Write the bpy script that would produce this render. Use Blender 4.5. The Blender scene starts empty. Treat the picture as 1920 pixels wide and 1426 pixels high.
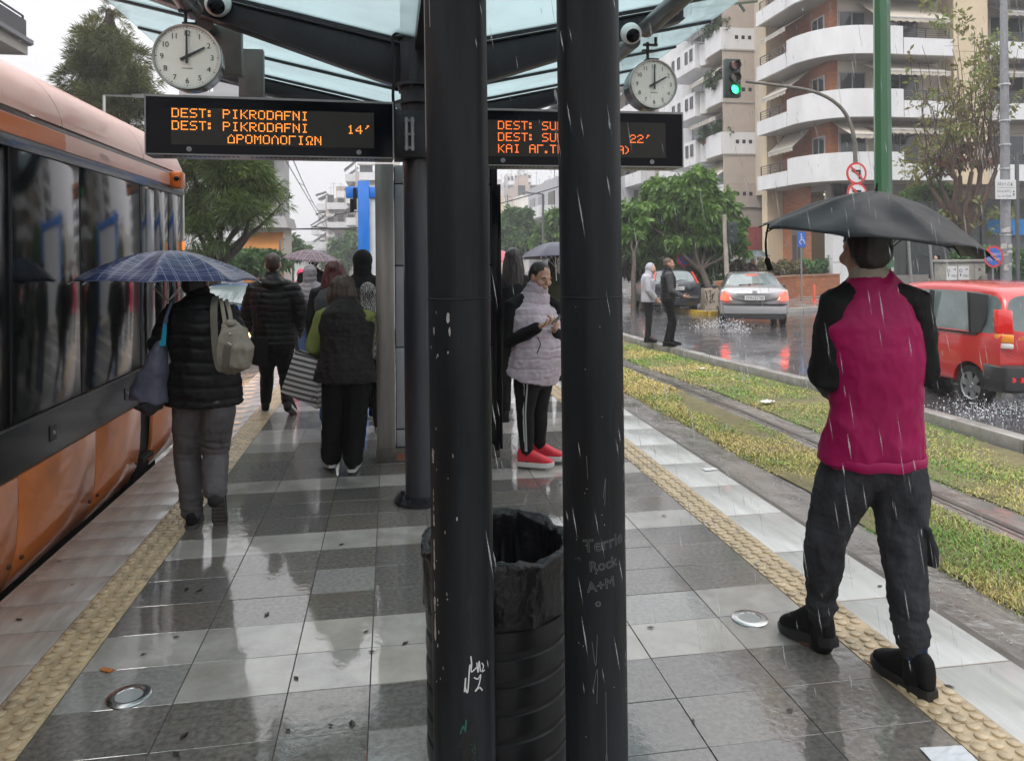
import bpy, bmesh, math, random
import numpy as np
from mathutils import Vector, Matrix, noise
R = math.radians
random.seed(7); np.random.seed(7)
SC = bpy.context.scene
# ---------------------------------------------------------------- camera
F = 1437.0; CH = 1.7; TH = R(9.05); ROLL = R(0.5)
CF = Vector((math.sin(TH), math.cos(TH), 0)); CR = Vector((math.cos(TH), -math.sin(TH), 0)); UP = Vector((0, 0, 1))
cam_d = bpy.data.cameras.new('Camera'); cam = bpy.data.objects.new('Camera', cam_d)
SC.collection.objects.link(cam); SC.camera = cam
cam_d.sensor_width = 36.0; cam_d.lens = 36.0 * F / 1920.0
cam_d.shift_y = -235.0 / 1920.0
cam_d.clip_start = 0.05; cam_d.clip_end = 3000
_cr = CR * math.cos(ROLL) - UP * math.sin(ROLL); _cu = CR * math.sin(ROLL) + UP * math.cos(ROLL); _cb = -CF
cam.matrix_world = Matrix(((_cr.x, _cu.x, _cb.x, 0), (_cr.y, _cu.y, _cb.y, 0), (_cr.z, _cu.z, _cb.z, CH), (0, 0, 0, 1)))
# ---------------------------------------------------------------- world and sun (rain, overcast)
wd = bpy.data.worlds.new('World'); SC.world = wd; wd.use_nodes = True
SUN_EL, SUN_AZ = R(52), R(215)
nt = wd.node_tree; bg = nt.nodes['Background']
sky = nt.nodes.new('ShaderNodeTexSky'); sky.sky_type = 'NISHITA'; sky.sun_disc = False
sky.sun_elevation = SUN_EL; sky.sun_rotation = SUN_AZ; sky.dust_density = 4.0
hs = nt.nodes.new('ShaderNodeHueSaturation'); hs.inputs['Saturation'].default_value = 0.1; hs.inputs['Value'].default_value = 1.0
mx = nt.nodes.new('ShaderNodeMix'); mx.data_type = 'RGBA'; mx.inputs['Factor'].default_value = 0.9
mx.inputs['B'].default_value = (6.98, 6.95, 7.08, 1)
nt.links.new(sky.outputs['Color'], hs.inputs['Color']); nt.links.new(hs.outputs['Color'], mx.inputs['A'])
# rain cloud: flat grey near the horizon, two to three times brighter overhead
tcw = nt.nodes.new('ShaderNodeTexCoord'); spw = nt.nodes.new('ShaderNodeSeparateXYZ'); nt.links.new(tcw.outputs['Generated'], spw.inputs['Vector'])
mrw = nt.nodes.new('ShaderNodeMapRange'); mrw.inputs['From Min'].default_value = 0.22; mrw.inputs['From Max'].default_value = 0.95; mrw.inputs['To Min'].default_value = 1.12; mrw.inputs['To Max'].default_value = 2.9
mrw.interpolation_type = 'SMOOTHSTEP'; nt.links.new(spw.outputs['Z'], mrw.inputs['Value'])
mlw = nt.nodes.new('ShaderNodeVectorMath'); mlw.operation = 'SCALE'; nt.links.new(mx.outputs['Result'], mlw.inputs[0]); nt.links.new(mrw.outputs['Result'], mlw.inputs['Scale'])
nt.links.new(mlw.outputs['Vector'], bg.inputs['Color']); bg.inputs['Strength'].default_value = 0.1
sun_d = bpy.data.lights.new('Sun', 'SUN'); sun = bpy.data.objects.new('Sun', sun_d); SC.collection.objects.link(sun)
sun_d.energy = 1.0; sun_d.angle = R(25); sun_d.color = (1.0, 0.97, 0.93)
_sd = Vector((math.sin(SUN_AZ) * math.cos(SUN_EL), math.cos(SUN_AZ) * math.cos(SUN_EL), math.sin(SUN_EL)))
sun.rotation_euler = _sd.to_track_quat('Z', 'Y').to_euler(); sun.location = (0, 0, 30)
SC.view_settings.view_transform = 'Standard'; SC.view_settings.look = 'None'
SC.view_settings.exposure = 0.58; SC.view_settings.gamma = 1.0
cy = SC.cycles; cy.use_denoising = True
try: cy.denoiser = 'OPENIMAGEDENOISE'
except Exception: pass
cy.max_bounces = 7; cy.diffuse_bounces = 3; cy.glossy_bounces = 4; cy.transmission_bounces = 5; cy.transparent_max_bounces = 12
cy.caustics_reflective = False; cy.caustics_refractive = False; cy.sample_clamp_indirect = 6.0
cy.volume_bounces = 0; cy.volume_step_rate = 4.0
# ---------------------------------------------------------------- pixel helpers (1920 x 1426 photograph)
def uv(x, y):
    x -= 960.0; y -= 478.0
    c, s = math.cos(ROLL), math.sin(ROLL)
    return c * x - s * y, s * x + c * y
def W(x, y, d):
    u, v = uv(x, y)
    return Vector((0, 0, CH)) + CF * d + CR * (u * d / F) - UP * (v * d / F)
def G(x, y, z=0.0):
    u, v = uv(x, y)
    d = F * (CH - z) / v
    p = CF * d + CR * (u * d / F); p.z = z
    return p
def XY(x, d, y=478):
    p = W(x, y, d); p.z = 0
    return p
def D(p): return Vector((p[0], p[1], 0)).dot(CF)
def WY(x, y, Y):
    """point of the vertical plane at world Y seen at pixel x, y"""
    u, v = uv(x, y)
    dr = CF + CR * (u / F)
    d = Y / dr.y
    return W(x, y, d)
# ---------------------------------------------------------------- materials
_M = {}
def pmat(name, col, rough=0.5, metal=0.0, var=0.0, vscale=6.0, bump=0.0, bscale=40.0, spec=None, coat=0.0, coat_rough=0.05,
         stretch=(1, 1, 1), emit=0.0, emit_col=None, alpha=None, detail=4.0, col2=None, rvar=0.0, coord='Object', coat_bump=0.0, cbscale=30.0,
         sheen=0.0, trans=0.0, coat_ior=1.5, dirt=None, dirt_scale=3.0, dirt_lo=0.55, dirt_hi=0.7):
    if name in _M: return _M[name]
    m = bpy.data.materials.new(name); m.use_nodes = True; _M[name] = m
    t = m.node_tree; n = t.nodes; b = n['Principled BSDF']; L = t.links.new
    c4 = (*col, 1)
    b.inputs['Base Color'].default_value = c4; b.inputs['Roughness'].default_value = rough; b.inputs['Metallic'].default_value = metal
    if spec is not None: b.inputs['Specular IOR Level'].default_value = spec
    b.inputs['Coat Weight'].default_value = coat; b.inputs['Coat IOR'].default_value = coat_ior; b.inputs['Coat Roughness'].default_value = coat_rough
    if sheen: b.inputs['Sheen Weight'].default_value = sheen
    if trans: b.inputs['Transmission Weight'].default_value = trans
    if emit:
        b.inputs['Emission Color'].default_value = (*(emit_col or col), 1); b.inputs['Emission Strength'].default_value = emit
    if alpha is not None: b.inputs['Alpha'].default_value = alpha
    tc = n.new('ShaderNodeTexCoord'); mp = n.new('ShaderNodeMapping'); mp.inputs['Scale'].default_value = stretch
    L(tc.outputs[coord], mp.inputs['Vector'])
    cur = None
    if var or col2 or rvar:
        nz = n.new('ShaderNodeTexNoise'); nz.inputs['Scale'].default_value = vscale; nz.inputs['Detail'].default_value = detail
        nz.inputs['Roughness'].default_value = 0.62
        L(mp.outputs['Vector'], nz.inputs['Vector'])
        rp = n.new('ShaderNodeValToRGB'); rp.color_ramp.elements[0].position = 0.3; rp.color_ramp.elements[1].position = 0.7
        if col2:
            rp.color_ramp.elements[0].color = c4; rp.color_ramp.elements[1].color = (*col2, 1)
        else:
            rp.color_ramp.elements[0].color = (*[max(0, k * (1 - var)) for k in col], 1); rp.color_ramp.elements[1].color = (*[min(1, k * (1 + var)) for k in col], 1)
        L(nz.outputs['Fac'], rp.inputs['Fac']); L(rp.outputs['Color'], b.inputs['Base Color']); cur = rp.outputs['Color']
        if rvar:
            mr = n.new('ShaderNodeMapRange'); mr.inputs['From Min'].default_value = 0.3; mr.inputs['From Max'].default_value = 0.7
            mr.inputs['To Min'].default_value = max(0.02, rough - rvar); mr.inputs['To Max'].default_value = min(1, rough + rvar)
            L(nz.outputs['Fac'], mr.inputs['Value']); L(mr.outputs['Result'], b.inputs['Roughness'])
    if dirt:
        nd = n.new('ShaderNodeTexNoise'); nd.inputs['Scale'].default_value = dirt_scale; nd.inputs['Detail'].default_value = 8; nd.inputs['Roughness'].default_value = 0.7
        L(mp.outputs['Vector'], nd.inputs['Vector'])
        md = n.new('ShaderNodeMapRange'); md.inputs['From Min'].default_value = dirt_lo; md.inputs['From Max'].default_value = dirt_hi
        L(nd.outputs['Fac'], md.inputs['Value'])
        mc = n.new('ShaderNodeMix'); mc.data_type = 'RGBA'; mc.inputs['A'].default_value = c4
        mc.inputs['B'].default_value = (*dirt, 1); L(md.outputs['Result'], mc.inputs['Factor'])
        if cur: L(cur, mc.inputs['A'])
        L(mc.outputs['Result'], b.inputs['Base Color'])
    if bump:
        nb = n.new('ShaderNodeTexNoise'); nb.inputs['Scale'].default_value = bscale; nb.inputs['Detail'].default_value = 5
        L(mp.outputs['Vector'], nb.inputs['Vector'])
        bp = n.new('ShaderNodeBump'); bp.inputs['Strength'].default_value = bump; bp.inputs['Distance'].default_value = 0.02
        L(nb.outputs['Fac'], bp.inputs['Height']); L(bp.outputs['Normal'], b.inputs['Normal'])
    if coat_bump:
        nc = n.new('ShaderNodeTexNoise'); nc.inputs['Scale'].default_value = cbscale; nc.inputs['Detail'].default_value = 3
        L(mp.outputs['Vector'], nc.inputs['Vector'])
        bc = n.new('ShaderNodeBump'); bc.inputs['Strength'].default_value = coat_bump; bc.inputs['Distance'].default_value = 0.02
        L(nc.outputs['Fac'], bc.inputs['Height']); L(bc.outputs['Normal'], b.inputs['Coat Normal'])
    return m
def nodes_of(m): return m.node_tree, m.node_tree.nodes, m.node_tree.links.new, m.node_tree.nodes['Principled BSDF']
# ---------------------------------------------------------------- mesh builder
class MB:
    def __init__(s): s.v = []; s.f = []; s.mi = []; s.uv = None
    def add(s, vs, fs, mi=0):
        o = len(s.v); s.v.extend([tuple(v) for v in vs]); s.f.extend([tuple(i + o for i in f) for f in fs]); s.mi.extend([mi] * len(fs)); return s
    def box(s, a, b, mi=0):
        x0, y0, z0 = [min(a[i], b[i]) for i in range(3)]; x1, y1, z1 = [max(a[i], b[i]) for i in range(3)]
        return s.add([(x0,y0,z0),(x1,y0,z0),(x1,y1,z0),(x0,y1,z0),(x0,y0,z1),(x1,y0,z1),(x1,y1,z1),(x0,y1,z1)],
                     [(0,3,2,1),(4,5,6,7),(0,1,5,4),(1,2,6,5),(2,3,7,6),(3,0,4,7)], mi)
    def obox(s, c, ax, ay, az, mi=0):
        """box round centre c with half-axis vectors"""
        c, ax, ay, az = Vector(c), Vector(ax), Vector(ay), Vector(az)
        vs = [c + i * ax + j * ay + k * az for k in (-1, 1) for j in (-1, 1) for i in (-1, 1)]
        return s.add(vs, [(0,2,3,1),(4,5,7,6),(0,1,5,4),(1,3,7,5),(3,2,6,7),(2,0,4,6)], mi)
    def bar(s, p, q, w, h, mi=0, up=(0, 0, 1)):
        p, q = Vector(p), Vector(q); t = (q - p); l = t.length; t.normalize()
        u = Vector(up)
        if abs(t.dot(u)) > 0.99: u = Vector((0, 1, 0))
        sx = t.cross(u).normalized(); uz = sx.cross(t)
        return s.obox((p + q) / 2, t * l / 2, sx * w / 2, uz * h / 2, mi)
    def tube(s, pts, r, n=8, mi=0, caps=True):
        pts = [Vector(p) for p in pts]; rs = r if isinstance(r, (list, tuple)) else [r] * len(pts)
        vs = []; fs = []; ref = None
        for i, p in enumerate(pts):
            t = (pts[min(i + 1, len(pts) - 1)] - pts[max(i - 1, 0)])
            if t.length < 1e-9: t = Vector((0, 0, 1))
            t.normalize()
            if ref is None:
                ref = Vector((1, 0, 0)) if abs(t.x) < 0.8 else Vector((0, 1, 0))
            a = (ref - t * ref.dot(t)); a.normalize(); ref = a; b = t.cross(a)
            for k in range(n):
                an = 2 * math.pi * k / n
                vs.append(p + (a * math.cos(an) + b * math.sin(an)) * rs[i])
        m = len(pts)
        for i in range(m - 1):
            for k in range(n):
                fs.append((i*n+k, i*n+(k+1)%n, (i+1)*n+(k+1)%n, (i+1)*n+k))
        if caps: fs.append(tuple(range(n))[::-1]); fs.append(tuple((m-1)*n+k for k in range(n)))
        return s.add(vs, fs, mi)
    def lathe(s, prof, c=(0,0,0), axis=(0,0,1), n=24, mi=0, a0=0.0, a1=None):
        """prof: (radius, height) along axis"""
        ax = Vector(axis).normalized(); ref = Vector((1,0,0)) if abs(ax.x) < 0.8 else Vector((0,1,0))
        a = (ref - ax * ref.dot(ax)).normalized(); b = ax.cross(a); c = Vector(c)
        full = a1 is None; span = 2 * math.pi if full else a1 - a0; cols = n if full else n + 1
        vs = []; fs = []
        for (r, h) in prof:
            for k in range(cols):
                an = a0 + span * k / n
                vs.append(c + ax * h + (a * math.cos(an) + b * math.sin(an)) * max(r, 1e-5))
        for i in range(len(prof) - 1):
            for k in range(n):
                k2 = (k + 1) % cols
                fs.append((i*cols+k, i*cols+k2, (i+1)*cols+k2, (i+1)*cols+k))
        return s.add(vs, fs, mi)
    def cyl(s, p, q, r, n=16, mi=0, r2=None):
        return s.tube([p, q], [r, r if r2 is None else r2], n, mi)
    def prism(s, poly, d, mi=0):
        """poly: list of 3-D points, extruded by vector d"""
        d = Vector(d); n = len(poly); vs = [Vector(p) for p in poly] + [Vector(p) + d for p in poly]
        fs = [tuple(range(n))[::-1], tuple(range(n, 2 * n))] + [(i, (i+1)%n, n+(i+1)%n, n+i) for i in range(n)]
        return s.add(vs, fs, mi)
    def sphere(s, c, r, n=16, m=10, mi=0, sx=1, sy=1, sz=1):
        pr = [(math.sin(math.pi * i / m), -math.cos(math.pi * i / m)) for i in range(m + 1)]
        o = len(s.v); s.lathe(pr, (0,0,0), (0,0,1), n, mi)
        for i in range(o, len(s.v)):
            v = s.v[i]; s.v[i] = (c[0] + v[0]*r*sx, c[1] + v[1]*r*sy, c[2] + v[2]*r*sz)
        return s
    def rings(s, rings, mi=0, cap0=True, cap1=True, closed=True):
        n = len(rings[0]); vs = [p for r in rings for p in r]; fs = []
        for i in range(len(rings) - 1):
            for k in range(n if closed else n - 1):
                fs.append((i*n+k, i*n+(k+1)%n, (i+1)*n+(k+1)%n, (i+1)*n+k))
        if cap0: fs.append(tuple(range(n))[::-1])
        if cap1: fs.append(tuple((len(rings)-1)*n+k for k in range(n)))
        return s.add(vs, fs, mi)
    def quad(s, a, b, c, d, mi=0): return s.add([a, b, c, d], [(0, 1, 2, 3)], mi)
    def xf(s, M, i0=0):
        for i in range(i0, len(s.v)): s.v[i] = tuple(M @ Vector(s.v[i]))
        return s
    def mesh(s, name, mats, smooth=None):
        me = bpy.data.meshes.new(name); me.from_pydata(s.v, [], s.f); 
        for m in (mats if isinstance(mats, (list, tuple)) else [mats]): me.materials.append(m)
        if any(s.mi): me.polygons.foreach_set('material_index', s.mi)
        bm = bmesh.new(); bm.from_mesh(me); bmesh.ops.recalc_face_normals(bm, faces=bm.faces); bm.to_mesh(me); bm.free()
        if smooth is not None:
            me.polygons.foreach_set('use_smooth', [True] * len(me.polygons)); me.set_sharp_from_angle(angle=R(smooth))
        me.update(); return me
def link(name, me, parent=None):
    o = bpy.data.objects.new(name, me); SC.collection.objects.link(o)
    if parent is not None: o.parent = parent
    return o
def tag(o, label=None, cat=None, group=None, kind=None):
    if label: o['label'] = label
    if cat: o['category'] = cat
    if group: o['group'] = group
    if kind: o['kind'] = kind
    return o
def thing(name, label, cat, loc=(0,0,0), rz=0.0, group=None):
    o = bpy.data.objects.new(name, None); SC.collection.objects.link(o); o.empty_display_size = 0.2
    o.location = loc; o.rotation_euler = (0, 0, rz); tag(o, label, cat, group)
    return o
def inv(root):
    return (Matrix.Translation(root.location) @ root.rotation_euler.to_matrix().to_4x4()).inverted()
def part(name, mb, mats, root, smooth=None, world=False, label=None, sub=None, bevel=0.0):
    """mesh part under root; world=True means the coordinates are world ones; sub = parent part"""
    if world: mb.xf(inv(root))
    me = mb.mesh(name, mats, smooth)
    if bevel: me = bevelled(me, bevel)
    o = link(name, me, sub if sub is not None else root)
    if label: o['label'] = label
    return o
def bevelled(me, w, seg=2):
    bm = bmesh.new(); bm.from_mesh(me); bmesh.ops.remove_doubles(bm, verts=bm.verts, dist=1e-5)
    es = [e for e in bm.edges if len(e.link_faces) == 2 and e.calc_face_angle(0) > R(30)]
    bmesh.ops.bevel(bm, geom=es, offset=w, segments=seg, affect='EDGES', profile=0.5, clamp_overlap=True)
    bm.to_mesh(me); bm.free()
    me.polygons.foreach_set('use_smooth', [True] * len(me.polygons)); me.set_sharp_from_angle(angle=R(35)); return me
def single(name, mb, mats, label, cat, loc=None, smooth=None, group=None, kind=None, bevel=0.0):
    """a thing that is one mesh, origin at loc"""
    if loc is not None: mb.xf(Matrix.Translation(-Vector(loc)))
    me = mb.mesh(name, mats, smooth)
    if bevel: me = bevelled(me, bevel)
    o = link(name, me)
    if loc is not None: o.location = loc
    return tag(o, label, cat, group, kind)
def struct(name, mb, mats, smooth=None, loc=None, kind='structure'):
    me = mb.mesh(name, mats, smooth); o = link(name, me); o['kind'] = kind
    return o
def modmesh(me, mods):
    """evaluate modifiers on a mesh, return a new mesh"""
    o = bpy.data.objects.new('tmp', me); SC.collection.objects.link(o)
    for typ, kw in mods:
        m = o.modifiers.new('m', typ)
        for k, v in kw.items(): setattr(m, k, v)
    dg = bpy.context.evaluated_depsgraph_get(); dg.update()
    r = bpy.data.meshes.new_from_object(o.evaluated_get(dg), preserve_all_data_layers=True, depsgraph=dg)
    bpy.data.objects.remove(o); return r
def text_mb(mb, body, size, M, mi=0, depth=0.0, align='LEFT', spacing=1.0, shear=0.0, width=None):
    cu = bpy.data.curves.new('t', 'FONT'); cu.body = body; cu.size = size; cu.align_x = align; cu.extrude = depth
    cu.space_character = spacing; cu.shear = shear; cu.resolution_u = 4
    o = bpy.data.objects.new('t', cu); SC.collection.objects.link(o)
    dg = bpy.context.evaluated_depsgraph_get(); dg.update()
    me = bpy.data.meshes.new_from_object(o.evaluated_get(dg), depsgraph=dg)
    vs = [Vector(v.co) for v in me.vertices]
    if width and vs:
        w = max(v.x for v in vs) - min(v.x for v in vs)
        for v in vs: v.x *= width / w
    mb.add([M @ v for v in vs], [tuple(p.vertices) for p in me.polygons], mi)
    bpy.data.objects.remove(o); bpy.data.meshes.remove(me)
def frame(o, ax, ay):
    """matrix with origin o, x axis ax, y axis ay"""
    ax = Vector(ax).normalized(); ay = Vector(ay); az = ax.cross(ay).normalized(); ay = az.cross(ax)
    return Matrix(((ax.x, ay.x, az.x, o[0]), (ax.y, ay.y, az.y, o[1]), (ax.z, ay.z, az.z, o[2]), (0, 0, 0, 1)))
def cr(pts, n=8):
    """Catmull-Rom through points"""
    P = [Vector(p) for p in pts]; out = []
    for i in range(len(P) - 1):
        p0, p1, p2, p3 = P[max(i-1, 0)], P[i], P[i+1], P[min(i+2, len(P)-1)]
        for k in range(n):
            t = k / n
            out.append(0.5 * ((2*p1) + (p2-p0)*t + (2*p0-5*p1+4*p2-p3)*t*t + (3*p1-p0-3*p2+p3)*t*t*t))
    out.append(P[-1]); return out
def lerp(a, b, t): return a + (b - a) * t
# ================================================================ SETTING: ground, platform, tracks, road
def wet(name, col, col2, vscale=42.0, speck=None, cr0=0.015, cr1=0.11, ripple=0.16, rscale=26.0, base_bump=0.25, bscale=120.0, stretch=(1, 1, 1), coat=1.0, dirt=None, dist=.006):
    """stone or asphalt under a thin film of rain: rough base, glossy rippled coat"""
    if name in _M: return _M[name]
    m = pmat(name, col, 0.6, var=0.0, col2=col2, vscale=vscale, detail=8.0, bump=base_bump, bscale=bscale, stretch=stretch, coat=coat, coat_rough=0.04, coat_ior=1.95, dirt=dirt, dirt_scale=1.7)
    t, n, L, b = nodes_of(m)
    tc = n.new('ShaderNodeTexCoord')
    n1 = n.new('ShaderNodeTexNoise'); n1.inputs['Scale'].default_value = 1.3; n1.inputs['Detail'].default_value = 6
    L(tc.outputs['Object'], n1.inputs['Vector'])
    r1 = n.new('ShaderNodeMapRange'); r1.inputs['From Min'].default_value = 0.42; r1.inputs['From Max'].default_value = 0.62
    r1.inputs['To Min'].default_value = cr0; r1.inputs['To Max'].default_value = cr1
    L(n1.outputs['Fac'], r1.inputs['Value']); L(r1.outputs['Result'], b.inputs['Coat Roughness'])
    n2 = n.new('ShaderNodeTexNoise'); n2.inputs['Scale'].default_value = rscale; n2.inputs['Detail'].default_value = 4
    n3 = n.new('ShaderNodeTexNoise'); n3.inputs['Scale'].default_value = rscale * 0.16; n3.inputs['Detail'].default_value = 2
    L(tc.outputs['Object'], n2.inputs['Vector']); L(tc.outputs['Object'], n3.inputs['Vector'])
    # ripples are strong in some puddles, nearly nil in others
    r2 = n.new('ShaderNodeMapRange'); r2.inputs['From Min'].default_value = 0.40; r2.inputs['From Max'].default_value = 0.66
    r2.inputs['To Min'].default_value = 0.12; r2.inputs['To Max'].default_value = 1.0
    L(n3.outputs['Fac'], r2.inputs['Value'])
    mm = n.new('ShaderNodeMath'); mm.operation = 'MULTIPLY'; L(n2.outputs['Fac'], mm.inputs[0]); L(r2.outputs['Result'], mm.inputs[1])
    bp = n.new('ShaderNodeBump'); bp.inputs['Strength'].default_value = ripple; bp.inputs['Distance'].default_value = dist
    L(mm.outputs['Value'], bp.inputs['Height']); L(bp.outputs['Normal'], b.inputs['Coat Normal'])
    return m
M_dark = [wet('granite_dark_%s' % k, c, c2, rscale=30, dirt=(.125,.098,.075)) for k, c, c2 in (('grey', (.052,.046,.039), (.20,.185,.165)), ('brown', (.055,.047,.04), (.19,.17,.145)), ('blue', (.037,.034,.031), (.155,.147,.137)))]
M_mid = wet('stone_mid', (.17,.165,.155), (.32,.315,.30), rscale=30)
M_light = [wet('marble_light_%s' % k, c, c2, vscale=5, rscale=28, base_bump=.06, bscale=60, dirt=(.23,.205,.175)) for k, c, c2 in (('grey', (.27,.255,.235), (.44,.42,.39)), ('warm', (.30,.275,.245), (.45,.42,.38)), ('veined', (.19,.18,.17), (.42,.40,.37)))]
M_edgeL = [wet('edge_slab_pink_%s' % k, c, c2, vscale=9, stretch=(1.6, .28, 1), rscale=24, base_bump=.05, cr0=.12, cr1=.32, coat=.6) for k, c, c2 in (('a', (.25,.21,.19), (.45,.39,.355)), ('b', (.26,.225,.20), (.46,.405,.37)))]
M_edgeR = [wet('edge_slab_grey_%s' % k, c, c2, vscale=7, stretch=(1.8, .25, 1), rscale=24, base_bump=.05, cr0=.10, cr1=.3, coat=.7) for k, c, c2 in (('a', (.34,.345,.33), (.55,.555,.535)), ('b', (.37,.37,.35), (.57,.575,.55)))]
M_joint = pmat('joint_mortar', (.035,.034,.032), 0.7)
M_tact = pmat('tactile_yellow', (.48,.375,.235), 0.42, var=.28, vscale=7, bump=.15, bscale=160, coat=.35, coat_rough=.25, dirt=(.11,.095,.075), dirt_scale=4.5, dirt_lo=.56, dirt_hi=.75)
M_conc = wet('wet_concrete', (.10,.095,.088), (.20,.19,.175), vscale=6, rscale=20, ripple=.3)

PX0, PX1 = -1.93, 2.53            # platform edges
PY0, PY1 = -4.0, 24.0
TLX = (-1.48, -1.27); TRX = (1.93, 2.14)
LANES = [-1.27, -.834, -.409, -.092, .22, .64, 1.07, 1.50, 1.93]
# body of the platform
mb = MB(); mb.box((PX0 + .03, PY0, -.6), (PX1 - .03, PY1, -.045)); mb.box((PX0 + .012, PY0, -.20), (PX1 - .012, PY1, -.012))
struct('platform_base', mb, [pmat('platform_concrete', (.20,.19,.18), .7, var=.25, vscale=3, bump=.2)])
mats = M_dark + [M_mid] + M_light            # 0 1 2 | 3 | 4 5 6
rnd = random.Random(5)
mb = MB(); gp = .0016
k0 = int((PY0 - 2.8) / .295) - 1
for k in range(k0, int((PY1 - 2.8) / .295) + 1):
    y0, y1 = 2.80 + .295 * k, 2.80 + .295 * (k + 1)
    if y1 > PY1: break
    light = k in (1, 2, 6, 10, 15, 16, 20, 24, 29, 30, 34, 38, 43, 44, 48, 52, 57, 58, 62, 66)
    for i in range(len(LANES) - 1):
        x0, x1 = LANES[i], LANES[i + 1]
        mi = rnd.choice((0, 0, 1, 2, 2)) if not light else rnd.choice((4, 4, 5, 6))
        if k == 1 and i == 0: mi = 3
        if k == 2 and i in (1, ): mi = 6
        if light and rnd.random() < .03: mi = 3
        if not light and rnd.random() < .03: mi = 3
        if k in (-1,) and i in (3, 4): mi = 3
        if k == 1 and i == 7: mi = 6
        z = rnd.uniform(-.0007, .0007)
        mb.box((x0 + gp, y0 + gp, -.03), (x1 - gp, y1 - gp, z), mi)
o = struct('platform_paving', mb, mats)
o.data = bevelled(o.data, .0012, 1)
mb = MB()
for (xa, xb, st, a) in ((PX0, TLX[0], .30, 0), (TRX[1], PX1, .62, 2)):
    y = PY0; j = 0
    while y < PY1:
        mb.box((xa, y + .002, -.05), (xb - .003 if a == 0 else xb, min(y + st, PY1) - .002, rnd.uniform(-.0005, .001)), a + (j + rnd.randint(0, 1)) % 2); y += st; j += 1
o = struct('platform_edging', mb, M_edgeL + M_edgeR); o.data = bevelled(o.data, .004, 2)
# tactile strips with round studs
mb = MB()
for (xa, xb) in (TLX, TRX):
    y = 1.0
    while y < PY1:
        y2 = min(y + .21, PY1); mb.box((xa + .002, y + .0015, -.03), (xb - .002, y2 - .0015, .002)); y = y2
    nrow = int((14 - 1.2) / .0525)
    w = (xb - xa)
    for r in range(nrow):
        yy = 1.027 + r * .0525
        far = yy > 6.5
        for c in range(3):
            if rnd.random() < .012: continue
            xx = xa + w * (c + .5) / 3 + (.011 if r % 2 else -.011) * .6
            rr = .0235
            prof = [(rr, 0), (rr * .97, .0065), (rr * .78, .0092), (0, .0096)] if not far else [(rr, 0), (rr * .9, .005), (0, .0062)]
            mb.lathe(prof, (xx, yy, .0018), n=14 if not far else 8)
me = mb.mesh('tactile_paving', [M_tact], 50); o = link('tactile_paving', me); o['kind'] = 'structure'
# the joint bed just under the tiles
mb = MB(); mb.box((PX0 + .02, PY0 + .01, -.04), (PX1 - .02, PY1 - .01, -.004)); struct('platform_bedding', mb, [M_joint])

# ground sheet to the horizon
M_earth = pmat('wet_earth', (.07,.065,.05), .8, col2=(.11,.11,.075), vscale=.7)
mb = MB(); mb.quad((-900, -300, -.40), (900, -300, -.40), (900, 1500, -.40), (-900, 1500, -.40)); struct('ground', mb, [M_earth])
# kerb line of the tram reserve: gently bending towards the tracks
KERB = [(-8, 6.22), (3, 6.22), (8, 6.2), (10.5, 6.08), (13, 5.72), (16, 5.42), (22, 5.15), (30, 5.0), (60, 5.0), (140, 5.0)]
def kx(y):
    for (a, xa), (b, xb) in zip(KERB, KERB[1:]):
        if y <= b: return lerp(xa, xb, (y - a) / (b - a))
    return KERB[-1][1]
def ks(y): return (kx(y) - 6.22)            # sideways bend of the reserve at y
def band(mb, f0, f1, z, y0, y1, n=40, mi=0):
    P = []
    for i in range(n + 1):
        y = lerp(y0, y1, (i / n) ** 1.6); P.append(((f0(y), y, z), (f1(y), y, z)))
    for (a, b), (c, d) in zip(P, P[1:]): mb.quad(a, b, d, c, mi)
# right track: washed-out concrete with streams of rain running over it
M_trk = wet('track_concrete', (.058,.050,.043), (.23,.21,.19), vscale=5, rscale=13, ripple=1.0, dist=.018, cr0=.02, cr1=.14, base_bump=.5, bscale=24, stretch=(1.4, .45, 1))
t, n, L, b = nodes_of(M_trk)
mb = MB(); band(mb, lambda y: PX1 - .06, lambda y: 5.0 + ks(y) * .5, -.315, -8, 140)
struct('track_bed', mb, [M_trk])
mb = MB()
for xr, w in ((2.98, .06), (4.42, .06), (2.92, .012), (4.36, .012)):
    band(mb, lambda y: xr + ks(y) * .45, lambda y: xr + w + ks(y) * .45, -.309 if w > .03 else -.311, -8, 140, 60)
single('tram_rail', mb, [pmat('rail_steel', (.13,.12,.11), .3, .4, var=.3, vscale=3)], 'steel tram rails sunk in the flooded track bed between the platform and the grass', 'tram track')
# left track bed under the tram
mb = MB(); band(mb, lambda y: -5.2, lambda y: PX0 + .06, -.33, -8, 140); struct('track_bed_far_side', mb, [M_trk])
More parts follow.
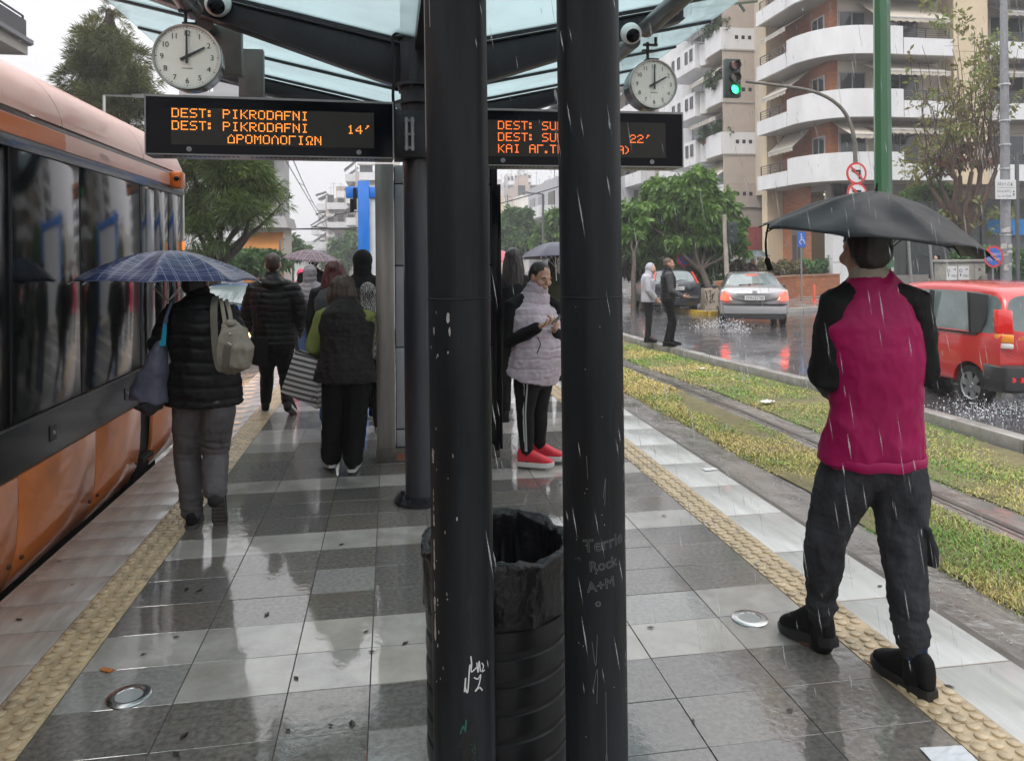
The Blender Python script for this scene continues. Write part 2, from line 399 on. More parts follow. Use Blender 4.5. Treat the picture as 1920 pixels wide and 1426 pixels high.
# grass strips (soil + blades)
M_soil = pmat('grass_soil', (.10,.085,.045), .9, col2=(.17,.15,.065), vscale=5, bump=.5, bscale=30)
GR = [(lambda y: 3.40 + ks(y) * .35 + .05 * noise.noise((0, y * .9, 0)), lambda y: 4.28 + ks(y) * .45 + .05 * noise.noise((3, y * .9, 0))),
      (lambda y: 4.70 + ks(y) * .5 + .05 * noise.noise((6, y * .9, 0)), lambda y: kx(y) - .02)]
mb = MB()
for f0, f1 in GR: band(mb, lambda y: f0(y) + .04, lambda y: f1(y) - .04, -.304, -4, 140, 90)
struct('grass_soil', mb, [M_soil])
def grass_mat(name, sh=0.0):
    m = pmat(name, (.1,.1,.05), .55)
    t, n, L, b = nodes_of(m)
    g = n.new('ShaderNodeNewGeometry'); at = n.new('ShaderNodeAttribute'); at.attribute_name = 'rnd'
    nz = n.new('ShaderNodeTexNoise'); nz.inputs['Scale'].default_value = .9; nz.inputs['Detail'].default_value = 5
    L(g.outputs['Position'], nz.inputs['Vector'])
    ad = n.new('ShaderNodeMath'); ad.operation = 'MULTIPLY_ADD'; ad.inputs[1].default_value = .24; L(at.outputs['Fac'], ad.inputs[0])
    sb = n.new('ShaderNodeMath'); sb.operation = 'SUBTRACT'; L(nz.outputs['Fac'], sb.inputs[0]); sb.inputs[1].default_value = .11
    L(sb.outputs['Value'], ad.inputs[2])
    rp = n.new('ShaderNodeValToRGB'); e = rp.color_ramp.elements
    e[0].position = .34 + sh; e[0].color = (.60,.48,.19, 1); e[1].position = .66 + sh; e[1].color = (.13,.30,.04, 1)
    x = e.new(.46 + sh); x.color = (.45,.42,.13, 1); x = e.new(.55 + sh); x.color = (.24,.33,.06, 1)
    L(ad.outputs['Value'], rp.inputs['Fac']); L(rp.outputs['Color'], b.inputs['Base Color'])
    return m
M_grass = grass_mat('grass_blades', -.035); M_straw = grass_mat('grass_straw', .06)
def tri_mesh(name, V, Fc, mat, rndv=None):
    """V (n,3) float array, Fc (m,k) int array"""
    me = bpy.data.meshes.new(name); m, k = Fc.shape
    me.vertices.add(len(V)); me.vertices.foreach_set('co', V.astype(np.float32).ravel())
    me.loops.add(m * k); me.loops.foreach_set('vertex_index', Fc.astype(np.int32).ravel())
    me.polygons.add(m); me.polygons.foreach_set('loop_start', np.arange(0, m * k, k, dtype=np.int32))
    me.polygons.foreach_set('loop_total', np.full(m, k, dtype=np.int32))
    me.materials.append(mat)
    if rndv is not None:
        a = me.attributes.new('rnd', 'FLOAT', 'FACE'); a.data.foreach_set('value', rndv.astype(np.float32))
    me.update(calc_edges=True); me.validate(); return me
def grass_strip(f0, f1, n, y0, y1, h, seed, name, mat):
    g = np.random.RandomState(seed)
    y = y0 + (y1 - y0) * g.rand(n) ** 2.0
    a = np.array([f0(v) for v in y]); b = np.array([f1(v) for v in y])
    e = g.rand(n); x = a + (b - a) * e
    pt = np.array([noise.fractal((i * 1.6, j * .8, seed), 1, 2, 4) for i, j in zip(x.tolist(), y.tolist())]); keep = pt > -.32 - .25 * g.rand(n); y, e, x, pt = y[keep], e[keep], x[keep], pt[keep]; n = len(y)
    h = h * np.clip(1.0 + 1.1 * pt, .45, 1.9)
    hh = h * (.45 + .9 * g.rand(n)) * (1 - .35 * (np.abs(e - .5) * 2) ** 6) * np.clip(.8 + .02 * y, .8, 1.5)
    wd_ = (.0019 + .0022 * g.rand(n)) * np.clip(.55 + .17 * y, 1, 8)
    an = g.rand(n) * 2 * np.pi; ln = hh * (.4 + 1.3 * g.rand(n)); la = g.rand(n) * 2 * np.pi
    base = np.stack([x, y, np.full(n, -.307)], 1)
    sd = np.stack([np.cos(an), np.sin(an), np.zeros(n)], 1) * wd_[:, None]
    ld = np.stack([np.cos(la), np.sin(la), np.zeros(n)], 1) * ln[:, None]
    up = np.array([0, 0, 1.])[None] * hh[:, None]
    V = np.stack([base - sd, base + sd, base + sd * .7 + up * .62 + ld * .35, base - sd * .7 + up * .62 + ld * .35, base + up * .85 + ld], 1).reshape(-1, 3)
    i = np.arange(n)[:, None] * 5
    Fq = np.concatenate([i + np.array([[0, 1, 2]]), i + np.array([[0, 2, 3]]), i + np.array([[3, 2, 4]])], 0)
    rv = g.rand(n); rv = np.concatenate([rv, rv, rv])
    me = tri_mesh(name, V, Fq, mat, rv); o = link(name, me); o['kind'] = 'stuff'
    tag(o, 'short soaked grass, straw coloured and green, on the tram reserve', 'grass'); return o
grass_strip(GR[0][0], GR[0][1], 105000, 1.5, 40, .022, 1, 'grass', M_straw)
grass_strip(GR[1][0], GR[1][1], 105000, 3.0, 45, .019, 2, 'grass', M_grass)
g_ = [o for o in SC.objects if o.name.startswith('grass') and o.get('kind') == 'stuff']
g_[0]['label'] = 'tufted straw coloured grass between the flooded tram rails'; g_[1]['label'] = 'short green grass between the outer tram rail and the road kerb'
# kerb of the road
mb = MB(); y = -6.0; j = 0
while y < 70:
    y2 = y + .98
    for_ = [(kx(y), y), (kx(y2), y2)]
    (xa, ya), (xb, yb) = for_
    mb.prism([(xa, ya + .006, -.42), (xa + .19, ya + .006, -.42), (xb + .19, yb - .006, -.42), (xb, yb - .006, -.42)], (0, 0, .24 + rnd.uniform(-.004, .004)))
    y += .98
o = struct('road_kerb', mb, [wet('kerb_concrete', (.17,.165,.15), (.30,.29,.27), vscale=7, rscale=20, cr0=.15, cr1=.4, coat=.5)]); o.data = bevelled(o.data, .015, 2)
# road sheet
M_road = wet('wet_asphalt', (.032,.032,.034), (.062,.062,.066), vscale=60, rscale=7.5, ripple=.36, dist=.03, cr0=.02, cr1=.12, base_bump=.35, bscale=90)
mb = MB()
ys = [-40, 3, 8, 10.5, 13, 16, 22, 30, 60, 140, 400]
for a, b_ in zip(ys, ys[1:]): mb.quad((kx(a) + .1, a, -.302), (160, a, -.302), (160, b_, -.302), (kx(b_) + .1, b_, -.302))
struct('road', mb, [M_road])
# road on the far side of the tram line
mb = MB(); mb.quad((-60, -40, -.33), (-7.2, -40, -.33), (-7.2, 400, -.33), (-60, 400, -.33)); struct('road_far_side', mb, [M_road])
# pavement of the block across the road, with yellow kerb at its corner
PV = [G(1326, 584, -.18), G(1372, 582, -.18), G(1500, 577, -.18), G(1560, 573, -.18)]
pv = [Vector((PV[0].x - .2, 160, -.18)), Vector((PV[0].x - .25, PV[0].y + 2.2, -.18)), PV[0], PV[1], PV[2], PV[3], Vector((60, PV[3].y + 9, -.18)), Vector((60, 160, -.18))]
mb = MB(); mb.prism([(p.x, p.y, -.42) for p in pv], (0, 0, .24)); 
struct('pavement', mb, [wet('pavement_slabs', (.13,.125,.115), (.21,.20,.19), vscale=9, rscale=12, cr0=.1, cr1=.35)])
def kerbline(name, P, w, h, mat, n=1, z=-.18):
    mb = MB()
    for a, b_ in zip(P, P[1:]):
        d = (b_ - a); k = max(1, int(d.length / 1.0))
        for i in range(k):
            p, q = a + d * ((i + .01) / k), a + d * ((i + .99) / k)
            nn = Vector((d.y, -d.x, 0)).normalized() * w
            mb.prism([p + nn, q + nn, q, p], (0, 0, h))
    o = struct(name, mb, [mat]); o.data = bevelled(o.data, .012, 1)
low = lambda p: Vector((p.x, p.y, -.40))
kerbline('pavement_kerb_yellow', [low(p) for p in (pv[1], pv[2], pv[3])], .16, .235, pmat('kerb_yellow', (.50,.33,.03), .45, var=.3, vscale=3, coat=.5, coat_rough=.2))
kerbline('pavement_kerb', [low(p) for p in (pv[3], pv[4], pv[5], pv[6])], .16, .235, pmat('kerb_grey', (.30,.29,.27), .5, var=.25, vscale=3, coat=.5, coat_rough=.2))
# ================================================================ TRAM SHELTER
M_steel = pmat('shelter_steel', (.014,.014,.018), .45, var=.35, vscale=5, bump=.05, bscale=60, spec=.25, coat=.15, coat_rough=.2, dirt=(.055,.055,.06), dirt_scale=7, dirt_lo=.55, dirt_hi=.85)
M_col = pmat('column_paint', (.006,.007,.008), .5, col2=(.022,.026,.030), vscale=9, stretch=(1, 1, .12), bump=.08, bscale=70, coat=.12, coat_rough=.25, coat_bump=.12, cbscale=30, spec=.15)
M_colblue = pmat('column_paint_blue', (.013,.017,.026), .42, var=.35, vscale=8, stretch=(1, 1, .15), bump=.05, coat=.4, coat_rough=.2)
M_grey = pmat('galvanised_grey', (.24,.245,.25), .45, .5, var=.2, vscale=8)
M_alu = pmat('aluminium', (.62,.62,.62), .35, .9, var=.1)
M_blackgloss = pmat('black_gloss', (.003,.003,.005), .10, spec=.12)
M_black = pmat('black_plastic', (.008,.008,.009), .5, spec=.2)
M_chip = pmat('bare_primer', (.42,.40,.38), .7, var=.25, vscale=20)
M_scratch = pmat('scratched_metal', (.30,.31,.32), .6)
M_ink = pmat('marker_ink', (.002,.002,.002), .5)
M_inkg = pmat('marker_ink_green', (.01,.10,.075), .5)
M_white = pmat('white_paint', (.75,.75,.74), .4)
M_stain = pmat('stainless_wet', (.27,.25,.235), .38, .75, var=.22, vscale=3, stretch=(5, 5, .5), bump=.03)
M_panel = pmat('grey_panel', (.30,.305,.33), .35, var=.05, vscale=2, coat=.3, coat_rough=.1)
def column(mb, p, q, r, n=40): mb.tube([p, q], r, n)
def on_col(base, r, lean, ang, z, off=.0015):
    """point on the surface of a leaning column; ang measured from the direction of the camera, + to the right"""
    a = math.atan2(-base[1], -base[0]) + ang
    return Vector((base[0] + lean * z * CR.x + (r + off) * math.cos(a), base[1] + lean * z * CR.y + (r + off) * math.sin(a), z))
def scratch(mb, base, r, lean, strokes, w=.003, mi=0, off=.0012):
    """strokes: lists of (ang, z); drawn as thin ribbons lying on the column"""
    for st in strokes:
        P = cr([(a, z, 0) for a, z in st], 5) if len(st) > 2 else [Vector((a, z, 0)) for a, z in st]
        pts = [on_col(base, r, lean, p.x, p.y, off) for p in P]
        for a, b in zip(pts, pts[1:]):
            nrm = Vector((a.x - base[0], a.y - base[1], 0)).normalized(); t = (b - a)
            if t.length < 1e-6: continue
            s_ = t.normalized().cross(nrm) * w / 2; e = t.normalized() * w * .3
            mb.quad(a - s_ - e, b - s_ + e, b + s_ + e, a + s_ - e, mi)
def chips(mb, base, r, lean, rnd, items, mi=0):
    for ang, z, w, h in items:
        n = 9; P = []
        for i in range(n):
            a = 2 * math.pi * i / n; k = rnd.uniform(.55, 1.1)
            P.append(on_col(base, r, lean, ang + math.cos(a) * w / r * k / 2, z + math.sin(a) * h / 2 * rnd.uniform(.6, 1.1), .001))
        mb.add(P, [tuple(range(n))], mi)
rnd = random.Random(11)
LEAN = -.004
cL = (.192, 2.096); cRt = (.550, 2.040); RC = .085
def near_col(name, base, r, label):
    t = thing(name, label, 'column', (base[0], base[1], 0))
    mb = MB(); mb.tube([Vector((base[0], base[1], 0)), Vector((base[0], base[1], 0)) + CR * LEAN * 3.12 + UP * 3.12], r, 48)
    part('shaft', mb, M_col, t, 40, world=True)
    mb = MB(); mb.lathe([(r + .05, 0), (r + .05, .014), (r + .004, .018), (r + .004, .05), (r, .052)], (base[0], base[1], .001), n=32)
    part('base_flange', mb, M_steel, t, 40, world=True)
    mb = MB(); zc = 1.585
    mb.tube([on_col(base, r, LEAN, -1.4 + .14 * i, zc, .0006) for i in range(21)], .0022, 6); part('weld_seam', mb, M_col, t, 40, world=True)
    return t
tL = near_col('shelter_column', cL, RC, 'thick black shelter column with white graffiti scribble and chipped paint, left of the bin')
mb = MB()
items = [(-1.05, .95 + rnd.uniform(-.28, .22) + .0 * i, rnd.uniform(.003, .012), rnd.uniform(.008, .05)) for i in range(22)]
items += [(-1.0 + rnd.uniform(-.1, .9), rnd.uniform(.5, 1.55), rnd.uniform(.002, .006), rnd.uniform(.003, .014)) for i in range(26)]
items += [(-.35, 1.535, .012, .03), (-.3, 1.50, .008, .025), (-.9, 1.50, .006, .03)]
chips(mb, cL, RC, LEAN, rnd, items); part('paint_chips', mb, M_chip, tL, world=True)
mb = MB()   # torn sticker along the left edge, high up
n = 14; z0, z1 = 1.98, 2.43
for (za, zb, w) in ((2.29, 2.6, .045), (1.98, 2.29, .014)):
    P = [on_col(cL, RC, LEAN, -1.42, za, .001), on_col(cL, RC, LEAN, -1.42 + w / RC, za + .02, .001), on_col(cL, RC, LEAN, -1.42 + w / RC * .8, zb, .001), on_col(cL, RC, LEAN, -1.42, zb, .001)]
    mb.quad(*P)
part('torn_sticker', mb, pmat('old_sticker', (.40,.36,.35), .6, var=.15), tL, world=True)
mb = MB()
scratch(mb, cL, RC, LEAN, [[(.02, 0.555), (.06, 0.590), (.05, 0.565), (.12, 0.555), (.19, 0.620), (.23, 0.615)], [(.23, 0.645), (.25, 0.625), (.24, 0.605), (.40, 0.613)], [(.42, 0.625), (.46, 0.600), (.50, 0.627), (.54, 0.600)], [(.60, 0.620), (.66, 0.610), (.60, 0.598), (.70, 0.598)],
        [(.33, 0.588), (.45, 0.582), (.55, 0.590), (.48, 0.565), (.36, 0.552), (.5, 0.558), (.6, 0.548)]], .0035, 0)
part('graffiti_white', mb, pmat('graffiti_paint_white', (.62,.62,.62), .5), tL, world=True)
mb = MB()
scratch(mb, cL, RC, LEAN, [[(.15, 0.770), (.24, 0.805), (.235, 0.690)], [(.15, 0.688), (.33, 0.690)]], .006, 0)
scratch(mb, cL, RC, LEAN, [[(-.1, 0.410), (.05, 0.450), (.0, 0.390), (.15, 0.445), (.02, 0.375), (.18, 0.410), (-.05, 0.360), (.16, 0.360), (.0, 0.340)], [(.2, 0.450), (.32, 0.465), (.27, 0.435), (.34, 0.410), (.28, 0.375)], [(.0, 0.325), (.22, 0.330)]], .014, 0)
scratch(mb, cL, RC, LEAN, [[(-.12, 0.445), (-.03, 0.465), (.02, 0.450), (.06, 0.480)], [(.2, 0.415), (.25, 0.395), (.33, 0.390), (.28, 0.415)], [(.3, 0.375), (.36, 0.355), (.30, 0.330)]], .004, 1)
part('graffiti_marker', mb, [M_ink, M_inkg], tL, world=True)
tR = near_col('shelter_column', cRt, RC, 'thick black shelter column with names scratched into its paint, right of the bin')
mb = MB()
def col_text(mb, base, r, s, ang, z, size, shear=0.0, rot=0.0):
    tm = MB(); text_mb(tm, s, size, Matrix.Rotation(rot, 4, 'Z'), shear=shear)
    return tm
for s, ang, z, size, rot in (('Terrie', -.33, 0.915, .046, .16), ('Rock', -.16, 0.865, .038, .16), ('A+M', -.22, 0.81, .038, .2), ('o', .0, 0.775, .028, 0)):
    tm = col_text(mb, cRt, RC, s, ang, z, size, .1, rot)
    # thin the letters: keep outlines only as narrow ribbons
    ex = {}
    for f in tm.f:
        for a, b in zip(f, f[1:] + f[:1]): ex[(min(a, b), max(a, b))] = ex.get((min(a, b), max(a, b)), 0) + 1
    for (a, b), k in ex.items():
        if k == 1:
            p, q = tm.v[a], tm.v[b]
            scratch(mb, cRt, RC, LEAN, [[(ang + p[0] / RC, z + p[1]), (ang + q[0] / RC, z + q[1])]], .0012, 0)
scratch(mb, cRt, RC, LEAN, [[(-.62, 0.892), (-.60, 0.893)], [(-.55, 0.893), (-.5, 0.898), (-.44, 0.892)], [(.30, 1.060), (.38, 1.110), (.34, 1.040)], [(-.2, 1.170), (-.17, 1.110)], [(-.1, 0.680), (.0, 0.620), (.06, 0.700)], [(.2, 0.300), (.3, 0.390), (.34, 0.310)],
        [(-.25, 0.050), (-.1, 0.010), (.1, 0.060), (.15, 0.020)], [(.45, 0.220), (.44, 0.350)], [(.3, 0.550), (.31, 0.370)], [(-.1, 0.550), (.05, 0.610), (.02, 0.520)]], .0012, 0)
part('scratched_graffiti', mb, pmat('scratch_lines', (.13,.135,.14), .6), tR, world=True)
mb = MB()
chips(mb, cRt, RC, LEAN, rnd, [(1.25 + rnd.uniform(-.1, .1), rnd.uniform(.2, 1.6), rnd.uniform(.001, .003), rnd.uniform(.006, .03)) for i in range(18)] + [(rnd.uniform(-.6, .9), rnd.uniform(.2, 1.7), .002, .004) for i in range(16)])
part('paint_chips', mb, M_chip, tR, world=True)
# the back column carrying the first pair of beams, with its clamp for the displays
BX = .20; BY = 5.36
t = thing('shelter_column', 'dark blue-grey shelter column on a bolted round foot, carrying the display between the two signs', 'column', (BX, BY, 0))
mb = MB(); mb.tube([(BX, BY, .03), (BX, BY, 2.42)], .108, 40); part('shaft', mb, M_colblue, t, 40, world=True)
mb = MB(); mb.tube([(BX, BY, 2.42), (BX, BY, 3.75)], .118, 24); part('upper_shaft', mb, M_steel, t, 40, world=True)
mb = MB()
for z in (2.44, 2.74, 2.86, 3.22): mb.lathe([(.118, z), (.165, z), (.165, z + .022), (.118, z + .022)], (BX, BY, 0), n=28)
for z in (2.46, 2.84):
    for i in range(10):
        a = i * .628; mb.cyl((BX + .145 * math.cos(a), BY + .145 * math.sin(a), z), (BX + .145 * math.cos(a), BY + .145 * math.sin(a), z + .045), .011, 6)
part('collar', mb, M_steel, t, 40, world=True)
mb = MB(); mb.lathe([(.185, 0), (.185, .022), (.112, .026), (.112, .05), (.108, .052)], (BX, BY, .001), n=36); part('base_flange', mb, M_steel, t, 40, world=True)
for i in range(8):
    a = i * math.pi / 4 + .2; mb = MB(); mb.cyl((BX + .152 * math.cos(a), BY + .152 * math.sin(a), .02), (BX + .152 * math.cos(a), BY + .152 * math.sin(a), .05), .013, 6)
    part('bolt', mb, M_steel, t, None, world=True)
mb = MB(); mb.box((BX - .165, BY - .20, 2.36), (BX + .12, BY + .1, 2.67)); mb.box((BX - .17, BY - .206, 2.38), (BX - .05, BY - .2, 2.65))
part('clamp_box', mb, M_steel, t, 30, world=True, bevel=.006)
mb = MB()
for xx in (-.075, -.035): mb.cyl((BX + xx - .01, BY - .225, 2.40), (BX + xx - .01, BY - .225, 2.62), .012, 10)
for z in (2.42, 2.51, 2.60): mb.box((BX - .10, BY - .222, z - .008), (BX - .03, BY - .205, z + .008))
part('hinge', mb, M_grey, t, 40, world=True)
mb = MB(); mb.tube(cr([(BX - .16, BY - .1, 2.66), (BX - .17, BY - .14, 2.8), (BX - .15, BY - .15, 3.0), (BX - .17, BY - .12, 3.18), (BX - .05, BY - .13, 3.22), (BX + .1, BY - .1, 3.22)]), .010, 8); part('cable', mb, M_black, t, 60, world=True)
# beams and roof
RCX = .30                                                   # axis of the gull-wing roof
zb_ = lambda x: 2.80 + .335 * abs(x - RCX)
zt_ = lambda x: 3.10 + .215 * abs(x - RCX)
def beam(mb, Y, xa, xb, w=.09):
    pts = [(xa, Y - w / 2, zb_(xa)), (xb, Y - w / 2, zb_(xb)), (xb, Y - w / 2, zt_(xb)), (xa, Y - w / 2, zt_(xa))]
    mb.prism(pts, (0, w, 0))
    # flange plates proud of the web
    for f, s in ((zb_, -1), (zt_, 1)):
        a = Vector((xa, Y, f(xa) + s * .004)); b = Vector((xb, Y, f(xb) + s * .004)); mb.bar(a, b, w + .05, .012)
t = thing('shelter_roof', 'gull-wing tram shelter roof of pale glass panes on dark steel beams', 'shelter roof', (RCX, 6.0, 0))
BYS = [2.4, BY, 7.75]
for Y in BYS:
    for sgn in (-1, 1):
        mb = MB(); xe = -1.78 if sgn < 0 else 2.13
        beam(mb, Y, RCX + sgn * .12 - (.0 if Y != BY else 0), xe); part('beam', mb, M_steel, t, 30, world=True, bevel=.004)
    mb = MB(); mb.box((RCX - .22, Y - .10, 2.86), (RCX + .22, Y + .10, 3.16)); part('beam_node', mb, M_steel, t, 30, world=True, bevel=.006)
M_rglass = bpy.data.materials.new('roof_glass'); M_rglass.use_nodes = True
_t, _n, _L, _b = nodes_of(M_rglass)
_b.inputs['Base Color'].default_value = (.45,.56,.58, 1); _b.inputs['Roughness'].default_value = .12
_tr = _n.new('ShaderNodeBsdfTransparent'); _tr.inputs['Color'].default_value = (.72,.785,.79, 1)
_tl = _n.new('ShaderNodeBsdfTranslucent'); _tl.inputs['Color'].default_value = (.60,.72,.74, 1)
_nz = _n.new('ShaderNodeTexNoise'); _nz.inputs['Scale'].default_value = 1.6; _nz.inputs['Detail'].default_value = 7
_mp = _n.new('ShaderNodeMapRange'); _mp.inputs['From Min'].default_value = .35; _mp.inputs['From Max'].default_value = .7; _mp.inputs['To Min'].default_value = .25; _mp.inputs['To Max'].default_value = .55
_L(_nz.outputs['Fac'], _mp.inputs['Value'])
_m1 = _n.new('ShaderNodeMixShader'); _m2 = _n.new('ShaderNodeMixShader'); _m2.inputs['Fac'].default_value = .16
_L(_mp.outputs['Result'], _m1.inputs['Fac']); _L(_tr.outputs['BSDF'], _m1.inputs[1]); _L(_tl.outputs['BSDF'], _m1.inputs[2])
_L(_m1.outputs['Shader'], _m2.inputs[1]); _L(_b.outputs['BSDF'], _m2.inputs[2]); _L(_m2.outputs['Shader'], _n['Material Output'].inputs['Surface'])
joints = [-.4, .95, 2.4, 3.85, 5.36, 6.15, 6.95, 7.75, 8.6]
zg = lambda x: zt_(x) + .055
mj = MB()
for sgn, xo in ((-1, -2.12), (1, 2.72)):
    xi = RCX + sgn * .10
    for a, b in zip(joints, joints[1:]):
        mb = MB(); mb.prism([(xi, a + .012, zg(xi)), (xo, a + .012, zg(xo)), (xo, b - .012, zg(xo)), (xi, b - .012, zg(xi))], (0, 0, .012))
        part('glass_pane', mb, M_rglass, t, None, world=True)
    for a in joints:
        p = Vector((xi, a, zg(xi) - .008)); q = Vector((xo + sgn * -.02, a, zg(xo) - .008)); mj.bar(p, q, .034, .03)
part('glazing_bars', mj, M_steel, t, 30, world=True)
mb = MB(); mb.box((RCX - .12, -.5, 3.10), (RCX + .12, 8.6, 3.20)); part('gutter', mb, M_steel, t, 30, world=True)
for xx in (-1.24, 1.80):
    mb = MB(); zz = zg(xx) - .19; ys_ = [2.4, 5.5, 7.65, 8.7]
    for a, b in zip(ys_[1:], ys_[2:]):
        mb.tube([(xx, a, zz), (xx, b - .1, zz)], .062, 18); mb.lathe([(.066, 0), (.072, .01), (.072, .05), (.066, .06)], (xx, b - .18, zz), (0, 1, 0), 18)
    mb.tube([(xx, 2.4, zz), (xx, 5.2, zz)], .062, 18)
    part('purlin_tube', mb, pmat('tube_paint', (.09,.085,.08), .45, var=.3, vscale=4, coat=.3), t, 50, world=True)
mb = MB(); mb.box((-1.22, 5.62, 2.98), (-1.02, 5.70, 3.33)); mb.box((-1.12, 6.05, 2.86), (-.94, 6.13, 3.28)); part('bracket_plate', mb, pmat('bracket_paint', (.13,.125,.115), .5, var=.2), t, 30, world=True, bevel=.004)
mb = MB(); mb.lathe([(.0, 0), (.075, 0), (.08, .01), (.075, .05), (.03, .06)], (-1.03, 6.09, 2.84), n=20)
o = part('lamp', mb, M_grey, t, 40, world=True)
mb = MB(); mb.lathe([(.0, .0), (.066, .0), (.066, .004)], (-1.03, 6.09, 2.834), n=20); part('lamp_disc', mb, pmat('lamp_glow', (.9,.92,.9), .4, emit=2.2), t, None, world=True, sub=None)
# security dome cameras
for (x, y, d, r, lab) in ((408, 8, 5.02, .082, 'white security dome camera with black lens on the left shelter beam above the big clock'), (1184, 64, 5.12, .068, 'white security dome camera with black lens on the right shelter beam beside the small clock')):
    c = W(x, y, d); t = thing('security_camera', lab, 'camera', c, 0, 'dome cameras under the shelter roof')
    ax = Vector((-.02, -.86, -.5))
    mb = MB(); mb.lathe([(r * .8, -r * 1.0), (r, -r * .5), (r, .0), (r * .97, r * .25), (r * .74, r * .62), (r * .66, r * .66)], (0, 0, 0), ax, 28); part('housing', mb, M_white, t, 50)
    mb = MB(); mb.lathe([(r * .69, r * .64), (r * .60, r * .88), (r * .38, r * 1.1), (0, r * 1.2)], (0, 0, 0), ax, 24); part('dome', mb, M_blackgloss, t, 60)
    mb = MB(); mb.cyl((0, 0, 0), (0.02, .16, .06), r * .35, 12); part('arm', mb, M_steel, t, 40)
# ---------------------------------------------------------------- LED displays
FONT = {'D': ['11110','10001','10001','10001','10001','10001','11110'], 'E': ['11111','10000','10000','11110','10000','10000','11111'], 'S': ['01111','10000','10000','01110','00001','00001','11110'],
 'T': ['11111','00100','00100','00100','00100','00100','00100'], ':': ['000','110','110','000','110','110','000'], 'P': ['11110','10001','10001','11110','10000','10000','10000'], 'I': ['01110','00100','00100','00100','00100','00100','01110'],
 'K': ['10001','10010','10100','11000','10100','10010','10001'], 'R': ['11110','10001','10001','11110','10100','10010','10001'], 'O': ['01110','10001','10001','10001','10001','10001','01110'], 'A': ['01110','10001','10001','11111','10001','10001','10001'],
 'F': ['11111','10000','10000','11110','10000','10000','10000'], 'N': ['10001','11001','10101','10101','10011','10001','10001'], 'd': ['00100','01010','10001','10001','10001','10001','11111'], 'M': ['10001','11011','10101','10101','10001','10001','10001'],
 'l': ['00100','01010','10001','10001','10001','10001','10001'], 'g': ['11111','10000','10000','10000','10000','10000','10000'], 'w': ['01110','10001','10001','10001','01010','01010','11011'], '1': ['00100','01100','00100','00100','00100','00100','01110'],
 '4': ['00010','00110','01010','10010','11111','00010','00010'], "'": ['0011','0010','0100','0000','0000','0000','0000'], '2': ['01110','10001','00001','00110','01000','10000','11111'], 'U': ['10001','10001','10001','10001','10001','10001','01110'],
 '.': ['000','000','000','000','000','110','110'], ')': ['100','010','001','001','001','010','100'], ' ': ['00000'] * 7}
M_led = pmat('led_amber', (1.0,.36,.05), .4, emit=1.35, emit_col=(1.0,.27,.03))
M_led2 = pmat('led_orange', (1.0,.25,.04), .4, emit=1.25, emit_col=(1.0,.16,.025))
M_ledpanel = pmat('led_panel', (.022,.019,.016), .4, var=.15, vscale=60, spec=.3)
def led_text(mb, s, x0, ztop, Y, p=.0088, pz=.0082):
    x = x0
    for ch in s:
        g = FONT[ch]
        for r, row in enumerate(g):
            for c, b in enumerate(row):
                if b == '1':
                    cx = x + c * p; cz = ztop - r * pz; h = .0030
                    mb.quad((cx - h, Y, cz - h), (cx + h, Y, cz - h), (cx + h, Y, cz + h), (cx - h, Y, cz + h))
        x += (len(g[0]) + 1) * p
    return x
def display(label, xl, xr, zb, zt, Y, lines, led, rot=0):
    t = thing('led_display', label, 'display board', ((xl + xr) / 2, Y, zb), 0, 'displays under the shelter roof')
    dp = .20
    mb = MB(); mb.box((xl, Y, zb), (xr, Y + dp, zt)); part('case', mb, M_black, t, 30, world=True, bevel=.006)
    mb = MB(); e = .008
    for (a, b) in (((xl - e, zt), (xr + e, zt + .014)), ((xl - e, zb - .006), (xr + e, zb)), ((xl - e, zb), (xl, zt)), ((xr, zb), (xr + e, zt))):
        mb.box((a[0], Y - .012, a[1]), (b[0], Y + dp + .01, b[1]))
    part('frame', mb, pmat('display_frame', (.22,.215,.21), .35, .7, var=.2), t, 30, world=True)
    mb = MB(); mb.box((xl + .001, Y - .006, zb + .001), (xr - .001, Y - .001, zt - .001)); part('front_glass', mb, M_blackgloss, t, None, world=True)
    w = xr - xl; px0, px1 = xl + w * .096, xl + w * .92; pz0, pz1 = zb + .058, zt - .062
    mb = MB(); mb.box((px0, Y - .009, pz0), (px1, Y - .0061, pz1)); part('led_panel', mb, M_ledpanel, t, None, world=True)
    for s, fx, row in lines:
        mb = MB(); led_text(mb, s, px0 + fx, pz1 - .010 - row * .0775, Y - .0098); part('led_text', mb, led, t, None, world=True)
    for fx in (.165, .855):
        mb = MB(); c = (xl + w * fx, Y - .006, zb + .030)
        mb.lathe([(.013, 0), (.016, .003), (.012, .004), (.010, .002), (.004, .002), (.004, .004), (0, .004)], c, (0, -1, 0), 18); part('lock', mb, M_grey, t, 40, world=True)
    mb = MB()
    for i in range(46):
        xx = xl + w * (.06 + .88 * i / 46); 
        if 15 < i < 18: continue
        for yy in (.035, .065): mb.box((xx, Y + yy, zb - .0075), (xx + .016, Y + yy + .012, zb - .0062))
    part('vent_slots', mb, pmat('slot_black', (.003,.003,.003), .8), t, None, world=True)
    t.rotation_euler.z = R(rot); return t
SY = 5.05
display('long black display board with amber text ending in ΔΡΟΜΟΛΟΓΙΩΝ, left of the columns', -1.475, .025, 2.345, 2.695, SY,
        [('DEST: PIKRODAFNI', .008, 0), ('DEST: PIKRODAFNI', .008, 1), ('dPOMOlOgIwN', .335, 2), ("14'", 1.07, 1)], M_led, 3)
display('black display board half hidden behind the right column, orange text DEST: SUN', .50, 2.0, 2.30, 2.66, SY,
        [('DEST: SUN', .075, 0), ('DEST: SUN', .075, 1), ('KAI Ag.TP', .075, 2), ('NA)', .845, 2), ("22'", .985, 1)], M_led2)
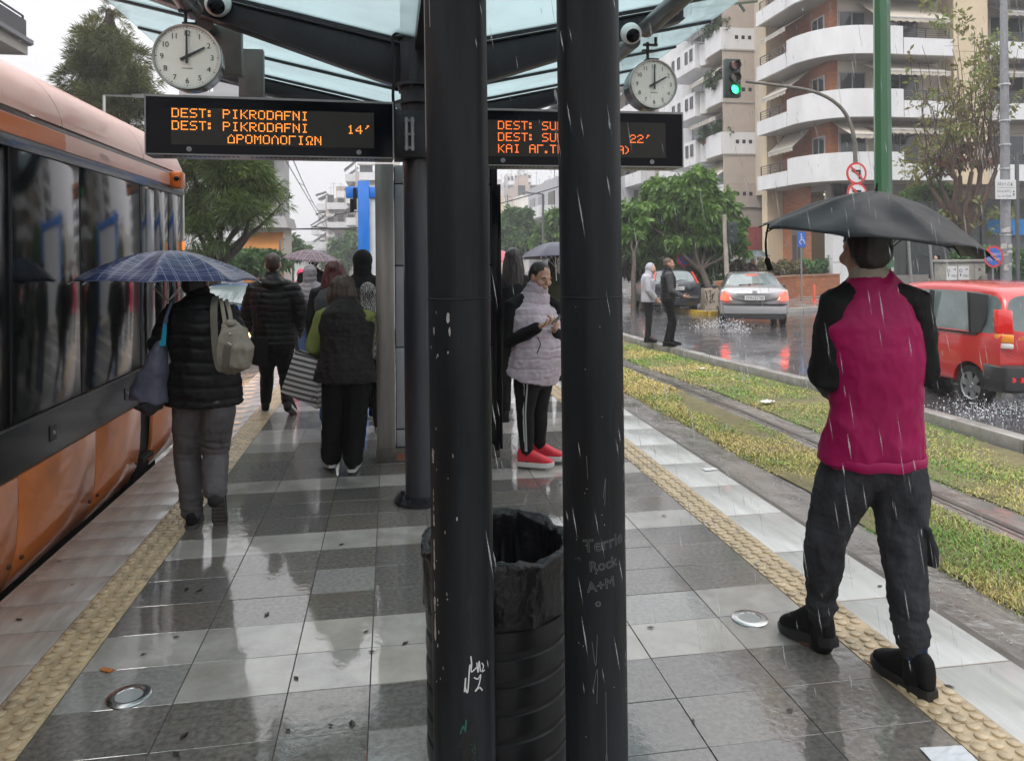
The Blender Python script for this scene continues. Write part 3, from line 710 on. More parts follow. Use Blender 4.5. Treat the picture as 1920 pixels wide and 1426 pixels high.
# ---------------------------------------------------------------- clocks
M_face = pmat('clock_face', (.84,.81,.74), .4, coat=.2, coat_rough=.05)
M_rim = pmat('clock_rim', (.38,.36,.34), .3, .85)
M_num = pmat('clock_numerals', (.03,.03,.03), .5)
def clock(label, c, r, hang):
    t = thing('station_clock', label, 'clock', c, R(2), 'clocks hanging over the displays')
    mb = MB(); mb.lathe([(r * .99, .0), (r * .99, .02), (r * .97, .16), (r * .80, .19), (0, .195)], (0, 0, 0), (0, 1, 0), 48); part('case', mb, pmat('clock_case', (.02,.019,.019), .35, var=.3, coat=.4), t, 40)
    mb = MB(); mb.lathe([(r * .93, .002), (r * .95, -.012), (r * 1.0, -.014), (r * 1.02, .0), (r * 1.02, .03)], (0, 0, 0), (0, 1, 0), 48); part('rim', mb, M_rim, t, 40)
    mb = MB(); mb.lathe([(0, -.001), (r * .94, -.001), (r * .94, .004)], (0, 0, 0), (0, 1, 0), 48); f = part('face', mb, M_face, t, 40)
    mb = MB()
    for h in range(1, 13):
        a = R(30 * h); s = r * .235
        M = Matrix.Translation((math.sin(a) * r * .73, -.004, math.cos(a) * r * .73 - s * .35)) @ Matrix.Rotation(R(90), 4, 'X')
        text_mb(mb, str(h), s, M, align='CENTER', spacing=.92)
    part('numerals', mb, M_num, t, None, sub=f)
    mb = MB()
    for k in range(60):
        a = R(6 * k); q = r * .875; l = r * (.025 if k % 5 else .04); w = r * (.006 if k % 5 else .014)
        d = Vector((math.sin(a), 0, math.cos(a))); s = Vector((math.cos(a), 0, -math.sin(a))) * w
        p = d * q + Vector((0, -.004, 0)); e = p + d * l; mb.quad(p - s, p + s, e + s, e - s)
    p = Vector((0, -.004, -r * .36)); mb.quad(p + Vector((-r*.16, 0, 0)), p + Vector((r*.16, 0, 0)), p + Vector((r*.16, 0, r*.018)), p + Vector((-r*.16, 0, r*.018)))
    part('minute_marks', mb, M_num, t, None, sub=f)
    for nm, a, l, bk, w, yy in (('hour_hand', 60.5, .60, .22, .042, -.010), ('minute_hand', 0, .80, .22, .032, -.014)):
        a = R(a); d = Vector((math.sin(a), 0, math.cos(a))) * r; s = Vector((math.cos(a), 0, -math.sin(a))) * r * w
        mb = MB(); A, B = d * -bk, d * l
        mb.prism([A - s * 1.2 + UP * 0, A + s * 1.2, B + s * .7, B - s * .7], (0, -.003, 0)); mb.xf(Matrix.Translation((0, yy, 0))); part(nm, mb, M_num, t, None, sub=f)
    mb = MB(); mb.box((-.035, .03, r * .9), (.05, .10, r * 1.12)); mb.cyl((-.02, .06, r * 1.1), (-.02, .06, r * 1.1 + hang), .011, 10)
    mb.box((-.06, .045, r * 1.1 + hang * .45), (.02, .075, r * 1.1 + hang * .55)); mb.box((-.05, .045, r * 1.1 + hang * .8), (.05, .075, r * 1.1 + hang * .9)); mb.cyl((.04, .06, r * 1.1 + hang * .85), (.04, .06, r * 1.1 + hang * 1.3), .011, 10)
    part('hanger', mb, M_steel, t, 40); return t
clock('large round white station clock at two o\'clock hanging above the left display board', W(351, 107, 4.72), .2, .16)
clock('smaller round white station clock at two o\'clock hanging above the right display board', W(1226, 158, 5.3), .168, .12)
# ---------------------------------------------------------------- information wall between the columns
t = thing('shelter_partition', 'stainless and grey panelled shelter partition standing behind the dark blue column', 'partition', (.35, 6.45, 0))
xl = WY(706, 700, 6.4).x; xm = WY(741, 700, 6.4).x; xr = WY(936, 700, 6.4).x
mb = MB(); mb.box((xl, 6.40, .10), (xm, 6.62, 2.46)); part('post', mb, M_stain, t, 30, world=True, bevel=.008)
mb = MB(); mb.box((xl - .01, 6.385, 0), (xr, 6.64, .11)); part('plinth', mb, pmat('plinth_steel', (.12,.11,.10), .5, .4, var=.4, vscale=9), t, 30, world=True, bevel=.006)
zs = [.11, .26, .94, 1.62, 2.30, 2.46]
for a, b in zip(zs, zs[1:]):
    mb = MB(); mb.box((xm + .008, 6.44, a + .006), (xr - .06, 6.60, b - .006)); part('panel', mb, M_panel, t, 30, world=True, bevel=.004)
mb = MB(); mb.box((xm + .003, 6.46, .11), (xr - .06, 6.58, 2.44)); part('core', mb, M_black, t, None, world=True)
mb = MB(); mb.box((xr - .055, 6.38, .06), (xr - .004, 6.64, 2.50)); mb.box((xr + .002, 6.42, .06), (xr + .03, 6.60, 2.30)); part('end_frame', mb, M_blackgloss, t, 30, world=True, bevel=.006)
mb = MB(); mb.box((xm + .01, 6.379, .02), (xm + .09, 6.384, .075)); part('rust_patch', mb, pmat('rust_tile', (.22,.085,.05), .7, var=.3, vscale=20), t, None, world=True)
# ---------------------------------------------------------------- blue frame further along the platform
M_blue = pmat('blue_paint', (.01,.15,.56), .35, var=.12, vscale=4, coat=.5, coat_rough=.15, dirt=(.10,.22,.45), dirt_scale=9, dirt_lo=.62, dirt_hi=.8)
t = thing('poster_frame', 'bright blue steel frame holding a blank white board, standing behind the hooded person', 'poster frame', (.3, 11.8, 0))
Yb = 11.8; x0 = WY(682, 400, Yb).x; x1 = x0 + 1.75
for xx in (x0, x1):
    mb = MB(); mb.box((xx - .085, Yb - .085, 0), (xx + .085, Yb + .085, WY(682, 340, Yb).z)); part('post', mb, M_blue, t, 30, world=True, bevel=.008)
zc = WY(682, 361, Yb).z
mb = MB(); mb.box((x0 - .26, Yb - .07, zc - .085), (x0 - .086, Yb + .07, zc + .085)); mb.box((x0 + .086, Yb - .07, zc - .085), (x1 - .086, Yb + .07, zc + .085)); part('crossbeam', mb, M_blue, t, 30, world=True, bevel=.006)
mb = MB(); mb.box((x0 - .15, Yb - .1, zc - .26), (x0 - .10, Yb - .02, zc + .06)); mb.cyl((x0 - .17, Yb - .06, zc - .1), (x0 - .17, Yb - .06, zc - .3), .03, 8); part('hinge', mb, M_black, t, 30, world=True)
mb = MB(); mb.box((x0 + .09, Yb - .03, .5), (x1 - .09, Yb + .03, zc - .09)); part('board', mb, pmat('board_white', (.62,.64,.66), .4, var=.06), t, None, world=True)
# ---------------------------------------------------------------- litter bin with liner
BC = W(931, 1000, 2.5); bx, by = BC.x, BC.y; BZ = BC.z - .045; RB = .228
t = thing('litter_bin', 'round black slatted metal litter bin with a black plastic liner, between the two near columns', 'bin', (bx, by, 0))
mb = MB(); prof = [(RB * .97, .03), (RB * 1.0, .06)]
zlev = [.1 + .083 * i for i in range(8)]
mb.lathe([(RB * .98, .03), (RB * .98, BZ - .02)], (bx, by, 0), n=48); mb.lathe([(0, .03), (RB * .98, .03)], (bx, by, 0), n=48)
part('drum', mb, pmat('bin_inner', (.006,.006,.006), .7), t, 40, world=True)
mb = MB()
for i, z in enumerate(zlev):
    zt = z + .067
    mb.lathe([(RB * .985, z), (RB * 1.012, z + .004), (RB * 1.022, z + .03), (RB * 1.012, zt - .004), (RB * .985, zt)], (bx, by, 0), n=60)
mb.lathe([(RB * .98, BZ - .09), (RB * 1.02, BZ - .085), (RB * 1.03, BZ - .03), (RB * 1.02, BZ - .01), (RB * .97, BZ - .008)], (bx, by, 0), n=60)
part('slats', mb, pmat('bin_paint', (.008,.0085,.0095), .42, var=.4, vscale=7, spec=.25, coat=.15, coat_rough=.2, bump=.04), t, 40, world=True)
# liner: folded over the rim with creases
def bag():
    nu, nv = 180, 40; mb = MB(); rings = []
    for j in range(nv + 1):
        v = j / nv; ring = []
        for i in range(nu):
            a = 2 * math.pi * i / nu
            nz = noise.fractal((math.cos(a) * 2.2, math.sin(a) * 2.2, v * 2.6), 1.0, 2.1, 4) 
            nr = noise.ridged_multi_fractal((math.cos(a) * 3.1 + 7, math.sin(a) * 3.1, v * 1.1), 1.0, 2.0, 4, 1.0, 2.0) - 1.0
            if v < .38:      # outside skirt, going up
                k = v / .38; r = RB * (1.045 + .025 * k) + .007 * nr; z = BZ - .155 + .17 * k + .012 * nz * (1 - k) + .008 * nz
            elif v < .62:    # over the rim
                k = (v - .38) / .24; an = k * math.pi; r = RB * 1.0 + .018 * math.cos(an) + .012 * nr; z = BZ + .015 + .020 * math.sin(an) + .018 * nz
            else:            # inside, sagging down
                k = (v - .62) / .38; r = RB * (.93 - .25 * k * k) + .034 * nr * min(1, k * 4); z = BZ + .005 - .40 * k + .02 * nz
            if math.sin(a) > .0 and v > .3: z += .014 * math.sin(a) * (1 - abs(v - .5) * 1.5) 
            ring.append((bx + r * math.cos(a), by + r * math.sin(a), z))
        rings.append(ring)
    return mb.rings(rings, cap0=False, cap1=True)
part('bin_liner', bag(), pmat('bin_liner_plastic', (.007,.007,.0085), .28, spec=.35, bump=.5, bscale=30), t, 80, world=True)
# in-ground lights
for (x, y, r, lab) in ((1406, 1160, .083, 'round steel in-ground light set in a pale tile near the right tactile strip'), (242, 1306, .083, 'round steel in-ground light set in a grey tile near the left tactile strip')):
    p = G(x, y); t = thing('ground_light', lab, 'light', (p.x, p.y, 0), 0, 'lights sunk in the paving')
    mb = MB(); mb.lathe([(r, .0005), (r, .005), (r * .94, .008), (r * .62, .0085), (r * .60, .006)], n=36); part('ring', mb, pmat('polished_steel', (.55,.55,.55), .22, 1.0, var=.1), t, 40)
    mb = MB(); mb.lathe([(r * .60, .006), (0, .0065)], n=30); part('lens', mb, pmat('frosted_lens', (.32,.34,.34), .2, coat=1), t, 40)
# ================================================================ TRAM AND CARS
M_orange = pmat('tram_orange', (.60,.17,.04), .38, var=.16, vscale=2.5, coat=.9, coat_rough=.12, dirt=(.16,.06,.03), dirt_scale=2.2, dirt_lo=.55, dirt_hi=.8)
M_salmon_skylit = pmat('tram_salmon_skylit', (.86,.42,.325), .42, var=.06, vscale=1.5, coat=.4, coat_rough=.08)  # salmon paint, base colour lifted paler to carry the sky's reflection
M_orange2 = pmat('tram_orange_bright', (.70,.15,.012), .4, coat=.25, coat_rough=.08)
M_tglass = pmat('tram_glass', (.006,.007,.008), .10, spec=.36, coat=.0, coat_bump=.02, cbscale=5, rvar=.02, vscale=3)
M_tblack = pmat('tram_black', (.006,.006,.007), .2, spec=.3, coat=.1, rvar=.08, vscale=4)
M_rubber = pmat('rubber', (.012,.012,.012), .6)
M_under = pmat('underframe', (.010,.009,.009), .8)
TX = -2.0
tr = thing('tram', 'orange and salmon tram with dark windows standing at the left platform edge', 'tram', (-3.3, 1.2, -.3))
TY0, TY1 = -7.0, 7.95
def side_pts(prof, y): return [(TX + dx, y, z) for dx, z in prof]
def strip(prof, ya, yb, thick=.03, mi=0, mb=None, rnd_end=0):
    """panel following a section profile between ya and yb, with thickness inwards"""
    mb = mb or MB(); ys = [ya, yb]
    n = len(prof); 
    rings = []
    for y in ys:
        out = [(TX + dx, y, z) for dx, z in prof]; inn = [(TX + dx - thick, y, z) for dx, z in prof][::-1]; rings.append(out + inn)
    mb.rings(rings, mi); return mb
skirt = [(-.16, -.16), (-.085, -.09), (-.035, .02), (-.01, .16), (0, .34), (0, .525)]
PY = [-7, -4.8, -3.2, -1.6, .1, 1.75, 3.35, 4.53, 5.64, 6.6]
for a, b in zip(PY, PY[1:]):
    part('skirt_panel', strip(skirt, a + .006, b - .006), M_orange, tr, 35, world=True, bevel=.006)
    mb = MB(); 
    for yy in (b - .07, a + .07): mb.cyl((TX - .012, yy, .06), (TX - .026, yy, .06), .012, 10)
    part('skirt_fastener', mb, pmat('fastener', (.10,.05,.03), .5, .5), tr, 40, world=True)
part('skirt_panel', strip(skirt, 6.92, 7.9), M_orange, tr, 35, world=True, bevel=.006)
mb = MB(); mb.box((TX - .5, 6.55, -.2), (TX - .05, 6.95, .5)); mb.box((TX - .08, 6.62, .04), (TX + .005, 6.9, .075)); part('gap_cover', mb, M_black, tr, 30, world=True)
mb = MB(); mb.box((TX - 2.45, TY0, -.28), (TX - .14, TY1 - .5, .5)); part('underframe', mb, M_under, tr, None, world=True)
band_ = [(0, .533), (.004, .60), (.004, .80)]
part('lower_band', strip(band_, TY0, 7.92), M_tblack, tr, 35, world=True)
mb = MB(); mb.bar((TX + .008, TY0, .806), (TX + .008, 7.9, .806), .012, .012); part('window_sill_strip', mb, pmat('trim_dark', (.07,.07,.07), .3, .6), tr, 30, world=True)
for yy in (4.95, 6.25):
    mb = MB(); mb.box((TX + .0042, yy - .045, .62), (TX + .009, yy + .045, .715)); o = part('lock_plate', mb, pmat('lock_black', (.015,.015,.015), .4), tr, 30, world=True)
    mb = MB(); mb.lathe([(.014, 0), (.011, .008), (0, .009)], (TX + .009, yy, .665), (1, 0, 0), 12); part('lock', mb, M_grey, tr, 40, world=True, sub=None)
WYS = [-7, -5.2, -3.5, -1.9, -.2, 1.5, 3.1, 4.47, 5.40, 6.62, 6.98, 7.42, 7.86]
for i, (a, b) in enumerate(zip(WYS, WYS[1:])):
    dark = i in (6,)
    mb = MB(); mb.box((TX - .03, a + .012, .815), (TX - .002 if not dark else TX - .012, b - .012, 2.30)); part('window', mb, M_tglass if not dark else M_tblack, tr, 30, world=True, bevel=.004)
for y in WYS:
    mb = MB(); mb.box((TX - .04, y - .012, .812), (TX - .006, y + .012, 2.3)); part('window_pillar', mb, M_black, tr, 30, world=True)
mb = MB(); mb.box((TX - .03, 6.78, .815), (TX + .006, 6.98, 2.28)); part('door_post', mb, pmat('door_post_grey', (.16,.165,.17), .3, .5, coat=.5), tr, 30, world=True, bevel=.004)
mb = MB()
for yy in (3.62, 3.70): mb.cyl((TX + .012, yy, 1.45), (TX + .012, yy, 1.95), .011, 10)
part('door_handrail', mb, M_alu, tr, 50, world=True)
part('top_frame', strip([(.004, 2.302), (.010, 2.32), (.010, 2.365)], TY0, 7.93, .05), pmat('tram_frame_grey', (.035,.036,.038), .35, var=.2, vscale=8, coat=.5), tr, 35, world=True)
rail = [(.008, 2.370), (.010, 2.42), (.004, 2.478)]
part('cant_rail', strip(rail, TY0, 7.93), M_salmon_skylit, tr, 35, world=True)
part('orange_reflection_stripe', strip([(.0115, 2.374), (.0125, 2.42), (.0075, 2.472)], TY0, 5.15, .004), M_orange2, tr, 35, world=True)  # orange reflection on the salmon band, painted on as solid strips
part('orange_reflection_stripe', strip([(.0115, 2.374), (.0125, 2.42), (.0075, 2.472)], 7.45, 7.93, .004), M_orange2, tr, 35, world=True)
part('rain_gutter', strip([(-.004, 2.480), (-.012, 2.49), (-.012, 2.508), (-.006, 2.516)], TY0, 7.93), pmat('gutter_brown', (.075,.028,.018), .4, coat=.5), tr, 35, world=True)
roof = [(-.006, 2.52), (-.02, 2.59), (-.06, 2.68), (-.13, 2.775), (-.24, 2.865), (-.42, 2.955), (-.70, 3.03), (-1.0, 3.075), (-1.3, 3.09)]
RY = [-7, -4.5, -2.3, -.2, 1.9, 3.9, 5.15, 6.75, 7.93]
for a, b in zip(RY, RY[1:]):
    mb = MB(); sm = cr([(TX + dx, 0, z) for dx, z in roof], 4)
    for p, q in zip(sm, sm[1:]): mb.quad((p.x, a + .004, p.z), (p.x, b - .004, p.z), (q.x, b - .004, q.z), (q.x, a + .004, q.z))
    mb.add([(p.x, y, p.z) for y in (a + .004, b - .004) for p in sm], [])
    part('roof_panel', mb, M_salmon_skylit, tr, 40, world=True)
mb = MB()
for y in RY[1:-1]:
    sm = cr([(TX + dx - .006, y, z - .006) for dx, z in roof], 4); mb.tube(sm, .008, 6)
part('roof_joint', mb, M_black, tr, 50, world=True)
# rounded cab end and far side
def cabring(y, inset, zmax):
    pr = [(-.05, .0)] + [(0, .53), (0, 2.37), (-.02, 2.59), (-.13, 2.775), (-.42, 2.955), (-1.3, 3.06)]
    pts = [(TX + min(dx, 0) - inset, y, min(z, zmax)) for dx, z in pr]
    mir = [(2 * (TX - 1.3) - p[0], p[1], p[2]) for p in pts[::-1]][1:]
    return pts + mir
mb = MB(); mb.rings([cabring(7.93, .012, 3.1), cabring(8.1, .03, 3.0), cabring(8.45, .12, 2.85), cabring(8.75, .32, 2.5), cabring(8.85, .5, 2.1)], cap0=False)
part('cab_end', mb, M_salmon_skylit, tr, 50, world=True)
mb = MB(); mb.box((TX + .0, 7.93, .82), (TX - .04, 7.99, 2.36)); part('cab_pillar', mb, pmat('cab_pillar_white', (.55,.50,.47), .3, coat=.8), tr, 30, world=True, bevel=.01)
mb = MB(); mb.box((TX - 2.58, TY0, -.1), (TX - 2.60, 7.9, 3.0)); mb.quad((TX - 1.3, TY0, 3.085), (TX - 1.3, 7.93, 3.085), (TX - 2.6, 7.93, 2.9), (TX - 2.6, TY0, 2.9)); part('far_side', mb, M_orange, tr, None, world=True)
mb = MB(); mb.box((TX + .0, 7.46, 2.345), (TX + .105, 7.62, 2.50)); o = part('mirror_camera', mb, M_orange2, tr, 30, world=True, bevel=.02)
mb = MB(); mb.lathe([(.038, 0), (.030, -.004), (0, .012)], (TX + .062, 7.459, 2.43), (0, -1, 0), 16); part('camera_eye', mb, M_blackgloss, tr, 40, world=True)
mb = MB(); mb.box((TX + .001, 7.87, 1.78), (TX + .014, 7.92, 1.86)); part('marker_light', mb, pmat('amber_lens', (.8,.22,.03), .3, emit=.8), tr, None, world=True)
mb = MB(); mb.lathe([(.045, 0), (.04, .012), (0, .016)], (TX + .005, 3.92, .665), (1, 0, 0), 18); part('marker_light', mb, pmat('amber_lens2', (.9,.28,.02), .3, emit=1.2), tr, 40, world=True)
mb = MB(); text_mb(mb, 'T42006', .055, frame((TX + .0125, 5.72, 2.395), (0, 1, -.0), (0, 0, 1))); part('fleet_number', mb, pmat('fleet_number_grey', (.46,.30,.27), .5), tr, None, world=True)

# ---------------------------------------------------------------- cars
M_tyre = pmat('tyre', (.012,.012,.012), .55)
M_rimm = pmat('wheel_silver', (.34,.35,.36), .32, .7)
M_cglass = pmat('car_glass', (.12,.155,.155), .04, spec=.6, coat=.5, coat_rough=.03, var=.3, vscale=1.5)
M_plast = pmat('bumper_black', (.022,.022,.024), .42, var=.2, coat=.3, coat_rough=.2)
M_redl = pmat('lens_red', (.50,.015,.015), .15, coat=.6, emit=.06, emit_col=(1, .06, .04))
M_redlit = pmat('lens_red_lit', (.8,.05,.03), .15, coat=1, emit=2.8, emit_col=(1, .045, .02))
M_clear = pmat('lens_clear', (.62,.60,.58), .12, coat=1)
M_clearlit = pmat('lens_warm_lit', (.9,.75,.6), .12, coat=1, emit=.0)
M_amber = pmat('lens_amber', (.75,.27,.03), .15, coat=1)
M_platew = pmat('plate_white', (.62,.63,.62), .4)
M_plateb = pmat('plate_text', (.03,.03,.035), .5)
CAGES = {
 'sedan': dict(st=[(-2.36,.44,.72,.74,.70,.72,.56),(-2.34,.34,.88,.93,.82,.83,.66),(-2.20,.25,.98,1.055,.87,.885,.73),(-1.80,.21,.985,1.085,.88,.90,.735),(-1.02,.20,.97,1.405,.88,.905,.60),(-.25,.20,.95,1.445,.88,.905,.615),(.35,.20,.93,1.42,.88,.90,.60),(1.10,.20,.91,1.0,.88,.895,.72),(1.80,.22,.84,.885,.86,.87,.70),(2.20,.26,.70,.76,.80,.82,.66),(2.36,.34,.56,.62,.64,.66,.5)],
               rearwin=(3, 4), frontwin=(6, 7), side=(3, 7), pillars=((-1.55, -1.02), (-.1, .0)), R=.315, axles=(-1.40, 1.35), track=.80),
 'mini': dict(st=[(-1.75,.42,.62,.72,.62,.64,.58),(-1.735,.36,.90,.93,.70,.715,.655),(-1.70,.27,.92,.98,.725,.74,.67),(-1.60,.23,.92,1.43,.735,.745,.60),(-1.46,.22,.92,1.545,.735,.745,.575),(-.95,.21,.92,1.575,.735,.745,.58),(-.2,.21,.905,1.575,.735,.745,.58),(.45,.21,.89,1.53,.735,.745,.56),(1.02,.21,.87,.99,.735,.745,.63),(1.5,.24,.78,.86,.72,.73,.58),(1.75,.32,.60,.66,.60,.62,.48)],
               rearwin=(2, 3), frontwin=(7, 8), side=(3, 8), R=.268, axles=(-1.17, 1.2), track=.655),
 'hatch': dict(st=[(-2.08,.44,.72,.76,.66,.68,.58),(-2.06,.33,.95,.98,.79,.80,.70),(-1.98,.25,1.0,1.05,.83,.845,.72),(-1.62,.21,1.0,1.40,.84,.855,.58),(-1.35,.20,.98,1.47,.84,.855,.585),(-.4,.20,.96,1.49,.84,.855,.60),(.3,.20,.94,1.45,.84,.855,.585),(1.05,.20,.92,1.02,.84,.855,.70),(1.7,.22,.84,.9,.82,.835,.66),(2.08,.32,.6,.66,.64,.66,.5)],
               rearwin=(2, 3), frontwin=(6, 7), side=(3, 7), R=.31, axles=(-1.25, 1.3), track=.745)}
def car_body(C):
    st = C['st']; bm = bmesh.new(); rows = []
    crl = bm.edges.layers.float.new('crease_edge')
    for (y, z0, zb, zt, w0, wb, wt) in st:
        h = zb - z0; g = zt - zb; high = g > .2
        half = [(0, z0), (w0 * .80, z0), (w0, z0 + h * .13), (wb * 1.012, z0 + h * .45), (wb * 1.015, z0 + h * .72), (wb, zb)]
        half += [(lerp(wb, wt, .10) if high else lerp(wb, wt, .3), zb + g * (.06 if high else .45)), (lerp(wb, wt, .88), zb + g * .86), (lerp(wb, wt, 1.05) if high else wt * .97, zt), (wt * .55, zt + .018), (0, zt + .025)]
        # y bulges at the ends so that the nose and tail are rounded in plan
        pts = [(x, z) for x, z in half] + [(-x, z) for x, z in half[-2:0:-1]]
        ends = y < st[2][0] - .01 or y > st[-3][0] + .01; sg = 1 if y < 0 else -1
        rows.append([bm.verts.new((x, y + (sg * .10 * (abs(x) / .75) ** 3 if ends else 0), z)) for x, z in pts])
    n = len(rows[0]); mi = {}
    for i in range(len(rows) - 1):
        for k in range(n):
            f = bm.faces.new((rows[i][k], rows[i][(k+1)%n], rows[i+1][(k+1)%n], rows[i+1][k]))
            kk = k if k < 10 else n - 1 - k
            m = 0
            if C['rearwin'][0] <= i < C['rearwin'][1] and kk in (8, 9): m = 1
            if C['frontwin'][0] <= i < C['frontwin'][1] and kk in (8, 9): m = 1
            if C['side'][0] <= i < C['side'][1] and kk == 6: m = 1
            if kk in (0, 1): m = 2
            f.material_index = m
    bm.faces.new(rows[0][::-1]); bm.faces.new(rows[-1])
    bmesh.ops.recalc_face_normals(bm, faces=bm.faces)
    for e in bm.edges:
        ms = {f.material_index for f in e.link_faces}
        if len(ms) > 1: e[crl] = .9
        elif len(e.link_faces) == 2 and e.calc_face_angle(0) > R(70): e[crl] = .35
    me = bpy.data.meshes.new('cage'); bm.to_mesh(me); bm.free()
    for m in range(3): me.materials.append(None)
    me = modmesh(me, [('SUBSURF', dict(levels=3, render_levels=3))])
    return me
def split_mat(me, idx):
    bm = bmesh.new(); bm.from_mesh(me)
    bmesh.ops.delete(bm, geom=[f for f in bm.faces if f.material_index not in idx], context='FACES')
    for f in bm.faces: f.material_index = 0; f.smooth = True
    m2 = bpy.data.meshes.new('x'); bm.to_mesh(m2); bm.free(); return m2
def wheel_parts(t, c, Rr, sgn, w=.17):
    """wheel with centre c; sgn = +1 for the right side"""
    mb = MB(); mb.lathe([(Rr * .66, -w / 2), (Rr * .93, -w / 2), (Rr, -w * .3), (Rr, w * .3), (Rr * .95, w * .47), (Rr * .68, w / 2), (Rr * .64, w * .4)], c, (sgn, 0, 0), 36)
    o = part('wheel', mb, M_tyre, t, 40)
    mb = MB(); mb.lathe([(0, w * .22), (Rr * .60, w * .22), (Rr * .66, w * .46)], c, (sgn, 0, 0), 36); part('rim_well', mb, pmat('rim_dark', (.03,.03,.03), .5), t, 40, sub=o)
    mb = MB(); C_ = Vector(c)
    for k in range(6):
        a = k * math.pi / 3 + .3; d = Vector((0, math.cos(a), math.sin(a))); s = Vector((0, -math.sin(a), math.cos(a))); X = Vector((sgn, 0, 0))
        b0 = C_ + X * w * .44
        mb.prism([b0 + s * Rr * .13, b0 + d * Rr * .62 + s * Rr * .17, b0 + d * Rr * .62 - s * Rr * .17, b0 - s * Rr * .13], -X * .02)
    mb.lathe([(Rr * .60, w * .40), (Rr * .665, w * .49), (Rr * .64, w * .36)], c, (sgn, 0, 0), 36); mb.lathe([(0, w * .47), (Rr * .17, w * .46), (Rr * .2, w * .38)], c, (sgn, 0, 0), 18)
    part('rim', mb, M_rimm, t, 35, sub=o)
def car(kind, label, loc, yaw, paint, group=None):
    C = CAGES[kind]; t = thing('car', label, 'car', loc, yaw, group)
    me = car_body(C); body = split_mat(me, (0, 2)); Rr = C['R']
    # wheel arches by boolean
    cut = MB()
    for ya in C['axles']: cut.cyl((-1.2, ya, Rr), (1.2, ya, Rr), Rr * 1.16, 32)
    full = me.copy(); cm = bpy.data.objects.new('cut', cut.mesh('cut', [])); SC.collection.objects.link(cm)
    o = bpy.data.objects.new('tmpb', full); SC.collection.objects.link(o); md = o.modifiers.new('b', 'BOOLEAN'); md.object = cm; md.operation = 'DIFFERENCE'; md.solver = 'EXACT'
    dg = bpy.context.evaluated_depsgraph_get(); dg.update(); bm_ = bpy.data.meshes.new_from_object(o.evaluated_get(dg), depsgraph=dg)
    bpy.data.objects.remove(o); bpy.data.objects.remove(cm)
    body = split_mat(bm_, (0, 2)); body.materials.clear(); body.materials.append(paint); body.set_sharp_from_angle(angle=R(38)); b = link('body', body, t)
    gl = split_mat(me, (1,)); gl.materials.clear(); gl.materials.append(M_cglass)
    # lift the glass a hair proud so it never lies in the body surface
    gl2 = gl; link('windows', gl2, t)
    for ya in C['axles']:
        for s in (-1, 1): wheel_parts(t, (s * C['track'], ya, Rr), Rr, s)
    mb = MB(); mb.box((-.6, C['axles'][0] - .5, Rr * .9), (.6, C['axles'][1] + .5, .5)); part('chassis', mb, M_under, t)
    return t, C
def mir(f, *a):
    for s in (-1, 1): f(s, *a)
def poly_part(name, t, pts, dy, mat, bev=.012):
    mb = MB(); mb.prism(pts, dy); return part(name, mb, mat, t, 30, bevel=bev)
# silver saloon with its brake lights on
p = G(1430, 618, -.3)
M_silver = pmat('silver_paint', (.34,.34,.35), .32, .35, coat=1, coat_rough=.06)
ct, C = car('sedan', 'silver saloon car with lit brake lights driving through standing water', (p.x + 1.02, p.y + 2.8, -.3), R(-23), M_silver)
for s in (-1, 1):
    poly_part('tail_light', ct, [(s * .84, -2.29, .72), (s * .66, -2.385, .72), (s * .66, -2.375, .80), (s * .76, -2.335, .96), (s * .80, -2.27, .985), (s * .885, -2.16, .86), (s * .88, -2.2, .74)], (0, .10, 0), M_redlit)
    poly_part('reversing_light', ct, [(s * .645, -2.39, .72), (s * .56, -2.41, .72), (s * .65, -2.385, .84), (s * .655, -2.385, .80)], (0, .08, 0), M_clearlit)
    mb = MB(); mb.sphere((s * 1.0, .62, .98), .085, 14, 10, sx=1.1, sy=.8, sz=.9); mb.bar((s * .86, .66, .95), (s * 1.0, .64, .96), .05, .04); part('mirror', mb, M_plast, ct, 60)
poly_part('boot_lid_trim', ct, [(-.48, -2.425, .905), (.48, -2.425, .905), (.46, -2.42, .935), (-.46, -2.42, .935)], (0, .05, 0), M_silver)
mb = MB(); mb.box((-.26, -2.43, .735), (.26, -2.40, .855)); pl = part('number_plate', mb, M_platew, ct, None)
mb = MB(); mb.box((-.272, -2.425, .724), (.272, -2.398, .735)); mb.box((-.272, -2.425, .855), (.272, -2.398, .866)); mb.box((-.272, -2.425, .735), (-.26, -2.398, .855)); mb.box((.26, -2.425, .735), (.272, -2.398, .855)); part('plate_frame', mb, M_black, ct, None, sub=None)
mb = MB(); text_mb(mb, 'ZMN25780', .115, frame((0, -2.4325, .755), (1, 0, 0), (0, 0, 1)), align='CENTER', width=.46); part('plate_number', mb, M_plateb, ct, None, sub=pl)
poly_part('bumper_strip', ct, [(-.74, -2.43, .60), (.74, -2.43, .60), (.84, -2.33, .60), (.84, -2.33, .635), (.74, -2.43, .635), (-.74, -2.43, .635), (-.84, -2.33, .635), (-.84, -2.33, .60)], (0, .06, 0), M_plast, .004)
poly_part('bumper', ct, [(-.80, -2.40, .36), (.80, -2.40, .36), (.80, -2.40, .592), (-.80, -2.40, .592)], (0, .16, 0), M_silver, .03)
poly_part('lower_valance', ct, [(-.74, -2.36, .22), (.74, -2.36, .22), (.80, -2.36, .352), (-.80, -2.36, .352)], (0, .14, 0), M_plast, .02)
mb = MB(); mb.lathe([(.075, 0), (.075, .008), (.068, .012), (0, .012)], (0, 0, 0), (0, -1, 0), 24); mb.xf(Matrix.Translation((0, -2.425, .965)) @ Matrix.Diagonal((1, 1, .42, 1))); part('badge', mb, M_alu, ct, 40)
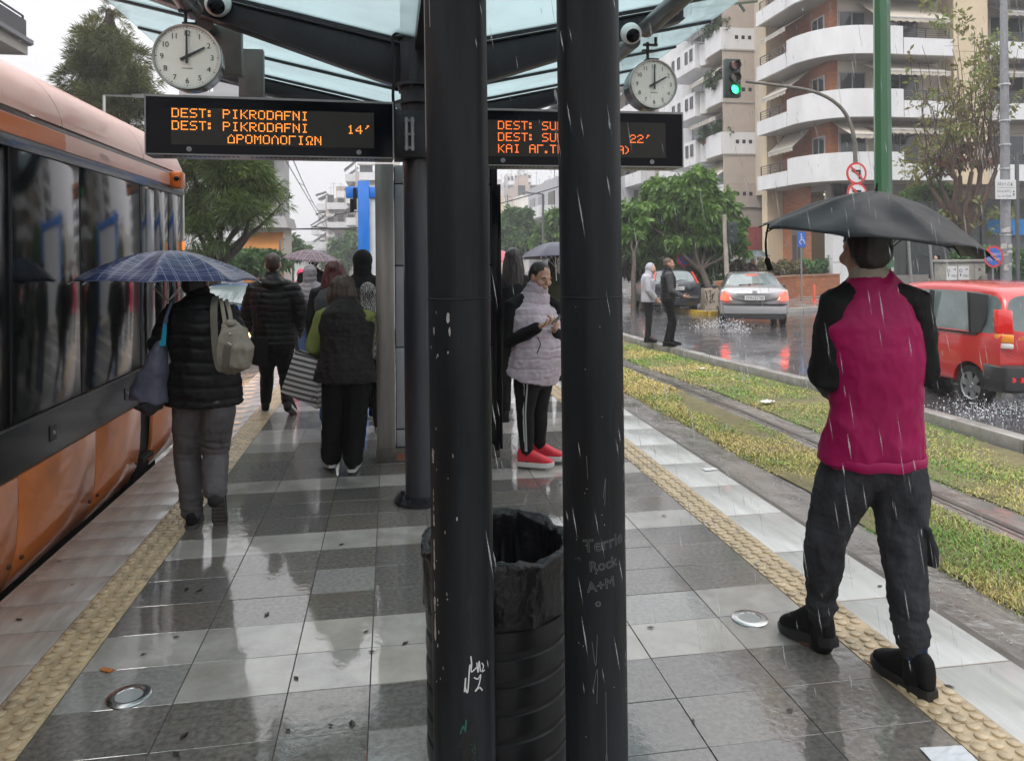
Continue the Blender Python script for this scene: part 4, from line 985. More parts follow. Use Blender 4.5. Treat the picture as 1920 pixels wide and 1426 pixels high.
mb = MB(); mb.box((-.16, -1.09, 1.376), (.16, -1.06, 1.405)); mb.xf(Matrix.Translation((0, -.08, -.012))); part('high_brake_light', mb, pmat('lens_red_dim', (.7,.06,.05), .2, emit=.8, emit_col=(1, .12, .08)), ct, None)
mb = MB(); mb.tube([(-.38, -1.80, 1.12), (-.1, -1.83, 1.135), (.25, -1.83, 1.14)], .012, 6); mb.lathe([(.03, 0), (.025, .03), (0, .03)], (-.1, -1.81, 1.12), (0, -.8, .6), 10); part('wiper', mb, M_black, ct, 50)
mb = MB(); mb.tube([(.3, .4, 1.44), (.3, .3, 1.62)], .005, 6); part('aerial', mb, M_black, ct)
# red small hatchback, rear left three-quarter view
p = G(1834, 762, -.3); Cm = CAGES['mini']
M_redp = pmat('red_paint', (.50,.022,.022), .35, var=.10, vscale=2, coat=1, coat_rough=.07)
rt, C = car('mini', 'small tall red hatchback with black bumpers splashing past at the right', (p.x + .70, p.y + 1.17 + .05, -.3), R(-1), M_redp)
for s in (-1, 1):
    poly_part('tail_light', rt, [(s * .735, -1.64, .98), (s * .63, -1.775, .98), (s * .60, -1.72, 1.27), (s * .69, -1.58, 1.27)], (0, .07, 0), M_redl)
    poly_part('indicator', rt, [(s * .74, -1.65, .87), (s * .645, -1.79, .87), (s * .635, -1.785, .975), (s * .737, -1.645, .975)], (0, .07, 0), M_amber)
    poly_part('reversing_light', rt, [(s * .735, -1.66, .80), (s * .65, -1.795, .80), (s * .646, -1.79, .865), (s * .735, -1.655, .865)], (0, .06, 0), M_clear)
    mb = MB(); mb.box((s * .40, -1.845, .40), (s * .60, -1.82, .46)); part('reflector', mb, M_redl, rt, None)
    mb = MB(); mb.lathe([(.035, 0), (.03, .02), (0, .022)], (s * .665, -1.79, .43), (s * .4, -1, 0), 14); part('fog_light', mb, M_redl, rt, 40)
    mb = MB(); mb.sphere((s * .85, .62, .98), .08, 14, 10, sz=.8); part('mirror', mb, M_redp, rt, 60)
bp_ = [(-.66, -1.80), (0, -1.85), (.66, -1.80), (.765, -1.68), (.775, -1.45)]
def bumper(z0, z1, grow=0):
    mb = MB(); L_ = [(-.775, -1.45), (-.765, -1.68)] + bp_
    P = cr([(x * (1 + grow), y - grow, 0) for x, y in L_], 4); rings = []
    for q in P: rings.append([(q.x * .96, q.y + .06, z0), (q.x, q.y, z0 + .04), (q.x * 1.01, q.y - .012, (z0 + z1) / 2), (q.x, q.y, z1 - .03), (q.x * .95, q.y + .07, z1)])
    mb.rings(rings, closed=False, cap0=False, cap1=False); return mb
part('bumper', bumper(.26, .60), M_plast, rt, 50)
mb = MB(); mb.box((-.755, -.62, .53), (-.748, .10, .565)); mb.box((-.755, .14, .53), (-.748, .95, .565)); mb.box((.748, -.62, .53), (.755, .95, .565)); part('side_moulding', mb, M_plast, rt, 30, bevel=.003)
for ya in Cm['axles']:
    mb = MB(); mb.lathe([(Cm['R'] * 1.15, 0), (Cm['R'] * 1.30, .0), (Cm['R'] * 1.28, .02), (Cm['R'] * 1.15, .02)], (-.735, ya, Cm['R']), (1, 0, 0), 40, a0=R(-5), a1=R(185)); part('arch_trim', mb, M_plast, rt, 40)
mb = MB(); mb.lathe([(.035, 0), (.03, -.012), (.0, -.014)], (-.752, -.42, .82), (1, 0, 0), 16); part('handle', mb, M_black, rt, 50)
mb = MB()
for a, b in (((-.7525, -.55, .30), (-.7525, -.60, .90)), ((-.7525, .18, .26), (-.7525, .16, .89)), ((-.7525, -.60, .90), (-.7525, -.5, .60))): mb.bar(a, b, .006, .004)
part('door_gap', mb, M_black, rt, None)
mb = MB(); mb.prism([(-.71, -1.42, 1.12), (-.655, -1.40, 1.44), (-.655, -1.08, 1.46), (-.742, -1.2, .965), (-.742, -1.36, .965)], (-.008, 0, 0)); part('quarter_panel_black', mb, M_plast, rt, None)
mb = MB(); mb.bar((-.745, -.42, .95), (-.658, -.36, 1.46), .012, .075, up=(1, 0, 0)); mb.bar((-.745, -1.19, .945), (-.662, -1.06, 1.46), .012, .04, up=(1, 0, 0)); mb.bar((-.75, -1.3, .945), (-.75, .9, .925), .012, .03); part('window_frame', mb, M_plast, rt, None)
mb = MB(); text_mb(mb, 'ATOS', .065, frame((-.56, -1.752, .90), (1, 0, 0), (0, 0, 1)), shear=.25, width=.15); part('badge', mb, pmat('badge_gold', (.62,.42,.10), .35, .4), rt)
mb = MB(); mb.box((-.26, -1.775, .66), (.26, -1.75, .78)); part('number_plate', mb, M_platew, rt)
mb = MB(); mb.box((-.34, -1.765, .62), (.34, -1.742, .655)); mb.box((-.34, -1.77, .79), (.34, -1.742, .83)); part('plate_recess', mb, M_black, rt, 30)
# dark hatchback waiting by the trees, seen from behind
p = G(1300, 589, -.3)
M_dkp = pmat('dark_grey_paint', (.022,.025,.033), .3, .2, coat=1, coat_rough=.06)
ht, C = car('hatch', 'dark grey hatchback parked by the trees behind the two standing young men', (p.x - .2, p.y + 2.2, -.3), R(-9), M_dkp)
for s in (-1, 1):
    poly_part('tail_light', ht, [(s * .80, -1.94, 1.02), (s * .70, -2.02, 1.02), (s * .585, -1.70, 1.40), (s * .66, -1.62, 1.40)], (0, .07, 0), M_redl)
poly_part('bumper_trim', ht, [(-.74, -2.12, .50), (.74, -2.12, .50), (.74, -2.12, .62), (-.74, -2.12, .62)], (0, .1, 0), M_plast)
mb = MB(); mb.box((-.72, -2.125, .545), (.72, -2.12, .56)); part('chrome_strip', mb, M_alu, ht)
mb = MB(); mb.box((-.27, -2.085, .80), (.27, -2.06, .91)); pl = part('number_plate', mb, M_platew, ht)
mb = MB(); mb.box((-.27, -2.088, .80), (-.225, -2.0855, .91)); part('plate_band', mb, pmat('plate_blue', (.02,.06,.35), .4), ht, None, sub=pl)
mb = MB(); text_mb(mb, 'IEM 8951', .10, frame((.02, -2.088, .818), (1, 0, 0), (0, 0, 1)), align='CENTER', width=.42); part('plate_number', mb, M_plateb, ht, None, sub=pl)
mb = MB(); mb.lathe([(.06, 0), (.06, .008), (0, .012)], (0, 0, 0), (0, -1, 0), 20); mb.xf(Matrix.Translation((0, -2.07, .965)) @ Matrix.Diagonal((1.2, 1, .5, 1))); part('badge', mb, M_alu, ht, 40)
mb = MB(); mb.tube([(0, -1.98, 1.07), (.15, -1.95, 1.12), (.42, -1.93, 1.10)], .012, 6); part('wiper', mb, M_black, ht, 50)
# white car further back, half hidden by the right column
p = G(1172, 584, -.3)
wt_, C = car('hatch', 'white car parked furthest back beside the right column', (p.x, p.y + 5.5, -.3), R(-4), pmat('white_car_paint', (.55,.55,.55), .3, coat=1))
for s in (-1, 1): poly_part('tail_light', wt_, [(s * .80, -2.0, .80), (s * .66, -2.08, .80), (s * .64, -2.02, 1.0), (s * .78, -1.95, 1.0)], (0, .07, 0), M_redlit)
# blue car coming the other way beyond the tram
p = G(436, 684, -.32)
bt, C = car('sedan', 'bright blue car with a lit amber headlight approaching beyond the tram', (p.x - .3, p.y + 2.4, -.32), R(180 - 4), pmat('blue_car_paint', (.015,.11,.42), .3, coat=1, coat_rough=.05))
for s in (-1, 1):
    poly_part('headlight', bt, [(s * .82, 2.22, .50), (s * .50, 2.38, .50), (s * .52, 2.36, .66), (s * .80, 2.2, .68)], (0, -.1, 0), pmat('headlight_lit', (1, .7, .4), .2, emit=5, emit_col=(1, .55, .22)))
poly_part('bumper', bt, [(-.8, 2.30, .28), (.8, 2.30, .28), (.8, 2.30, .47), (-.8, 2.30, .47)], (0, .12, 0), pmat('bumper_grey', (.12,.12,.12), .4))
mb = MB(); mb.tube([(-.5, 1.12, 1.03), (.1, .98, 1.12)], .012, 6); mb.tube([(.0, 1.14, 1.03), (.55, .98, 1.12)], .012, 6); part('wiper', mb, M_black, bt, 50)
# ================================================================ PEOPLE (tools)
def loftc(mb, pts, n=18, ref=(1, 0, 0), round_=True, flat0=False):
    """closed loft through (centre, ra, rb): ra along ref, rb across it"""
    P = [(Vector(p), a, b) for p, a, b in pts]
    if round_:
        t0 = (P[0][0] - P[1][0]).normalized(); t1 = (P[-1][0] - P[-2][0]).normalized()
        r0 = min(P[0][1], P[0][2]); r1 = min(P[-1][1], P[-1][2])
        P = ([] if flat0 else [(P[0][0] + t0 * r0 * .62, P[0][1] * .45, P[0][2] * .45), (P[0][0] + t0 * r0 * .4, P[0][1] * .8, P[0][2] * .8)]) + P + [(P[-1][0] + t1 * r1 * .4, P[-1][1] * .8, P[-1][2] * .8), (P[-1][0] + t1 * r1 * .62, P[-1][1] * .45, P[-1][2] * .45)]
    rings = []; rf = Vector(ref)
    for i, (p, a, b) in enumerate(P):
        t = P[min(i + 1, len(P) - 1)][0] - P[max(i - 1, 0)][0]
        if t.length < 1e-7: t = Vector((0, 0, 1))
        t.normalize(); u = rf - t * rf.dot(t)
        if u.length < 1e-3: u = Vector((0, 1, 0)) - t * t.y
        u.normalize(); w = t.cross(u)
        rings.append([p + u * a * math.cos(2 * math.pi * k / n) + w * b * math.sin(2 * math.pi * k / n) for k in range(n)])
    mb.rings(rings); return mb
def cap_(mb, p, q, r0, r1): return loftc(mb, [(p, r0, r0), ((Vector(p) + Vector(q)) / 2, (r0 + r1) / 2, (r0 + r1) / 2), (q, r1, r1)])
def ell(mb, c, rx, ry, rz, M=None):
    i0 = len(mb.v); mb.sphere((0, 0, 0), 1, 18, 12, sx=rx, sy=ry, sz=rz)
    mb.xf((Matrix.Translation(Vector(c)) @ (M or Matrix.Identity(4))), i0); return mb
def blob(name, mb, mat, parent, vox=.012, smooth=5, fn=None, label=None, open_below=None, subsurf=False):
    me = mb.mesh('b', []); me = modmesh(me, [('REMESH', dict(mode='VOXEL', voxel_size=vox)), ('SMOOTH', dict(factor=.5, iterations=smooth))])
    if fn:
        n = len(me.vertices); co = np.empty(n * 3, np.float32); me.vertices.foreach_get('co', co)
        no = np.empty(n * 3, np.float32); me.vertex_normals.foreach_get('vector', no); co = co.reshape(-1, 3); no = no.reshape(-1, 3)
        d = np.array([fn(Vector(c), Vector(m)) for c, m in zip(co, no)], np.float32); co = co + no * d[:, None]
        me.vertices.foreach_set('co', co.astype(np.float32).ravel())
    me.name = name; me.materials.clear(); me.materials.append(mat); me.polygons.foreach_set('use_smooth', [True] * len(me.polygons)); me.update()
    o = link(name, me, parent)
    if label: o['label'] = label
    return o
def wrinkle(amp, f=9.0, st=(1, 1, .45), seed=0.0, quilt=None, fold=None):
    def fn(p, n):
        q = Vector((p.x * f * st[0] + seed, p.y * f * st[1], p.z * f * st[2]))
        d = amp * (noise.ridged_multi_fractal(q, .9, 2.1, 3, 1.0, 2.0) - 1.1)
        if fold:
            z1, z2, am = fold; k = math.exp(-((p.z - z1) / .10) ** 2) + .6 * math.exp(-((p.z - z2) / .13) ** 2)
            d += am * k * (noise.ridged_multi_fractal(Vector((p.x * 4 + seed, p.y * 4, p.z * 26 + 3 * p.x)), .9, 2.0, 2, 1.0, 2.0) - 1.1)
        if quilt:
            pitch, dep, wd = quilt
            z = p.z + .030 * noise.noise((p.x * 4.5 + seed, p.y * 4.5, p.z * 2.5)) + .006 * noise.noise((p.x * 25, p.y * 25, p.z * 4))
            u = (z / pitch) % 1.0; u = min(u, 1 - u) * pitch
            kq = .65 + .7 * noise.noise((p.x * 7 + seed, p.y * 7, math.floor(z / pitch) * 3.3)); d -= dep * kq * math.exp(-(u / wd) ** 2) - dep * .3
            d += .004 * noise.noise((p.x * 30 + seed, p.y * 30, p.z * 45))
        return d
    return fn
M_skin = pmat('skin', (.46,.27,.19), .45, var=.10, vscale=14)
M_skin2 = pmat('skin_tan', (.40,.22,.15), .45, var=.10, vscale=14)
M_skin3 = pmat('skin_pale', (.50,.30,.23), .45, var=.10, vscale=14)
def cloth_mat(name, col, rough=.75, var=.22, vscale=9, bump=.12, bscale=60, sheen=.0, stretch=(1, 1, .5), coat=0, **kw): return pmat(name, col, rough, spec=.22, var=var, vscale=vscale, bump=bump, bscale=bscale, sheen=sheen, stretch=stretch, coat=coat, coat_rough=.3, **kw)
def hand(mb, wr, dr, palm, size=1.0, curl=.5, thumb=1.0, spread=.0):
    """palm and five separate bent fingers. dr: wrist to knuckles, palm: direction the palm faces, thumb: side sign"""
    d = Vector(dr).normalized(); p = Vector(palm); p = (p - d * p.dot(d)).normalized(); s = d.cross(p) * thumb; wr = Vector(wr)
    loftc(mb, [(wr, .024 * size, .020 * size), (wr + d * .035 * size, .034 * size, .016 * size), (wr + d * .088 * size, .040 * size, .013 * size)], 14, ref=s)
    for i, (off, L_) in enumerate(((.030, .072), (.010, .080), (-.011, .074), (-.031, .058))):
        q = wr + d * (.088 - .004 * abs(i - 1)) * size + s * off * size; a = 0; pts = [(q, .0088 * size, .0088 * size)]
        for k, fr in enumerate((.45, .32, .25)):
            a += curl * (1.0 + .12 * i) * (.75, 1.0, .8)[k]
            q = q + (d * math.cos(a) + p * math.sin(a) + s * spread * (1.5 - i) * .12) * L_ * fr * size; pts.append((q, (.0084, .0077, .0064)[k] * size, (.0084, .0077, .0064)[k] * size))
        loftc(mb, pts, 10)
    q = wr + d * .028 * size + s * .026 * size; pts = [(q, .0115 * size, .0115 * size)]
    for k, fr in enumerate((.040, .030, .024)):
        q = q + (d * (.62 + .12 * k) + s * (.68 - .34 * k * (curl + .3)) + p * (.28 + .35 * curl * k)).normalized() * fr * size; pts.append((q, (.0105, .0092, .0075)[k] * size, (.0105, .0092, .0075)[k] * size))
    loftc(mb, pts, 10)
def head_M(c, yaw=0, pitch=0, roll=0):
    return Matrix.Translation(Vector(c)) @ Matrix.Rotation(yaw, 4, 'Z') @ Matrix.Rotation(pitch, 4, 'X') @ Matrix.Rotation(roll, 4, 'Y')
def head(mb, M, s=1.0, nose=1.0):
    def E(c, r, R_=None): 
        i0 = len(mb.v); mb.sphere((0, 0, 0), 1, 20, 14, sx=r[0] * s, sy=r[1] * s, sz=r[2] * s)
        if R_ is not None: mb.xf(R_, i0)
        mb.xf(M @ Matrix.Translation(Vector(c) * s), i0)
    E((0, -.012, .030), (.077, .098, .090)); E((0, .018, -.010), (.067, .076, .090)); E((0, .040, -.066), (.046, .046, .050)); E((0, .066, -.096), (.022, .018, .018))
    E((0, .080, .018), (.052, .018, .020)); 
    for k in (-1, 1): E((k * .043, .066, -.030), (.026, .024, .026)); E((k * .077, -.008, -.008), (.010, .020, .032))
    i0 = len(mb.v); loftc(mb, [((0, .088, .016), .008, .010), ((0, .100, -.008), .010, .012), ((0, .110 * (.96 + .04 * nose), -.030), .015, .013)], 10); 
    for i in range(i0, len(mb.v)): mb.v[i] = tuple(M @ (Vector(mb.v[i]) * s))
    E((0, .086, -.062), (.024, .012, .006)); E((0, .084, -.073), (.021, .013, .007))
def face_parts(t, M, s, hairmat, lip=(.30,.10,.09), look=0.0, brow=True):
    def put(nm, mbx, mat, lab=None):
        for i in range(len(mbx.v)): mbx.v[i] = tuple(M @ (Vector(mbx.v[i]) * s))
        return part(nm, mbx, mat, t, 60)
    for k in (-1, 1):
        mb = MB(); mb.sphere((k * .031, .076, .000), .0115, 14, 10, sx=1.25, sy=.8, sz=.55); put('eye', mb, pmat('eye_dark', (.10,.07,.06), .2))
        mb = MB(); loftc(mb, [((k * .016, .092, .020), .003, .004), ((k * .033, .093, .026), .004, .005), ((k * .050, .080, .019), .003, .003)], 8)
        if brow: put('eyebrow', mb, hairmat)
    mb = MB(); loftc(mb, [((-.022, .090, -.066), .003, .003), ((0, .100, -.064), .005, .0055), ((.022, .090, -.066), .003, .003)], 8); put('lips', mb, pmat('lips_%d' % int(lip[0] * 100), lip, .4))
def shoe(t, an, yaw, pitch, mat, sole, s=1.0, chunky=1.0, label=None):
    """an: point on the ground under the ankle; toe along +Y turned by yaw; pitch lifts the heel"""
    M = Matrix.Translation(Vector(an)) @ Matrix.Rotation(yaw, 4, 'Z') @ Matrix.Translation((0, .17 * s, .0)) @ Matrix.Rotation(-pitch, 4, 'X') @ Matrix.Translation((0, -.17 * s, 0)) @ Matrix.Scale(s, 4)
    mb = MB(); rows = []
    hi = 1 + (chunky - 1) * .9
    for y, w, z1, z0 in ((-.075, .022, .085, .02), (-.065, .034, .112, .018), (-.03, .039, .122, .018), (.02, .040, .115, .018), (.07, .043, .092, .018), (.12, .047, .072, .018), (.165, .042, .060, .018), (.195, .028, .048, .02), (.205, .014, .036, .022)):
        z1 *= hi
        ring = []
        for k in range(16):
            a = 2 * math.pi * k / 16; c, s_ = math.cos(a), math.sin(a)
            ring.append((w * (abs(c) ** .75) * (1 if c > 0 else -1), y, (z0 + z1) / 2 + (z1 - z0) / 2 * (abs(s_) ** .8) * (1 if s_ > 0 else -1)))
        rows.append(ring)
    mb.rings(rows); mb.xf(M); me = mb.mesh('shoe', [mat]); me = modmesh(me, [('SUBSURF', dict(levels=1))])
    me.polygons.foreach_set('use_smooth', [True] * len(me.polygons)); o = link('shoe', me, t)
    if label: o['label'] = label
    mb = MB(); top = []; 
    out = [(-.082, .0), (-.078, .026), (-.05, .042), (0, .043), (.06, .046), (.12, .052), (.17, .045), (.2, .03), (.213, .0)]
    pl = [(x, y) for y, x in out] + [(-x, y) for y, x in out[-2:0:-1]]
    h = .026 * chunky
    ringb = [(x * .96, y, .0 + .010 * max(0, (y - .13) / .08) ** 2) for x, y in pl]; ringt = [(x, y, h + .008 * max(0, (y - .13) / .08)) for x, y in pl]; ringm = [(x * 1.03, y * 1.01, h * .5 + .006 * max(0, (y - .13) / .08)) for x, y in pl]
    mb.rings([ringb, ringm, ringt]); mb.xf(M); part('sole', mb, sole, t, 50, sub=o); return o
def hair(t, M, s, mat, style='short', seed=0, vox=.008):
    mb = MB()
    def E(c, r): i0 = len(mb.v); mb.sphere((0, 0, 0), 1, 20, 14, sx=r[0] * s, sy=r[1] * s, sz=r[2] * s); mb.xf(M @ Matrix.Translation(Vector(c) * s), i0)
    def Lf(pts): 
        i0 = len(mb.v); loftc(mb, pts, 16)
        for i in range(i0, len(mb.v)): mb.v[i] = tuple(M @ (Vector(mb.v[i]) * s))
    if style == 'short':
        E((0, -.022, .046), (.081, .096, .084)); E((0, -.045, .0), (.078, .066, .075))
    elif style == 'crop':
        E((0, -.020, .044), (.079, .096, .082)); E((0, -.045, .0), (.076, .063, .07))
    elif style == 'bun':
        E((0, -.020, .040), (.083, .098, .086)); E((0, -.055, .0), (.074, .060, .075)); E((0, -.115, .0), (.035, .03, .035))
    elif style == 'bob':
        E((0, -.025, .045), (.112, .120, .105)); E((0, -.05, -.02), (.135, .10, .11)); Lf([((-.08, -.02, .02), .03, .04), ((-.098, -.01, -.07), .03, .045), ((-.09, -.02, -.13), .02, .03)]); Lf([((.08, -.02, .02), .03, .04), ((.098, -.01, -.07), .03, .045), ((.09, -.02, -.13), .02, .03)]); Lf([((0, -.08, .0), .09, .04), ((0, -.09, -.08), .10, .04), ((0, -.085, -.14), .085, .03)])
    elif style == 'long':
        E((0, -.022, .045), (.090, .104, .092)); Lf([((0, -.07, .03), .085, .05), ((0, -.095, -.10), .100, .045), ((.0, -.115, -.22), .105, .04), ((.01, -.13, -.38), .085, .030), ((.01, -.13, -.48), .05, .016)])
        for k in (-1, 1): Lf([((k * .075, .0, .03), .02, .045), ((k * .092, .0, -.10), .024, .05), ((k * .09, -.03, -.26), .03, .05)])
    elif style == 'shoulder':
        E((0, -.022, .045), (.094, .106, .092)); Lf([((0, -.07, .02), .095, .05), ((0, -.085, -.08), .120, .045), ((.0, -.095, -.17), .125, .035)])
        for k in (-1, 1): Lf([((k * .078, .0, .03), .025, .05), ((k * .105, -.01, -.08), .028, .05), ((k * .12, -.03, -.16), .028, .045)])
    amp = {'short': .003, 'crop': .0015, 'bun': .003, 'bob': .014, 'long': .007, 'shoulder': .008}[style]
    fz = {'bob': 16.0}.get(style, 42.0)
    Mi = M.inverted()
    def fn(p, n):
        q = Mi @ p
        return amp * (noise.fractal((math.atan2(q.x, q.y + .02) * 4.5 + seed, q.z * 5, seed), 1, 2.2, 4) + .7 * noise.noise((p.x * fz, p.y * fz, p.z * 8)))
    return blob('hair', mb, mat, t, vox, 3, fn)
def person(label, loc, rz, H, pose=None, w=1.0, belly=0.0, skin=None, vox=.013, outfit=(), hairs=None, face=None, headrot=(0, 0, 0), group=None, hand_l=None, hand_r=None, fingers=True, lean=0.0):
    s = H / 1.75; t = thing('person', label, 'person', loc, rz, group)
    J = dict(pelvis=(0, 0, .95), waist=(0, 0, 1.10), chest=(0, 0, 1.28), neck=(0, -.012, 1.475), head=(0, .018, 1.625), lsh=(-.175, -.01, 1.415), rsh=(.175, -.01, 1.415), lel=(-.235, -.03, 1.135), rel=(.235, -.03, 1.135), lwr=(-.24, .06, .89), rwr=(.24, .06, .89),
             lhip=(-.088, 0, .91), rhip=(.088, 0, .91), lkn=(-.098, .015, .50), rkn=(.098, .015, .50), lan=(-.10, -.02, .10), ran=(.10, -.02, .10), lfy=R(6), rfy=R(-6), lfp=0, rfp=0)
    J = {k: (Vector(v) * s if isinstance(v, tuple) else v) for k, v in J.items()}
    if lean:
        for k in ('waist', 'chest', 'neck', 'head', 'lsh', 'rsh', 'lel', 'rel', 'lwr', 'rwr'):
            v = J[k]; pz = J['pelvis'].z; J[k] = J['pelvis'] + Matrix.Rotation(-lean, 3, 'X') @ (v - J['pelvis'])
    for k, v in (pose or {}).items(): J[k] = Vector(v) if isinstance(v, (tuple, list, Vector)) else v
    HM = head_M(J['head'], *headrot); sk = skin or M_skin
    # ---- body: one continuous surface
    mb = MB(); b = .90 * s
    def torso(mb, g, hem, top=True, wx=1.0, dx=1.0, bel=0.0, hemw=1.0, shw=1.0):
        """rings along the spine; g grows outwards"""
        pe, wa, ch, ne = J['pelvis'], J['waist'], J['chest'], J['neck']; dn = (pe - wa).normalized()
        f = Vector((0, 1, 0))
        pts = []
        if hem: pts.append((pe + dn * hem * s, (.172 * hemw * w + g) * wx, (.122 + g) * dx + bel * .25))
        pts += [(pe + f * bel * .2, (.172 * w * (hemw * .5 + .5) + g) * wx, (.122 + g) * dx + bel * .4), (wa + f * bel * .55, (.150 * w + bel * .5 + g) * wx, (.112 + g) * dx + bel * .6), (lerp(wa, ch, .6) + f * bel * .35, (.160 * w + bel * .3 + g) * wx, (.118 + g) * dx + bel * .3), (ch, (.172 * w + g) * wx, (.122 + g) * dx)]
        if top:
            sh = (J['lsh'] + J['rsh']) / 2; pts += [(lerp(ch, sh, .62), (.176 * w * shw + g) * wx, (.112 + g) * dx), (sh + (ne - ch).normalized() * .012, (.145 * w * shw + g) * wx, .085 + g), (ne + (ne - ch).normalized() * .005, .078 + g, .066 + g)]
        return loftc(mb, pts, 24, flat0=bool(hem) and g > 0)
    torso(mb, -.02, .0)
    nk = J['neck']; loftc(mb, [(nk - UP * .03, .060 * s, .062 * s), (nk + UP * .03 * s, .055 * s, .058 * s), (lerp(nk, J['head'], .72), .054 * s, .056 * s)], 16); head(mb, HM, s)
    for k in 'lr':
        sg = -1 if k == 'l' else 1
        sh, el, wr = J[k + 'sh'], J[k + 'el'], J[k + 'wr']
        loftc(mb, [(lerp(sh, J['neck'], .25), .05 * s, .05 * s), (sh, .052 * s, .052 * s), (lerp(sh, el, .5), .043 * s, .043 * s), (el, .037 * s, .037 * s), (lerp(el, wr, .35), .036 * s, .036 * s), (wr, .025 * s, .022 * s)], 14)
        hp, kn, an = J[k + 'hip'], J[k + 'kn'], J[k + 'an']
        loftc(mb, [(hp, .066 * s, .070 * s), (lerp(hp, kn, .5), .058 * s, .060 * s), (kn, .046 * s, .048 * s), (lerp(kn, an, .35), .050 * s, .054 * s), (an, .032 * s, .036 * s)], 14)
        an0 = an.copy(); RF = Matrix.Rotation(J[k + 'fy'], 3, 'Z') @ Matrix.Rotation(-J[k + 'fp'], 3, 'X'); _ = J[k + 'fp'] < R(20) and loftc(mb, [(an0, .03 * s, .03 * s), (an0 + RF @ Vector((0, .01, -.05 * s)), .028 * s, .028 * s), (an0 + Matrix.Rotation(J[k + 'fy'], 3, 'Z') @ Matrix.Rotation(-J[k + 'fp'], 3, 'X') @ Vector((0, .10 * s, -.065 * s)), .03 * s, .018 * s)], 10)
        hs = (hand_l if k == 'l' else hand_r) or {}
        dr = Vector(hs.get('dir', (J[k + 'wr'] - J[k + 'el']))); pm = Vector(hs.get('palm', (-sg, .15, 0)))
        hand(mb, wr, dr, pm, s * hs.get('size', 1.0), hs.get('curl', .45), (sg if 'thumb' not in hs else hs['thumb']), hs.get('spread', 0))
    blob('body', mb, sk, t, vox, 3 if vox > .009 else 2)
    # ---- clothes
    for it in outfit:
        kind, nm, mat = it[0], it[1], it[2]; o = it[3] if len(it) > 3 else {}
        if kind == 'trousers':
            mb = MB(); th, kr, ar = o.get('r', (.094, .074, .062)); g = o.get('g', .010)
            pe = J['pelvis']; loftc(mb, [(pe + UP * .05 * s, .158 * w * s, .118 * s), (pe - UP * .03 * s, (.170 * w + g * .5) * s, (.122 + g * .5) * s), (pe - UP * .09 * s, .155 * w * s, .115 * s)], 22)
            for k in 'lr':
                hp, kn, an = J[k + 'hip'], J[k + 'kn'], J[k + 'an']; pts = [(lerp(hp, pe, .15) , th * s * 1.02, th * s * 1.12), (lerp(hp, kn, .25), th * s * 1.0, th * s * 1.08), (lerp(hp, kn, .6), lerp(th, kr, .55) * s, lerp(th, kr, .55) * s * 1.05), (kn, kr * s, kr * s * 1.06), (lerp(kn, an, .3), lerp(kr, ar, .2) * s * 1.0, lerp(kr, ar, .2) * s * 1.1), (lerp(kn, an, .7), lerp(kr, ar, .7) * s, lerp(kr, ar, .7) * s * 1.06)]
                e = o.get('end', .96); cuff = o.get('cuff')
                pts.append((lerp(kn, an, e), ar * s, ar * s * 1.08))
                if cuff: pts += [(lerp(kn, an, e + .03), cuff * s, cuff * s), (lerp(kn, an, e + .10), cuff * s, cuff * s)]
                loftc(mb, pts, 18)
            blob(nm, mb, mat, t, o.get('vox', vox), 4, wrinkle(o.get('wr', .006), o.get('f', 9), o.get('st', (1, 1, .6)), o.get('seed', 1), None, o.get('fold')))
        elif kind == 'top':
            mb = MB(); g = o.get('g', .018)
            torso(mb, g, o.get('hem', .12), True, o.get('wx', 1), o.get('dx', 1), belly, o.get('hemw', 1.0), o.get('shw', 1.0))
            sr = o.get('sl', (.075, .060, .046))
            def sleeves(mb, gg=0.0):
                for k in 'lr':
                    sh, el, wr = J[k + 'sh'], J[k + 'el'], J[k + 'wr']
                    loftc(mb, [(lerp(sh, J['neck'], o.get('sin', .35)) - UP * .02 * s, (sr[0] + gg) * s * .92, (sr[0] + gg) * s * 1.05), (sh, (sr[0] + gg) * s, (sr[0] + gg) * s), (lerp(sh, el, .5), (lerp(sr[0], sr[1], .6) + gg) * s, (lerp(sr[0], sr[1], .6) + gg) * s), (el, (sr[1] + gg) * s, (sr[1] + gg) * s * 1.05), (lerp(el, wr, .5), (lerp(sr[1], sr[2], .5) + gg) * s, (lerp(sr[1], sr[2], .5) + gg) * s), (lerp(el, wr, .94), sr[2] * s, sr[2] * s)], 16)
            q = o.get('quilt')
            if o.get('sleeve', 'same') == 'same': sleeves(mb)
            if o.get('collar'):
                ch = o['collar']; ne = J['neck']; ax = (J['head'] - ne).normalized(); cw = o.get('cw', .082)
                loftc(mb, [(ne - ax * .03, cw * 1.05 * s, cw * s), (ne + ax * ch * s, cw * .98 * s, cw * .95 * s)], 20)
            if o.get('hood') == 'down':
                ne = J['neck']; loftc(mb, [(ne + Vector((-.10, -.02, -.01)) * s, .035, .04), (ne + Vector((-.07, -.09, -.025)) * s, .045, .055), (ne + Vector((0, -.12, -.05)) * s, .05, .075), (ne + Vector((.07, -.09, -.025)) * s, .045, .055), (ne + Vector((.10, -.02, -.01)) * s, .035, .04)], 14, ref=(0, 0, 1))
